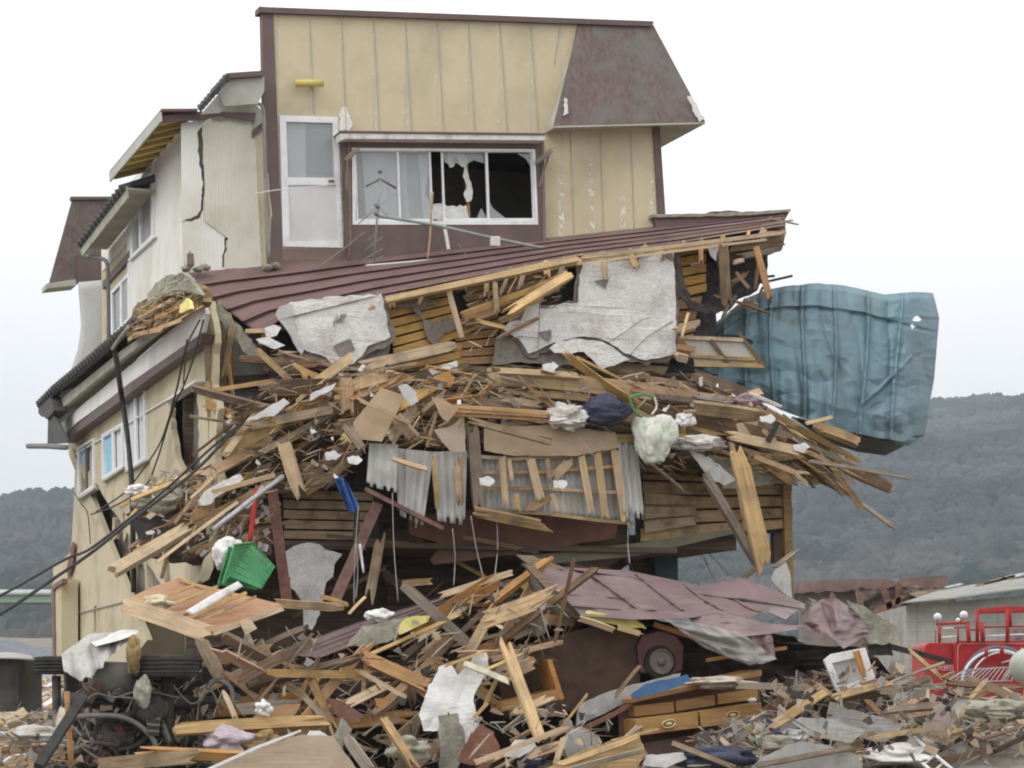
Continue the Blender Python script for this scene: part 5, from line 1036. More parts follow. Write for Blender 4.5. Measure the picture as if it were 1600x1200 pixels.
sh_('pinkish_board', 'pinkish brown panel in the torn lower corner', [(290, 845), (350, 826), (420, 820), (424, 868), (360, 872), (292, 868)], copper, .35, .03, 51)
sh_('wire_mesh_scrap', 'dark mesh hanging out of the torn side wall', [(206, 812), (240, 804), (262, 812), (250, 836), (216, 842)], fel, 1.0, .01, 52, 1.5, .06)
for i, (x0, y0, m, lab) in enumerate([(555, 719, 'W', 'small white scrap near the blue cloth'), (520, 712, 'W', 'white corner scrap over the wooden slats'), (875, 757, 'W', 'white paper caught on the slatted frame'), (762, 752, 'W', 'small white scrap at the end of the slatted frame'), (1200, 655, 'W', 'white torn lump next to the long splinters'), (1252, 700, 'W', 'white end cap on the long crossing beam'), (598, 1097, 'O', 'orange chip in the dark hollow'), (860, 574, 'W', 'white plaster crumbs on the thick splintered beam')]):
    tag(plate('scrap', FF, ragged([(x0-12, y0-5), (x0+4, y0-8), (x0+13, y0-1), (x0+5, y0+7), (x0-10, y0+5)], i+60, 2, 4), .02, wood[m], None, o=1.75 if y0 < 900 else 5, crumple=.04, seed=i), lab, 'scrap')

# ---------------------------------------------------------------- corrugated sheets, slatted frame, sliding door frame
def corr(lab, top, bot, n, seed, o_mat=asb):
    rn = random.Random(seed)
    return tag(sheet('corrugated_sheet', FF, top, bot, n*6, 14, o_mat, None, disp=lambda u, v: .022*math.sin(u*n*6.283)+.04*noise.noise(Vector((u*3, v*3, seed))), th=.008, drop=lambda u, v: v > .9+.12*noise.noise(Vector((u*9, 1, seed)))), lab, 'corrugated sheet')
corr('first corrugated grey sheet, beside the blue cloth', [(577, 692, 1.25), (622, 694, 1.3)], [(572, 764, 1.3), (620, 776, 1.35)], 3, 1, bpy.data.materials['fascia_grey'])
corr('stained corrugated sheet in the middle, under the brown hardboard', [(618, 700, 1.15), (678, 706, 1.2)], [(622, 812, 1.2), (660, 830, 1.25)], 4, 2)
corr('narrow corrugated sheet hanging lowest, beside the broad weathered upright', [(676, 706, 1.2), (730, 704, 1.2)], [(684, 822, 1.25), (726, 830, 1.3)], 4, 3)
corr('corrugated sheet torn off past the end of the slatted frame', [(965, 690, 1.25), (996, 694, 1.2)], [(975, 812, 1.3), (1008, 822, 1.25)], 3, 4)
fr = empty('slatted_frame', FF.hit(860, 815, 1.2)); tag(fr, 'slatted wooden ceiling frame backed with corrugated sheet, hanging across the first floor', 'frame')
g = sheet('backing', FF, [(748, 714, 1.05), (860, 716, 1.1), (975, 700, 1.05)], [(750, 800, 1.05), (870, 806, 1.1), (985, 815, 1.05)], 100, 10, asb, fr, disp=lambda u, v: .02*math.sin(u*24*6.283), th=.008)
for i, (pts) in enumerate(([(732, 712), (800, 717), (880, 713), (985, 701)], [(745, 738), (840, 738), (965, 728)], [(742, 762), (860, 764), (968, 770)], [(742, 796), (860, 803), (925, 812), (990, 818)])):
    for (x0, y0), (x1, y1) in zip(pts, pts[1:]): plank3('rail', FF.hit(x0-2, y0, 1.18), FF.hit(x1+2, y1, 1.18), (.05 if i in (0, 3) else .045), .04, wood['L' if i == 0 else 'T'], 500+i, fr, brk=(0, 0))
for i, (x0, y0, x1, y1, wd, m) in enumerate([(784, 712, 791, 795, 11, 'L'), (828, 714, 848, 792, 14, 'L'), (908, 710, 925, 806, 11, 'L'), (933, 706, 947, 812, 12, 'L'), (960, 702, 977, 815, 13, 'L'), (795, 716, 800, 752, 7, 'T'), (855, 716, 860, 760, 8, 'T'), (862, 770, 872, 800, 7, 'T'), (806, 770, 810, 800, 8, 'T')]):
    plank3('slat', FF.hit(x0, y0, 1.26), FF.hit(x1, y1, 1.28), wd*PXM*.95, .03, wood[m], 520+i, fr, brk=(.2, .5))
plank3('diagonal_brace', FF.hit(894, 716, 1.22), FF.hit(860, 752, 1.22), .14, .03, wood['T'], 540, fr); plank3('diagonal_brace', FF.hit(860, 775, 1.22), FF.hit(822, 800, 1.22), .11, .03, wood['T'], 541, fr)
dfm = empty('sliding_door_frame', FF.hit(1150, 575, .5)); tag(dfm, 'slipped wooden sliding door frame with pale panes, tilted before the teal metal sheet', 'door frame')
for i, q in enumerate([((1064, 527), (1162, 531)), ((1085, 570), (1196, 572)), ((1078, 556), (1180, 562)), ((1155, 520), (1195, 574)), ((1110, 530), (1138, 568))]):
    plank3('frame_bar', FF.hit(*q[0], .5), FF.hit(*q[1], .5), .055, .04, wood['D' if i > 2 else 'T'], 550+i, dfm, brk=(0, .2))
plate('pane', FF, [(1070, 530), (1160, 534), (1190, 570), (1086, 568)], .01, M('door_paper', (.38, .36, .32), (.48, .46, .42), 4), dfm, o=.47)
fpn = empty('floor_panel', FF.hit(320, 985, 4.2)); tag(fpn, 'overturned reddish floor panel with joists, perched above the truck chassis', 'floor panel')
sheet('boards', FF, [(194, 938, 3.6), (236, 918, 3.2), (276, 904, 3.0)], [(332, 990, 4.5), (395, 972, 4.0), (440, 944, 3.6)], 60, 40, M('reddish_boards', (.36, .20, .115), (.47, .28, .17), 4, (.5, 6, 6), .7, bump=.2, dirt=(.25, .15, .09), dscale=1.5), fpn, disp=lambda u, v: -.02 if (v*7) % 1 < .1 else 0, th=.03, smooth=False)
for i, q in enumerate([((188, 942, 4.3), (332, 992, 4.9), 26, 'L'), ((332, 990, 4.7), (442, 950, 4.0), 9, 'L'), ((276, 903, 3.1), (366, 935, 3.4), 5, 'L'), ((250, 935, 3.7), (306, 914, 3.4), 4, 'L'), ((258, 948, 3.9), (340, 916, 3.5), 4, 'L'), ((280, 960, 4.0), (362, 925, 3.6), 5, 'L'), ((292, 966, 4.1), (385, 926, 3.7), 5, 'L'), ((300, 975, 4.3), (400, 932, 3.8), 4, 'T')]):
    plank3('joist', FF.hit(*q[0]), FF.hit(*q[1]), q[2]*PXM*.9, .05, wood[q[3]], 560+i, fpn, brk=(.2, .3))
plate('tan_tag', FF, [(374, 972), (392, 968), (402, 982), (384, 992)], .02, wood['L'], fpn, o=4.5)
tag(blob('rag', FF.hit(244, 942, 4.4), .20, .15, .09, M('yellowish_rag', (.5, .45, .28), (.62, .57, .4), 8, bump=.5), seed=4, amp=.6), 'yellowish rag lump on the overturned floor panel', 'rag')
tag(sheet('plastic_strip', FF, [(290, 955, 4.6), (330, 930, 4.2), (372, 908, 4.0)], [(300, 962, 4.6), (340, 940, 4.2), (380, 916, 4.0)], 16, 3, wbag, None, disp=lambda u, v: .04*math.sin(u*17), th=.005), 'twisted white plastic strip across the overturned floor panel', 'strip')

# ---------------------------------------------------------------- teal roof sheet, hurled against the heap
top = [(1100, 520, -.6), (1165, 466, -.45), (1200, 452, -.3), (1240, 446, -.15), (1280, 443, -.05), (1330, 448, 0), (1382, 460, 0), (1428, 456, -.1), (1458, 458, -.3)]
bot = [(1090, 600, -.3), (1150, 612, -.2), (1190, 625, -.1), (1222, 642, .1), (1262, 655, .25), (1300, 668, .4), (1340, 678, .45), (1380, 686, .45), (1412, 690, .3), (1444, 682, 0)]
RB_ = [.10, .22, .335, .47, .60, .73, .865]
def td0(u, v):
    r = sum(.11*min(1, max(0, 2-2*abs(u-a-.012*math.sin(v*5+a*9))/.009)) for a in RB_); q = Vector((u*5, v*3.2, 2))
    top_ = -.9*max(0, .05-v)/.05*.35
    cr = .12*noise.noise(q)+.05*noise.noise(q*2.7)+.10*max(0, 1-abs(v-.17-.3*(u-.75)*(u > .7))/.035)*(.3+noise.noise(Vector((u*9, 0, 5))))
    return .40*math.sin(math.pi*min(1, v*1.02))*(.5+.5*u)+r+cr*.75+top_
def td(u, v):
    r = sum(.10*min(1, max(0, 2-2*abs(u-a-.010*math.sin(v*4+a*9))/.008)) for a in RB_)
    prof = interp(v, [(0, -.25), (.04, -.06), (.16, .05), (.19, .02), (.5, .10), (.85, .08), (1, -.05)])
    edge = interp(u, [(0, 0), (.86, 0), (.90, .10), (.95, -.10), (1, -.55)])
    c = .22*abs(noise.noise(Vector((u*11, v*1.5, 1))))+.10*kink(u, v, 1, 6)+.30*max(0, u-.6)*kink(u, v, 7, 9)
    fold = .06*max(0, 1-abs(v-.18-.5*max(0, u-.8))/.02)*(u > .3)*(.4+abs(noise.noise(Vector((u*8, 1, 2)))))
    fold2 = .10*max(0, 1-abs((v-.25)-(u-.10)*1.3)/.03)*(.1 < u < .25)+.06*max(0, 1-abs((v-.62)+(u-.82)*1.8)/.03)*(.72 < u < .92)
    return prof+edge+r+c-fold+fold2
def tdrop(u, v):
    n = .004*noise.noise(Vector((u*90, v*60, 0)))
    return (abs(u-.93+n)+abs(v-.19)*.5 < .016 and v < .2) or (abs(u-.918-n)+abs(v-.235)*.35 < .008)
def tdrop_old(u, v): 
    return (abs(u-.915) < .012 and .13 < v < .21) or (.925 < u < .955 and .155 < v < .18) or (abs(u-.905) < .009 and .20 < v < .24)
ts = empty('teal_roof_sheet', FF.hit(1300, 690, .2)); tag(ts, 'large crumpled teal metal roof sheet jutting out past the broken porch', 'metal sheet')
m_ = sheet('sheet', FF, top, bot, 260, 130, teal, ts, disp=td, th=.01, drop=tdrop, warp=lambda u, v: (interp(v, [(0, 0), (.17, 12), (.6, 10), (1, 0)])*max(0, u-.9)*10, -3*kink(u, v, 3, 9)), smooth=False)
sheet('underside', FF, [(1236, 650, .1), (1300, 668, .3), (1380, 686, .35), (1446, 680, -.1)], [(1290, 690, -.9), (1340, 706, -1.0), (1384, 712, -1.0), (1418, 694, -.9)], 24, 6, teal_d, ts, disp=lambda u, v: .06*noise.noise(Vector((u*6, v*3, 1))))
sheet('underside', FF, [(1395, 683, .3), (1432, 684, .1), (1446, 680, -.2)], [(1400, 694, .2), (1420, 697, .1), (1430, 690, -.1)], 8, 2, teal, ts)
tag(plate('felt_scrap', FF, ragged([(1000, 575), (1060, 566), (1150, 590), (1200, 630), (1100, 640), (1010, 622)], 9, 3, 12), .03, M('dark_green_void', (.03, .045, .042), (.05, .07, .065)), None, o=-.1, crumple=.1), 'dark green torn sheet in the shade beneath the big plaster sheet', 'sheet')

# ---------------------------------------------------------------- fallen mauve roof
fm = empty('fallen_roof', FF.hit(1040, 1000, 3.6)); tag(fm, 'fallen mauve metal roof lying buckled over the rubble', 'roof')
def md(u, v): 
    r = 0
    for a in (.18, .38, .56, .74): r += .11*min(1, max(0, 2-2*abs(u-a-.16*v)/.012))*(1 if v < .8 else 0)
    r += .05*max(0, 1-abs(v-.55)/.03)*(u < .3) + .05*max(0, 1-abs(v-.8)/.03)*(u < .42)
    return r+.16*kink(u, v, 8, 5)
sheet('metal', FF, [(838, 886, 3.3), (905, 890, 2.9), (985, 896, 2.8), (1060, 910, 2.8), (1100, 924, 2.8), (1180, 940, 2.8), (1250, 950, 2.8)], [(908, 962, 4.5), (990, 968, 4.5), (1070, 966, 4.5), (1120, 958, 4.2), (1160, 966, 4.2), (1200, 956, 4.0), (1228, 968, 3.8)], 200, 40, mauve, fm, disp=md, th=.02, smooth=False)
sheet('ridge_flap', FF, [(880, 886, 2.9), (985, 892, 2.7), (1095, 915, 2.6), (1130, 908, 2.5), (1162, 903, 2.4), (1210, 922, 2.5), (1258, 944, 2.6)], [(900, 891, 3.1), (985, 902, 3.0), (1095, 928, 3.1), (1130, 934, 3.0), (1162, 936, 3.0), (1210, 944, 3.0), (1258, 952, 2.9)], 60, 8, mauve, fm, disp=lambda u, v: .05*noise.noise(Vector((u*9, v*2, 3))))
sheet('lower_flap', FF, [(1076, 966, 4.4), (1130, 958, 4.4), (1200, 974, 4.2), (1256, 978, 4.0)], [(1108, 992, 4.8), (1150, 996, 4.9), (1205, 990, 4.8), (1252, 982, 4.3)], 40, 14, mauve, fm, disp=lambda u, v: .18*kink(u, v, 5, 3), smooth=False)
sheet('hanging_flap', FF, [(1150, 994, 4.8), (1180, 994, 4.8), (1206, 988, 4.7)], [(1164, 1032, 4.9), (1190, 1038, 4.9), (1212, 1030, 4.7)], 16, 12, mauve, fm, disp=lambda u, v: .14*kink(u, v, 6, 3), smooth=False)
plate('verge_board', FF, ragged([(818, 880), (836, 884), (912, 960), (906, 970), (892, 962), (846, 912)], 3, 1, 9), .1, wood['G'], fm, o=4.0)
plate('verge_felt', FF, ragged([(820, 892), (846, 918), (890, 960), (902, 984), (888, 978), (860, 948), (838, 930)], 4, 2.4, 7), .05, plast_d, fm, o=3.7)
plate('verge_board', FF, ragged([(806, 866), (832, 868), (884, 888), (868, 890), (826, 882)], 3, 1, 9), .05, wood['G'], fm, o=3.2)
tag(sheet('plastic_film', FF, [(1040, 968, 4.9), (1100, 975, 5.0), (1160, 990, 5.0)], [(1100, 1012, 4.9), (1170, 1040, 5.0), (1215, 1030, 4.9)], 24, 14, film, None, disp=lambda u, v: .12*noise.noise(Vector((u*5, v*5, 1))), th=.003), 'torn clear plastic film hanging under the fallen mauve roof', 'plastic film')
tag(sheet('crumpled_sheet', FF, [(1250, 960, 3.5), (1285, 936, 3.3), (1305, 934, 3.4), (1340, 956, 3.3)], [(1262, 984, 3.9), (1300, 996, 4.0), (1318, 1014, 4.0), (1358, 990, 3.6)], 40, 30, mauve, None, disp=lambda u, v: .34*kink(u, v, 9, 2.4), smooth=False), 'crumpled mauve metal sheet beyond the end of the fallen roof', 'metal sheet')
tag(sheet('fallen_roof_strip', FF, [(424, 1022, 3.7), (560, 972, 3.4), (690, 932, 3.2)], [(500, 1028, 4.3), (600, 990, 4.0), (704, 948, 3.6)], 60, 20, M('mauve_dark', (.13, .085, .085), (.19, .135, .135), 2, rough=.45, dirt=(.10, .08, .075)), None, disp=lambda u, v: .05*(1 if (v*4) % 1 < .2 else 0)+.04*noise.noise(Vector((u*6, v*2, 2)))), 'long strip of dark mauve roofing rising towards the broken ridge', 'roof strip')
tag(blob('white_lump', FF.hit(592, 962, 4.0), .16, .12, .09, wbag, seed=2, amp=.5), 'white foam lump on the dark mauve roofing strip', 'foam')
tag(plate('flat_sheet', FF, ragged([(540, 1010), (566, 978), (600, 972), (640, 962), (634, 978), (612, 1000), (580, 1010)], 6, 1.4, 7), .02, mos, None, o=4.15, crumple=.05), 'drab curled sheet beside the yellow foam on the roofing strip', 'sheet')

# ---------------------------------------------------------------- objects in the heap
tag(blob('navy_bundle', FF.hit(944, 642, 1.5), .38, .22, .20, navy, seed=5, amp=.4, freq=1.2), 'dark navy bundled bedding under the thick splintered beam', 'bundle')
pb = blob('plastic_bag', FF.hit(1022, 684, 1.6), .30, .2, .34, colb, seed=6, amp=.4, freq=1.3, fold=.14, sub=4); tag(pb, 'pale printed plastic bag with green and pink marks hanging from the heap', 'plastic bag')
for q in ([(984, 622), (990, 640), (1004, 652)], [(1022, 620), (1026, 636), (1018, 648)], [(984, 622), (1000, 616), (1022, 620)]): tube('handle', [FF.hit(x, y, 1.7) for x, y in q], .018, green if q[0][0] == 984 else clearb, pb)
tag(blob('clear_bag', FF.hit(884, 652, 1.45), .26, .18, .17, clearb, seed=7, amp=.6, fold=.3, sub=4), 'crinkled clear plastic bag beside the navy bundle', 'plastic bag')
tag(blob('small_bag', FF.hit(1072, 655, 1.4), .14, .1, .10, wbag, seed=8, amp=.5), 'small cream bag beside the printed plastic bag', 'bag')
tag(blob('clear_bag', FF.hit(1088, 692, 1.5), .34, .14, .10, clearb, seed=9, amp=.6, fold=.3, sub=4), 'flattened clear plastic sheeting beside the stout tan beam', 'plastic sheeting')
tag(blob('mauve_rag', FF.hit(1162, 630, 1.1), .18, .12, .12, M('mauve_cloth', (.22, .15, .17), (.34, .26, .28), 9, bump=.6), seed=3, amp=.6), 'mauve rag tucked above the stout tan beam', 'rag')
tag(sheet('blue_cloth', FF, [(522, 748, 1.5), (532, 745, 1.6), (540, 750, 1.5)], [(545, 800, 1.3), (556, 802, 1.4), (562, 790, 1.3)], 10, 16, blue, None, disp=lambda u, v: .06*math.sin(u*14+v*4)), 'bright blue cloth hanging beside the first corrugated sheet', 'cloth')
tag(blob('white_sack', FF.hit(356, 866, 2.2), .20, .18, .22, wbag, seed=3, amp=.3), 'knotted white plastic sack beside the green crate', 'sack')
cr = empty('plastic_crate', FF.hit(388, 915, 2.6)); tag(cr, 'bright green plastic crate tipped on its side in the torn corner', 'crate')
def crate():
    # tipped open box: corner points traced, depth going back
    a, b, c, d = (FF.hit(*p) for p in ((394, 848, 2.5), (428, 886, 2.4), (408, 920, 2.8), (348, 912, 3.1)))
    a2 = FF.hit(366, 852, 2.9)
    # solid side with raised grid (towards viewer), inner faces behind
    def side(p, q, r, s, name, nx, ny, t=.012):
        n = ((q-p).cross(s-p)).normalized(); parts = []
        def P(u, v): return p.lerp(q, u).lerp(s.lerp(r, u), v)
        for i in range(nx+1):
            u = i/nx; parts.append(tube_geo([P(u, 0), P(u, 1)], t, 4))
        for j in range(ny+1):
            v = j/ny; parts.append(tube_geo([P(0, v), P(1, v)], t, 4))
        parts.append(([P(0, .0), P(1, 0), P(1, 1), P(0, 1)]+[x+n*.004 for x in (P(0, 0), P(1, 0), P(1, 1), P(0, 1))], [(0, 1, 2, 3), (7, 6, 5, 4), (0, 4, 5, 1), (1, 5, 6, 2), (2, 6, 7, 3), (3, 7, 4, 0)]))
        g = join_geo(parts); return fixn(wmesh(name, g[0], g[1], green, cr))
    side(a2, a, a.lerp(d, .82)+Vector((.02, 0, 0)), d, 'base', 4, 9)
    side(a, b, c, a.lerp(d, .82), 'side_panel', 6, 6)
    side(a2+D*.35, b+D*.3, c+D*.3, d+D*.3, 'side_panel', 6, 6)
    tube('rim', [a2, a, b, c], .02, green, cr, k=0)
crate()
# cabinet with drawers, tilted
ang = math.atan2(-22, 205)  # rises to the far end
cbn = empty('drawer_cabinet', FF.hit(1090, 1165, 4.9)); tag(cbn, 'golden brown drawer cabinet with oval brass pulls, tilted in the rubble', 'cabinet')
def cb(name, x0, y0, x1, y1, y2, y3, o, th, m=cab, par=None): 
    return bevel(plate(name, FF, [(x0, y0), (x1, y1), (x1+1, y3), (x0+2, y2)], th, m, par or cbn, o=o), .008)
cb('carcass', 984, 1098, 1188, 1052, 1180, 1142, 4.55, .45, copper)
cb('cabinet_top', 982, 1092, 1190, 1046, 1099, 1056, 4.85, .75)
for x0, y0, x1, y1, h in ((990, 1103, 1053, 1096, 17), (1055, 1095, 1117, 1085, 17), (1120, 1084, 1184, 1075, 17)): cb('drawer', x0, y0, x1, y1, y0+h, y1+h, 4.72, .25)
for x0, y0, x1, y1, h in ((993, 1124, 1091, 1112, 26), (1094, 1111, 1190, 1098, 26)):
    dw = cb('drawer', x0, y0, x1, y1, y0+h, y1+h-1, 5.05, .45); mx_, my = (x0+x1)/2+3, (y0+y1)/2+13
    tube('oval_pull', [FF.hit(mx_+10.5*math.cos(g), my-1.5*math.cos(g)+6*math.sin(g), 5.09) for g in [i*math.pi/10 for i in range(21)]], .012, gold, dw, k=0, seg=6); blob('pull_knob', FF.hit(mx_, my, 5.08), .05, .02, .03, gold, amp=0, fold=0, parent=dw, sub=2)
cb('plinth_board', 1008, 1160, 1096, 1146, 1186, 1176, 4.7, .3, copper)
tag(blob('crumpled_cloth', FF.hit(1120, 1066, 5.1), .42, .2, .07, M('dusty_cloth', (.36, .32, .26), (.5, .45, .38), 7, bump=.6), seed=4, amp=.6), 'dusty crumpled cloth on top of the drawer cabinet', 'cloth')
tag(blob('small_bowl', FF.hit(1175, 1094, 5.2), .06, .06, .03, alu, seed=1, amp=.05), 'tiny pale blue bowl in the gap above the open drawer', 'bowl')
tag(blob('dark_blue_cloth', FF.hit(1175, 1142, 5.7), .36, .2, .13, navy, seed=8, amp=.6), 'dark blue cloth draped beside the open drawers', 'cloth')
tag(blob('dark_blue_trousers', FF.hit(1110, 1182, 6.3), .5, .2, .12, navy, seed=9, amp=.7), 'dark blue trousers lying across the bottom rubble', 'trousers')
tag(blob('green_packet', FF.hit(1184, 1154, 5.9), .09, .05, .04, M('mint', (.3, .6, .38), (.4, .7, .48)), seed=1, amp=.2), 'small mint green packet next to the dark blue cloth', 'packet')
tag(blob('cream_bedding', FF.hit(1200, 1168, 5.9), .28, .2, .14, mos, seed=6, amp=.6), 'drab cream bedding lump behind the large grey sheet', 'bedding')
# brown cupboard carcass
cu = empty('open_cupboard', FF.hit(850, 1110, 4.6)); tag(cu, 'open brown cupboard lying on its side behind the tall aslant board', 'cupboard')
plate('back_panel', FF, [(770, 1020), (1000, 960), (1000, 1075), (905, 1110), (790, 1120)], .03, M('cupboard_dark', (.07, .045, .03), (.11, .07, .045)), cu, o=4.0)
for q, m in ((((784, 1112), (872, 1094), (874, 1076), (786, 1098)), cab), (((855, 1030), (862, 1030), (882, 1092), (874, 1094)), wood['O']), (((770, 1026), (880, 1000), (880, 1006), (772, 1034)), wood['O'])):
    plate('shelf', FF, list(q), .5, m, cu, o=4.6)
# round things under the roof
def disc(name, lab, x, y, o, r, m, cat, parts):
    c = FF.hit(x, y, o); ob = tube(name, [c, c+D*.25], r, m, None, k=0, seg=32, smooth=False); tag(ob, lab, cat)
    for nm, rr, mm, dd in parts: tube(nm, [c-D*dd+D*.02, c-D*(dd+.02)], rr, mm, ob, k=0, seg=32, smooth=False)
    return ob
rimm = M('dull_rim', (.14, .13, .12), (.23, .21, .19), 6, rough=.5, metal=.2)
wd_ = empty('car_wreck', FF.hit(1032, 1050, 4.2)); tag(wd_, 'dark red car wheel arch with a dull wheel under the fallen mauve roof', 'car')
plate('wheel_arch', FF, [(996, 1010), (1004, 994), (1030, 986), (1056, 994), (1068, 1010), (1066, 1046), (1040, 1056), (1000, 1050)], .4, M('dark_red_body', (.10, .045, .042), (.15, .075, .07), 3, rough=.5), wd_, o=4.1)
c = FF.hit(1032, 1034, 4.15); wl = tube('wheel', [c, c+D*.2], .22, rubber, wd_, k=0, seg=32, smooth=False); tube('rim', [c-D*.03, c+D*.05], .17, rimm, wl, k=0, seg=32, smooth=False); tube('rim_ring', [c-D*.04+U*.16*math.cos(a)+Z*.16*math.sin(a) for a in [i*math.pi/16 for i in range(33)]], .014, alu if False else rimm, wl, k=0, seg=6); tube('hub_cap', [c-D*.06, c], .06, rimm, wl, k=0, seg=16)
disc('reel', 'small grey round reel among planks under the fallen roof', 842, 981, 4.3, .11, rimm, 'reel', [('ring', .085, bpy.data.materials['dusty_dark'], .02), ('hub', .03, rimm, .03)])
# broken white frame
wfr = empty('broken_window', FF.hit(1335, 1088, 4.4)); tag(wfr, 'broken white framed window propped against the rubble under the crumpled mauve sheet', 'window')
plate('frame', FF, [[(1288, 1032), (1300, 1022), (1352, 1012), (1370, 1066), (1312, 1092)], [(1300, 1036), (1344, 1026), (1356, 1058), (1316, 1074)]], .05, wood['W'], wfr, o=4.5)
plate('board', FF, [(1300, 1034), (1346, 1024), (1357, 1060), (1316, 1076)], .02, greyp, wfr, o=4.43); plank3('wooden_bar', FF.hit(1334, 1006, 4.6), FF.hit(1352, 1062, 4.6), .09, .04, wood['O'], 5, wfr)
tag(tube('bin', [FF.hit(1506, 1128, 4.2), FF.hit(1506, 1088, 4.1)], .17, M('dirty_white_plastic', (.42, .42, .40), (.55, .55, .52), 4, bump=.05, dirt=(.25, .23, .2)), None, k=0, seg=24, r2=.19, smooth=False), 'dirty white plastic bin standing in the far rubble', 'bin')
tag(blob('basket', FF.hit(1502, 1082, 4.2), .20, .16, .06, M('brown_basket', (.09, .06, .05), (.16, .11, .09), 12), seed=2, amp=.2), 'dark brown basket sitting on the dirty white bin', 'basket')
ld = empty('aluminium_ladder', FF.hit(1470, 1180, 5.4)); tag(ld, 'twisted aluminium ladder lying at the bottom of the rubble', 'ladder')
for q in (((1428, 1152, 5.6), (1492, 1206, 6.2)), ((1412, 1166, 5.7), (1472, 1220, 6.3))): tube('rail', [FF.hit(*p) for p in q], .025, alu, ld, k=0)
for i in range(4): tube('rung', [FF.hit(1432+i*14, 1156+i*12, 5.62+i*.13), FF.hit(1416+i*14, 1170+i*12, 5.72+i*.13)], .015, alu, ld, k=0)
for i, (x, y, rx, rz, m, lab) in enumerate([(352, 1158, .26, .14, M('lilac_cloth', (.38, .31, .36), (.5, .43, .47), 7, bump=.5), 'lilac cloth bundle under the long straight beam'), (400, 1164, .3, .15, insul, 'matted yellowish bedding beside the lilac cloth'), (412, 1106, .09, .08, wbag, 'white cloth wad on the broad grey board'), (640, 1170, .22, .12, mos, 'muddy cloth heap beside the sloping tan plank'),
    (50, 1150, .4, .09, asb, 'dusty pale debris lump past the black steel bar'), (830, 1190, .14, .1, navy, 'dark purple cloth under the bright pale batten'), (1560, 1110, .35, .14, mos, 'earthy clod pile below the wire rack'), (1400, 1180, .4, .12, wbag, 'pale crumpled tarpaulin at the bottom of the heap'), (1240, 1150, .2, .1, wbag, 'white plastic tangle beside the small pointed sheet'), (820, 880, .01, .01, mos, ''), (246, 786, .28, .12, mos, 'tangled household rags spilling from the side opening'), (216, 766, .16, .08, wbag, 'pale bundle beside the tangled household rags')][:]):
    if lab: tag(blob('cloth_heap', FF.hit(x, y, 5.6 if y > 900 else 1.0), rx, rx*.7, rz, m, seed=i+11, amp=.7), lab, 'cloth')

cab_m0 = M('hose_black', (.02, .02, .02), (.05, .05, .05), 6)
# ---------------------------------------------------------------- overturned truck showing its underside
tr = empty('overturned_truck', FF.hit(200, 1200, 4.6)); tag(tr, 'overturned truck showing its black muddy chassis and two upturned wheels', 'truck')
def tp(name, pts, r, m=iron, o=4.6, par=tr, **k): return tube(name, [FF.hit(x, y, o+(q[0] if q else 0)) for x, y, *q in pts], r, m, par, k=k.pop('k', 0), **k)
for x, y, w2, h, o in ((258, 1041, .42, .13, 4.9), (86, 1040, .26, .11, 3.6)):
    a = FF.hit(x, y, o); parts = []; R_ = w2
    ty = tube('tyre', [a-Z*h, a-Z*h*.8, a-Z*.02, a+Z*h*.8, a+Z*h], R_, rubber, tr, k=0, seg=40)
    for j in (-.6, -.2, .2, .6): tube('tread_rib', [a+Z*h*j+Vector((math.cos(g), math.sin(g), 0))*(R_+.004) for g in [i*math.pi/20 for i in range(41)]], .012, rubber, ty, k=0, seg=5)
    tube('rim', [a+Z*h*.5, a+Z*(h+.01)], R_*.6, iron, ty, k=0, seg=24)
for y, r in ((1092, .085), (1150, .085)): tp('chassis_rail', [(98, y, .1), (200, y+2, .1), (340, y+6, .1)], r, iron, o=4.4)
tp('axle', [(262, 1050), (262, 1080), (263, 1200)], .085, o=4.75, smooth=True, seg=12); blob('differential', FF.hit(236, 1108, 4.9), .2, .2, .22, iron, seed=2, amp=.15, parent=tr)
tp('axle', [(88, 1056), (90, 1200)], .06, o=3.7, seg=12)
tp('fuel_tank', [(142, 1062), (214, 1064)], .23, M('tank_muddy', (.10, .092, .085), (.17, .155, .14), 3, rough=.6, dirt=(.22, .2, .17)), o=4.6, seg=20, smooth=True)
tp('drive_shaft', [(150, 1128), (226, 1112)], .05, o=4.9, seg=12); tp('exhaust_pipe', [(120, 1120), (150, 1118), (196, 1122), (236, 1150), (250, 1190)], .035, bpy.data.materials['dull_rim'], o=5.0, k=5)
for i in range(9): plank3('leaf_spring', FF.hit(226+i*.6, 1106+i*5, 5.05), FF.hit(252-i*.5, 1108+i*5, 5.05), .03, .03, rimm if i % 2 else iron, 600+i, tr, brk=(0, 0))
tp('gearbox', [(160, 1150), (206, 1152)], .17, o=4.7, seg=10, smooth=False)
tp('cross_member', [(140, 1085), (141, 1165)], .05, o=4.5, seg=6); tp('cross_member', [(206, 1085), (206, 1165)], .05, o=4.5, seg=6); tp('cross_member', [(310, 1090), (312, 1165)], .06, o=4.5, seg=6)
for i_ in range(12):
    q_ = random.Random(i_+9); x_, y_ = q_.uniform(120, 330), q_.uniform(1075, 1185); tp('hose', [(x_, y_), (x_+q_.uniform(-30, 30), y_+q_.uniform(-20, 20)), (x_+q_.uniform(-40, 40), y_+q_.uniform(0, 45)), (x_+q_.uniform(-50, 50), y_+q_.uniform(10, 60))], q_.choice((.012, .02, .035)), q_.choice((iron, rimm, cab_m0)), o=4.85, k=6, seg=6)
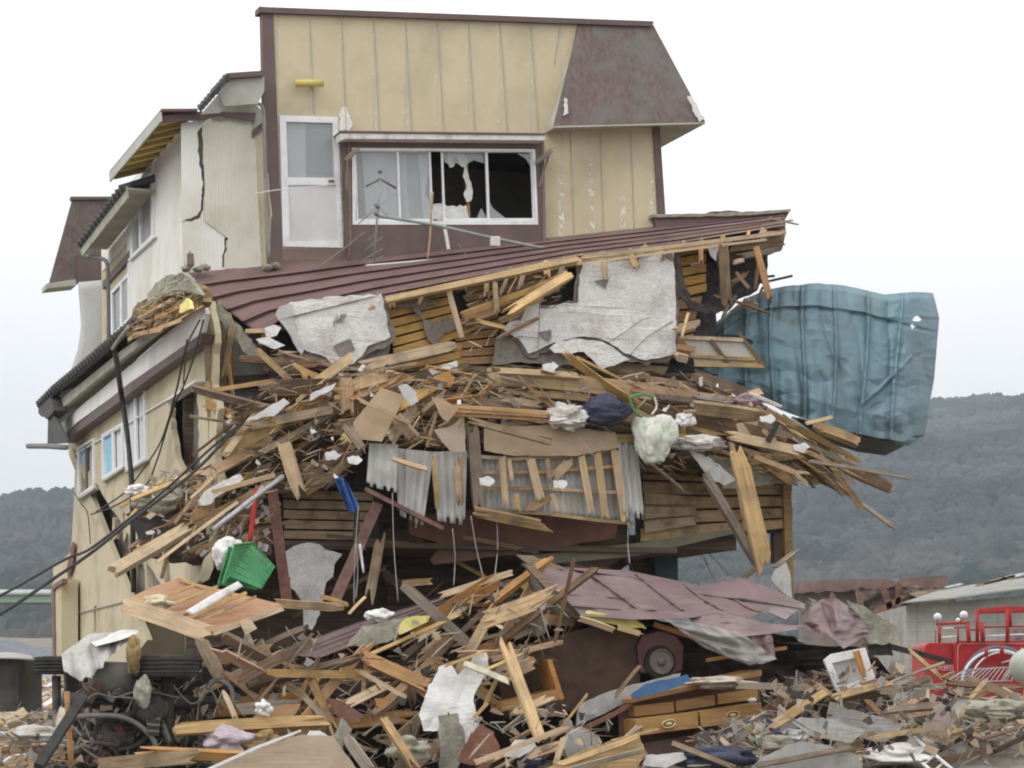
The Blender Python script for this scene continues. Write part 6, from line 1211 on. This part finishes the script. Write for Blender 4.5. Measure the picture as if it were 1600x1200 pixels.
for i_ in range(10):
    q_ = random.Random(i_+90); x_, y_ = q_.uniform(120, 340), q_.uniform(1075, 1190); plank3('chassis_strut', FF.hit(x_, y_, 4.7), FF.hit(x_+q_.uniform(-45, 45), y_+q_.uniform(-40, 40), 4.9), q_.uniform(.04, .12), .03, q_.choice((iron, rimm, wood['R'])), 800+i_, tr, brk=(0, .2))
tp('brake_line', [(130, 1100), (150, 1084), (180, 1090), (220, 1080), (280, 1090)], .012, rimm, o=5.0, k=6, seg=5); tp('brake_line', [(270, 1070), (300, 1100), (330, 1080), (345, 1120)], .012, rimm, o=5.0, k=6, seg=5)
plate('cab_floor', FF, ragged([(104, 1040), (345, 1030), (360, 1080), (352, 1204), (98, 1204)], 7, 3, 14), .2, M('underbody', (.022, .02, .018), (.05, .045, .04), 4, dirt=(.09, .08, .07)), tr, o=4.1, crumple=.08)
plate('mud_guard', FF, ragged([(216, 1026), (300, 1024), (304, 1060), (214, 1062)], 2, 1, 9), .05, iron, tr, o=4.35)
for i, (x, y) in enumerate([(170, 1100), (185, 1172), (120, 1176), (290, 1130), (300, 1176), (240, 1178), (150, 1190)]): blob('bracket', FF.hit(x, y, 4.6), .1, .1, .08, iron, seed=i+1, amp=.5, parent=tr, sub=2)
tag(sheet('grey_cloth', FF, [(96, 1022, 4.6), (140, 990, 4.3), (212, 986, 4.2)], [(100, 1052, 5.3), (128, 1074, 5.4), (152, 1062, 5.2), (172, 1034, 5.0), (214, 990, 4.4)], 60, 24, cloth_g, None, disp=lambda u, v: v*(.10*math.sin(u*26)+.05*math.sin(u*51+2))+.06*noise.noise(Vector((u*4, v*4, 3))), drop=lambda u, v: v > .86+.16*noise.noise(Vector((u*13, 2, 2)))), 'muddy grey cloth draped over the end of the truck chassis', 'cloth')
tag(sheet('white_tarp', FF, [(140, 1002, 4.4), (190, 984, 4.2), (222, 984, 4.2)], [(150, 1010, 4.8), (190, 1000, 4.7), (216, 990, 4.6)], 20, 6, wbag, None, disp=lambda u, v: .05*noise.noise(Vector((u*8, v*4, 1)))), 'shiny white tarpaulin fold on top of the truck chassis', 'tarpaulin')
tag(plate('wire_frame_chair', FF, [(20, 1190), (24, 1178)], .01, alu, None) if False else tube('bent_wire', [FF.hit(x, y, 4.6) for x, y in ((4, 1192), (20, 1182), (46, 1180), (60, 1190), (58, 1196))], .018, alu), 'thin bent white wire frame near the picture corner', 'wire')
tag(blob('rag_clump', FF.hit(208, 1024, 5.2), .08, .07, .22, insul, seed=3, amp=.5), 'pale rag hanging between the chassis wheels', 'rag')
tag(blob('dusty_boot', FF.hit(224, 1082, 5.2), .10, .10, .18, mos, seed=5, amp=.4), 'dusty pale lump wedged on the chassis', 'lump')

# ---------------------------------------------------------------- aerial, cables, ropes
an = empty('roof_aerial', FF.hit(590, 405, A0+.8)); tag(an, 'bent television aerial standing on the maroon porch roof', 'aerial')
def fa(name, pts, r, m, o=A0+.9, par=an, k=0): return tube(name, [FF.hit(x, y, o) for x, y in pts], r, m, par, k=k, seg=6)
am = M('aerial_metal', (.22, .22, .22), (.34, .34, .34), 6, rough=.5)
fa('mast', [(595, 266), (590, 330), (584, 410)], .017, am); fa('element', [(572, 291), (594, 279)], .02, rimm); fa('element', [(594, 279), (619, 294)], .02, rimm); fa('mast_head', [(591, 268), (597, 268)], .03, rimm)
for x0, y0, x1, y1 in ((560, 350, 588, 322), (562, 348, 620, 300), (575, 375, 590, 362), (570, 391, 598, 370), (568, 406, 598, 388), (568, 416, 598, 400), (589, 320, 608, 340)): fa('element', [(x0, y0), (x1, y1)], .006, am)
fa('clamp_box', [(586, 318), (592, 326)], .03, rimm); fa('clamp_box', [(585, 332), (592, 338)], .028, rimm)
pp = tag(tube('aerial_pole', [FF.hit(x, y, o) for x, y, o in ((590, 337, A0+.9), (680, 352, A0+.8), (770, 372, A0+.7), (875, 393, A0+.6))], .026, M('pole_green_grey', (.22, .26, .25), (.32, .36, .35), 5, rough=.5), k=4), 'long greenish pole leaning from the aerial down onto the porch roof', 'pole')
tag(bevel(plate('junction_box', FF, [(768, 369), (782, 369), (782, 385), (768, 384)], .08, M('box_cream', (.58, .57, .50), (.66, .65, .58)), None, o=A0+.82), .01), 'small cream junction box on the leaning pole', 'junction box')
tag(tube('white_conduit', [FF.hit(x, y, o) for x, y, o in ((572, 415, -.75), (680, 406, -.75), (760, 400, -.75), (880, 391, -.75))], .016, alu, k=4), 'long white conduit lying along the maroon porch roof', 'conduit')
for i, (pts, r, m, lab, cat) in enumerate([
    ([(676, 300), (674, 330), (672, 370), (668, 405)], .018, wood['L'], 'frayed tan rope hanging in front of the broken window', 'rope'),
    ([(694, 352), (698, 372), (701, 390)], .03, wbag, 'dangling white rag beside the frayed tan rope', 'rag'),
    ([(400, 302), (440, 296), (512, 290)], .007, alu, 'thin wire stretched across the white door', 'wire'),
    ([(500, 415), (535, 390), (570, 362)], .006, am, 'thin wire rising from the porch roof below the door', 'wire'),
    ([(715, 380), (728, 400), (716, 416), (690, 420)], .006, am, 'looped thin wire under the long window', 'wire')]):
    tag(tube(cat, [FF.hit(x, y, A0+.5) for x, y in pts], r, m, k=5, seg=6), lab, cat)
cab_m = M('cable_black', (.02, .02, .02), (.045, .045, .045), 6, rough=.6)
for i, (pts, r, lab) in enumerate([
    ([(-60, 955, 6), (0, 931, 6), (100, 875, 5.0), (140, 858, 4.6), (200, 812, 3.6), (262, 762, 2.6), (330, 700, 1.8), (374, 664, 1.2)], .018, 'upper black service cable sagging past the side wall'),
    ([(-60, 990, 6), (0, 960, 6), (90, 900, 5.0), (145, 862, 4.6), (215, 806, 3.6), (300, 740, 2.4), (350, 690, 1.6), (400, 640, 1.0)], .022, 'lower black service cable sagging past the side wall'),
    ([(438, 600, .9), (420, 612, 1.0), (392, 640, 1.1)], .02, 'short black cable curling out of the heap corner')]):
    tag(tube('cable', [FF.hit(*p) for p in pts], r, cab_m, k=6, seg=6), lab, 'cable')
for pts, r, lab in (([(176, 544, .9), (181, 556, .8), (186, 590, .5), (190, 620, .35), (199, 680, .3), (206, 760, .3), (208, 850, .25), (209, 925, .2)], .045, 'thick black bundled cable hanging down the tan side wall'),
    ([(200, 512, 1.0), (186, 530, 1.0), (176, 545, .95)], .03, 'pale bent cable sheath at the tiled eave'),
    ([(312, 500, .7), (290, 545, .3), (278, 600, .25), (262, 660, .2), (246, 700, .2), (210, 752, .2), (192, 772, .15), (150, 800, .12)], .014, 'dark cable swinging from the porch corner across the side wall'),
    ([(318, 500, .7), (302, 560, .35), (288, 600, .25), (270, 640, .25), (245, 720, .2), (226, 760, .2), (180, 790, .2), (142, 804, .12)], .013, 'second dark cable looping over the side wall'),
    ([(116, 770, .1), (126, 786, .2), (136, 800, .15), (140, 830, .1), (141, 850, .1)], .010, 'tangled grey wires at the far end of the side wall'),
    ([(292, 530, .5), (288, 580, .3), (286, 610, .3)], .010, 'knotted branch like cable by the porch corner')):
    tag(tube('cable', [SS.hit(*p) for p in pts], r, cab_m if r != .03 else gwall, k=6, seg=6), lab, 'cable')
wm_ = M('hanging_wire', (.26, .25, .24), (.36, .35, .34), 6, rough=.6)
for i, (x0, y0, x1, y1) in enumerate([(560, 790, 553, 945), (556, 850, 556, 935), (613, 770, 622, 940), (707, 826, 709, 915), (736, 806, 756, 905), (776, 812, 773, 900), (982, 816, 984, 880), (830, 590, 930, 716), (1085, 838, 1138, 896), (975, 866, 990, 898), (1100, 870, 1118, 905)]):
    o0 = 1.45 if i < 8 else -1.0
    tag(tube('wire', [FF.hit(x0, y0, o0), FF.hit((x0+x1)/2+(-2, 3)[i % 2], (y0+y1)/2, o0), FF.hit(x1, y1, o0+.2)], .0085, wm_, k=4, seg=5),
        ['thin grey wire hanging beside the rusty steel brace', 'second thin wire close to the rusty steel brace', 'thin wire hanging under the stained corrugated sheet', 'thin wire hanging below the narrow corrugated sheet', 'slanting wire under the slatted frame', 'straight wire under the slatted frame next to the slanting one', 'wire hanging below the end of the slatted frame', 'pale string slanting across the tan board', 'thin pale stick in the see through gap', 'thin wire at the near side of the see through gap', 'thin wire leaning in the see through gap'][i], 'wire')

# ---------------------------------------------------------------- loose fill: many more broken timbers, heaped behind and between the traced ones
def inside(p, poly):
    x, y = p; c = False; j = len(poly)-1
    for i in range(len(poly)):
        (a, b), (e, f) = poly[i], poly[j]
        if (b > y) != (f > y) and x < (e-a)*(y-b)/(f-b)+a: c = not c
        j = i
    return c
def samp(poly, rn):
    xs = [p[0] for p in poly]; ys = [p[1] for p in poly]
    while True:
        q = (rn.uniform(min(xs), max(xs)), rn.uniform(min(ys), max(ys)))
        if inside(q, poly): return q
R1 = [(350, 640), (420, 600), (560, 575), (720, 570), (740, 690), (640, 700), (560, 700), (540, 750), (470, 765), (400, 740), (350, 720)]
R2 = [(720, 575), (960, 585), (1090, 590), (1190, 625), (1240, 690), (1230, 740), (1100, 735), (1000, 735), (990, 690), (720, 650)]
R2b = [(1180, 630), (1260, 670), (1330, 720), (1370, 755), (1300, 760), (1230, 735), (1180, 700)]
R3 = [(215, 790), (300, 740), (410, 735), (440, 800), (420, 860), (330, 870), (240, 850)]
R3b = [(230, 750), (290, 730), (310, 770), (250, 800)]
R4 = [(350, 1000), (560, 990), (820, 900), (900, 940), (880, 1010), (760, 1060), (700, 1204), (340, 1204), (340, 1080)]
R5 = [(740, 1100), (900, 1100), (1010, 1150), (1010, 1204), (740, 1204)]
R6 = [(1190, 1065), (1290, 1050), (1340, 1036), (1410, 1042), (1445, 1074), (1600, 1086), (1600, 1204), (1190, 1204)]
R7 = [(0, 1120), (100, 1110), (120, 1204), (0, 1204)]
R8 = [(1090, 1150), (1200, 1110), (1200, 1204), (1090, 1204)]
R9 = [(720, 440), (900, 410), (880, 470), (790, 530), (720, 560)]
R10 = [(430, 545), (600, 575), (600, 600), (440, 610)]
R11 = [(1070, 395), (1190, 380), (1200, 470), (1110, 500)]
RG = [(440, 880), (600, 830), (900, 850), (990, 850), (960, 920), (830, 900), (700, 930), (560, 970), (430, 990)]
RC = [(322, 500), (352, 490), (366, 620), (360, 780), (330, 780), (326, 640)]
FILL = [  # polygon, count, angle mean/spread (deg, screen), length m, o range, depth tilt, palette, label
    (R1, 50, 22, 34, (.45, 1.6), (.5, 1.25), .4, 'TTLGDO', 'broken timber jammed in the heap near the corner of the building', 'timbers in the corner of the heap'),
    (R2, 46, -8, 20, (.6, 2.1), (.5, 1.3), .35, 'TTLGDD', 'broken timber in the wide heap under the plaster sheets', 'timbers in the wide heap'),
    (R2b, 26, -30, 9, (.7, 1.7), (.6, 1.3), .3, 'TTGDL', 'splintered timber fanning out over the hillside under the teal sheet', 'timbers of the fan'),
    (R3, 26, 32, 24, (.4, 1.3), (.3, 1.2), .4, 'TLGDO', 'broken timber spilling from the torn lower corner', 'timbers at the torn lower corner'),
    (R4, 66, 18, 48, (.5, 1.8), (3.2, 5.0), .5, 'TOTGDD', 'broken timber in the shaded lower heap before the building', 'timbers in the lower heap'),
    (R5, 14, 15, 35, (.4, 1.3), (5.2, 6.0), .4, 'TOTGL', 'broken timber at the foot of the cupboard', 'timbers by the cupboard'),
    (R6, 38, 10, 30, (.3, 1.5), (3.6, 6.0), .4, 'GGDGTD', 'broken timber scattered in the rubble towards the fire truck', 'timbers towards the fire truck'),
    (R7, 9, 5, 30, (.3, 1.0), (3.5, 6), .4, 'TGLW', 'broken timber beyond the black steel bar', 'timbers past the black bar'),
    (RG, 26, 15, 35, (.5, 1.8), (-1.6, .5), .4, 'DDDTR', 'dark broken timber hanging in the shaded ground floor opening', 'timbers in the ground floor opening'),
    (RC, 14, 92, 12, (.4, 1.5), (.02, .35), .15, 'OTDLT', 'splintered stud at the torn front corner of the tan side wall', 'studs at the torn corner'),
    (R9, 9, 25, 12, (.5, 1.2), (.05, .4), .2, 'TLO', 'snapped timber in the open eave between the plaster sheets', 'timbers in the open eave'),
    (R10, 8, -12, 16, (.5, 1.3), (.3, .9), .3, 'TDG', 'snapped timber under the lower plaster sheet', 'timbers under the lower plaster'),
    (R11, 9, 20, 50, (.3, .8), (-.1, .4), .3, 'DDTO', 'dark snapped timber at the torn end of the porch', 'timbers at the torn porch end')]
rn = random.Random(77); kk = 0
for poly, cnt, am0, asp, (l0, l1), (oa, ob), tilt, pal, lab, grp in FILL:
    for _ in range(cnt):
        x, y = samp(poly, rn); o = rn.uniform(oa, ob); L = rn.uniform(l0, l1)*rn.choice((.6, 1, 1)); a_ = R(rn.gauss(am0, asp*.6))
        c = FF.hit(x, y, o); d = U*math.cos(a_)+Z*math.sin(a_)-D*rn.uniform(-tilt, tilt); d.normalize()
        wd = rn.choice((.035, .05, .05, .09, .1, .14)); th = rn.choice((.02, .035, .09)) if wd > .08 else .03
        ob_ = plank3('broken_timber', c-d*L/2, c+d*L/2, wd, min(th, wd), wood[rn.choice(pal)], 1000+kk, brk=(rn.random()*1.3, rn.random()*1.3), roll=rn.uniform(-.8, .8), bow=rn.uniform(-.03, .03), cols=3); kk += 1
        tag(ob_, lab, 'timber', grp)
# wide split boards
for poly, cnt, am0, asp, (l0, l1), (oa, ob), lab, grp in ((R1, 14, 20, 25, (.5, 1.2), (.9, 1.35), 'wide split board in the corner of the heap', 'wide boards in the heap corner'), (R2, 16, -6, 16, (.7, 1.8), (.9, 1.4), 'wide split board in the heap under the plaster sheets', 'wide boards in the wide heap'),
    (R4, 22, 15, 40, (.6, 1.6), (3.6, 5.0), 'wide split board in the shaded lower heap', 'wide boards in the lower heap'), (R6, 12, 8, 20, (.6, 1.4), (3.8, 5.8), 'wide split board in the rubble towards the fire truck', 'wide boards towards the fire truck'), (R3, 6, 30, 20, (.4, 1.1), (.6, 1.2), 'wide split board at the torn lower corner', 'wide boards at the torn corner')):
    for _ in range(cnt):
        x, y = samp(poly, rn); o = rn.uniform(oa, ob); L = rn.uniform(l0, l1); a_ = R(rn.gauss(am0, asp)); c = FF.hit(x, y, o); d = (U*math.cos(a_)+Z*math.sin(a_)-D*rn.uniform(-.35, .35)).normalized()
        tag(plank3('split_board', c-d*L/2, c+d*L/2, rn.uniform(.13, .24), .022, wood[rn.choice('GDTGD' if poly is R6 else 'TTODL')], 3000+kk, brk=(rn.random()*1.5, rn.random()*1.5), roll=rn.uniform(-.9, .9), bow=rn.uniform(-.06, .06), cols=7), lab, 'board', grp); kk += 1
# torn sheets of board, tin and plaster scattered through the heaps
SHP = [(R4, 34, (3.3, 5.0), (22, 60)), (R5, 8, (5.0, 5.8), (25, 60)), (R6, 46, (3.4, 6.0), (22, 75)), (R7, 7, (3.5, 6), (20, 45)), (R1, 14, (.9, 1.35), (14, 34)), (R2, 12, (.9, 1.35), (14, 34)), (R3, 8, (.5, 1.1), (14, 34)), (R3b, 4, (.5, 1.1), (12, 24))]
pals = [gwall, card, mos, copper, plast_d, asb, fel, gwall, wood['T'], copper, fel, wood['D'], insul, maroon]
LB = {4: ('torn scrap of board or tin buried in the shaded lower heap', 'scraps in the lower heap'), 3: ('torn scrap of board in the upper heap or the torn corner', 'scraps in the upper heap')}
for si, (poly, cnt, (oa, ob), (s0, s1)) in enumerate(SHP):
    for _ in range(cnt):
        x, y = samp(poly, rn); o = rn.uniform(oa, ob); s = rn.uniform(s0, s1); a_ = R(rn.gauss(5, 28)); asr = rn.uniform(.15, .6); n = rn.choice((4, 5, 6)); lp = []
        for k in range(n):
            g = 2*math.pi*(k+rn.uniform(-.25, .25))/n; px_, py_ = math.cos(g)*s*rn.uniform(.6, 1), math.sin(g)*s*asr*rn.uniform(.6, 1); lp.append((x+px_*math.cos(a_)+py_*math.sin(a_), y-px_*math.sin(a_)+py_*math.cos(a_)))
        q = plate('torn_sheet', FF, ragged(lp, kk, 1.2, 7), rn.choice((.008, .015, .04)), rn.choice(pals), None, o=o, crumple=rn.choice((.02, .08)), seed=kk, cuts=2); kk += 1
        q.matrix_local = q.matrix_local @ Matrix.Rotation(rn.uniform(-.7, .5), 4, 'X') @ Matrix.Rotation(rn.uniform(-.5, .5), 4, 'Z')
        lab, grp = (('torn scrap of board or tin buried in the shaded lower heap', 'scraps in the lower heap') if si < 2 else ('torn scrap of board or tin in the grey rubble towards the fire truck', 'scraps towards the fire truck') if si == 2 else ('torn scrap beyond the black steel bar', 'scraps past the black bar') if si == 3 else ('torn scrap of board in the upper heap', 'scraps in the upper heap') if si < 6 else ('torn scrap in the torn lower corner', 'scraps at the torn corner'))
        tag(q, lab, 'scrap', grp)
# backing masses of compacted debris, one lumpy heap each (nobody could count what is in them)
def mass(name, loop, o, mat, lab, seed, cr=.3, th=.6):
    q = plate(name, FF, ragged(loop, seed, 4, 16), th, mat, None, o=o, crumple=cr, seed=seed, cuts=4); tag(q, lab, 'rubble', kind='stuff')
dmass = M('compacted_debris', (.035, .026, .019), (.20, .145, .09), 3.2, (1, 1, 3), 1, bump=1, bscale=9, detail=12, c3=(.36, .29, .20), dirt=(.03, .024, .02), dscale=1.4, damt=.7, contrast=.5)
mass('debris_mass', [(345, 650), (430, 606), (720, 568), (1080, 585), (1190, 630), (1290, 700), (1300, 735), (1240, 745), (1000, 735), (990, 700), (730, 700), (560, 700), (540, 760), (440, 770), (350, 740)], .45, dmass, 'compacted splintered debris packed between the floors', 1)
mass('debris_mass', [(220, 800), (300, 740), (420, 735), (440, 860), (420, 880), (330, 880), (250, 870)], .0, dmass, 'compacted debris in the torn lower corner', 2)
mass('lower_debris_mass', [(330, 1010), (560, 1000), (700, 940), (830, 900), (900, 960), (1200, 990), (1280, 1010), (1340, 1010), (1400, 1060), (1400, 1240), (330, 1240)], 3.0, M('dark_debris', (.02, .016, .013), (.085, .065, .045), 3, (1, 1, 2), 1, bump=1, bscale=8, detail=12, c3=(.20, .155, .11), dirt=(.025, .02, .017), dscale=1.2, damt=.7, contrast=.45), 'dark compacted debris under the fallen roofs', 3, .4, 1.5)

RE = [(205, 500), (232, 470), (262, 455), (300, 452), (312, 468), (262, 504), (230, 522), (195, 528)]
RT = [(115, 1060), (340, 1060), (350, 1200), (100, 1200)]
# fine splinters and crumbs: thousands of slivers
def litter(name, lab, regions, mats, seed, size):
    rn = random.Random(seed); V, Fc, MI = [], [], []
    for poly, cnt, am0, asp, oa, ob, *fq in regions:
        for _ in range(cnt):
            x, y = samp(poly, rn); o = rn.uniform(oa, ob); c = (fq[0] if fq else FF).hit(x, y, o); a_ = R(rn.gauss(am0, asp)); L = rn.uniform(*size[0]); w_ = rn.uniform(*size[1])
            d = (U*math.cos(a_)+Z*math.sin(a_)-D*rn.uniform(-.5, .5)).normalized(); n1 = d.cross(Vector((rn.uniform(-.4, .4), -1, rn.uniform(-.4, .4)))).normalized(); n2 = d.cross(n1)
            k = len(V); s = rn.uniform(.2, 1)
            for (t, ww) in ((-.5, 1), (.5, s)):
                for q1, q2 in ((-1, -.4), (1, -.4), (1, .4), (-1, .4)): V.append(c+d*L*(t*rn.uniform(.35, 1)+rn.uniform(-.1, .1))+n1*q1*w_*ww*rn.uniform(.4, 1)+n2*q2*w_*size[2])
            fs_ = [(0, 3, 2, 1), (4, 5, 6, 7), (0, 1, 5, 4), (1, 2, 6, 5), (2, 3, 7, 6), (3, 0, 4, 7)]; Fc += [tuple(k+i for i in f) for f in fs_]; MI += [rn.randrange(len(mats))]*6
    o_ = wmesh(name, V, Fc, None, origin=V[0])
    for m in mats: o_.data.materials.append(m)
    o_.data.polygons.foreach_set('material_index', MI); tag(o_, lab, 'litter', kind='stuff')
SPL = [M('splinter_a', (.50, .36, .20), (.66, .51, .31)), M('splinter_b', (.28, .19, .11), (.4, .28, .17)), M('splinter_c', (.14, .10, .07), (.22, .16, .11)), M('splinter_d', (.38, .34, .28), (.5, .45, .38))]
litter('wood_splinters', 'straw like wood splinters strewn through the upper heap', [(R1, 480, 18, 35, .9, 1.45), (R2, 520, -8, 22, .9, 1.5), (R2b, 180, -30, 14, .8, 1.5), (R3, 260, 30, 35, .6, 1.3), (R10, 160, 0, 20, .3, .9), (R9, 60, 25, 20, .2, .5), (R3b, 60, 20, 50, .5, 1.1), (RE, 170, 25, 25, .45, .65, SS)], SPL+[insul, insul, wood['O']], 3, ((.08, .42), (.004, .014), .5))
litter('wood_splinters', 'wood splinters strewn over the lower rubble', [(R4, 330, 10, 50, 3.4, 5.2), (R5, 90, 10, 40, 5.3, 6.3), (R6, 420, 5, 40, 3.4, 6.4), (R7, 110, 5, 40, 3.2, 6.5), (R8, 160, 0, 40, 5.4, 6.4), (RT, 150, 10, 60, 4.3, 4.9)], SPL[1:]+[M('splinter_grey', (.22, .20, .17), (.33, .30, .26))]*2, 4, ((.08, .5), (.004, .016), .5))
CR = [wood['W'], M('crumb_grey', (.20, .185, .165), (.32, .30, .27)), M('crumb_brown', (.2, .15, .11), (.3, .24, .18)), M('crumb_dark', (.05, .045, .04), (.10, .09, .08)), M('crumb_tan', (.42, .33, .22), (.52, .42, .3)), greyp]
litter('rubble_crumbs', 'crumbs of plaster, plastic and board in the upper heap', [(R1, 90, 10, 90, .9, 1.4), (R2, 70, 0, 90, .9, 1.4), (R3, 140, 0, 90, .5, 1.2), (R3b, 40, 0, 90, .5, 1.1)], CR, 5, ((.05, .16), (.02, .06), .12))
litter('rubble_crumbs', 'crumbs of plaster, plastic and board over the lower rubble', [(R4, 90, 10, 90, 3.4, 5.0), (R5, 40, 0, 90, 5.2, 6.2), (R6, 260, 0, 90, 3.4, 6.4), (R7, 50, 0, 90, 3.2, 6.4), (R8, 160, 0, 90, 5.4, 6.3), (RT, 110, 10, 90, 4.3, 4.8)], CR[1:5], 6, ((.05, .22), (.02, .09), .15))
# rubble field out on the ground beyond
rn = random.Random(8); V, Fc, MI = [], [], []
for _ in range(5200):
    d = 39+90*rn.random()**1.6; px = rn.choice((rn.uniform(-250, 140), rn.uniform(1180, 1850), rn.uniform(1180, 1850))); t = (px-800)/F_PX; x, y = d*t, d; z = ground_z(x, y); L = rn.uniform(.1, .9)*(1 if rn.random() < .8 else 1.6); w_ = rn.uniform(.02, .12)
    a_ = rn.uniform(0, math.pi); dd = Vector((math.cos(a_), math.sin(a_), rn.uniform(-.5, .5))).normalized(); n1 = dd.cross(Vector((rn.uniform(-.6, .6), rn.uniform(-.6, .6), 1))).normalized(); n2 = dd.cross(n1); c = Vector((x, y, z+rn.uniform(0, .35))); k = len(V)
    for tt in (-.5, .5):
        for q1, q2 in ((-1, -1), (1, -1), (1, 1), (-1, 1)): V.append(c+dd*L*tt+n1*q1*w_+n2*q2*w_*.3)
    Fc += [tuple(k+i for i in f) for f in [(0, 3, 2, 1), (4, 5, 6, 7), (0, 1, 5, 4), (1, 2, 6, 5), (2, 3, 7, 6), (3, 0, 4, 7)]]; MI += [rn.randrange(10)]*6
o_ = wmesh('rubble_field', V, Fc, None, origin=V[0])
for m in (SPL+SPL+CR)[:10]: o_.data.materials.append(m)
o_.data.polygons.foreach_set('material_index', MI); tag(o_, 'scattered splintered debris covering the ground beyond the heap', 'rubble', kind='stuff')
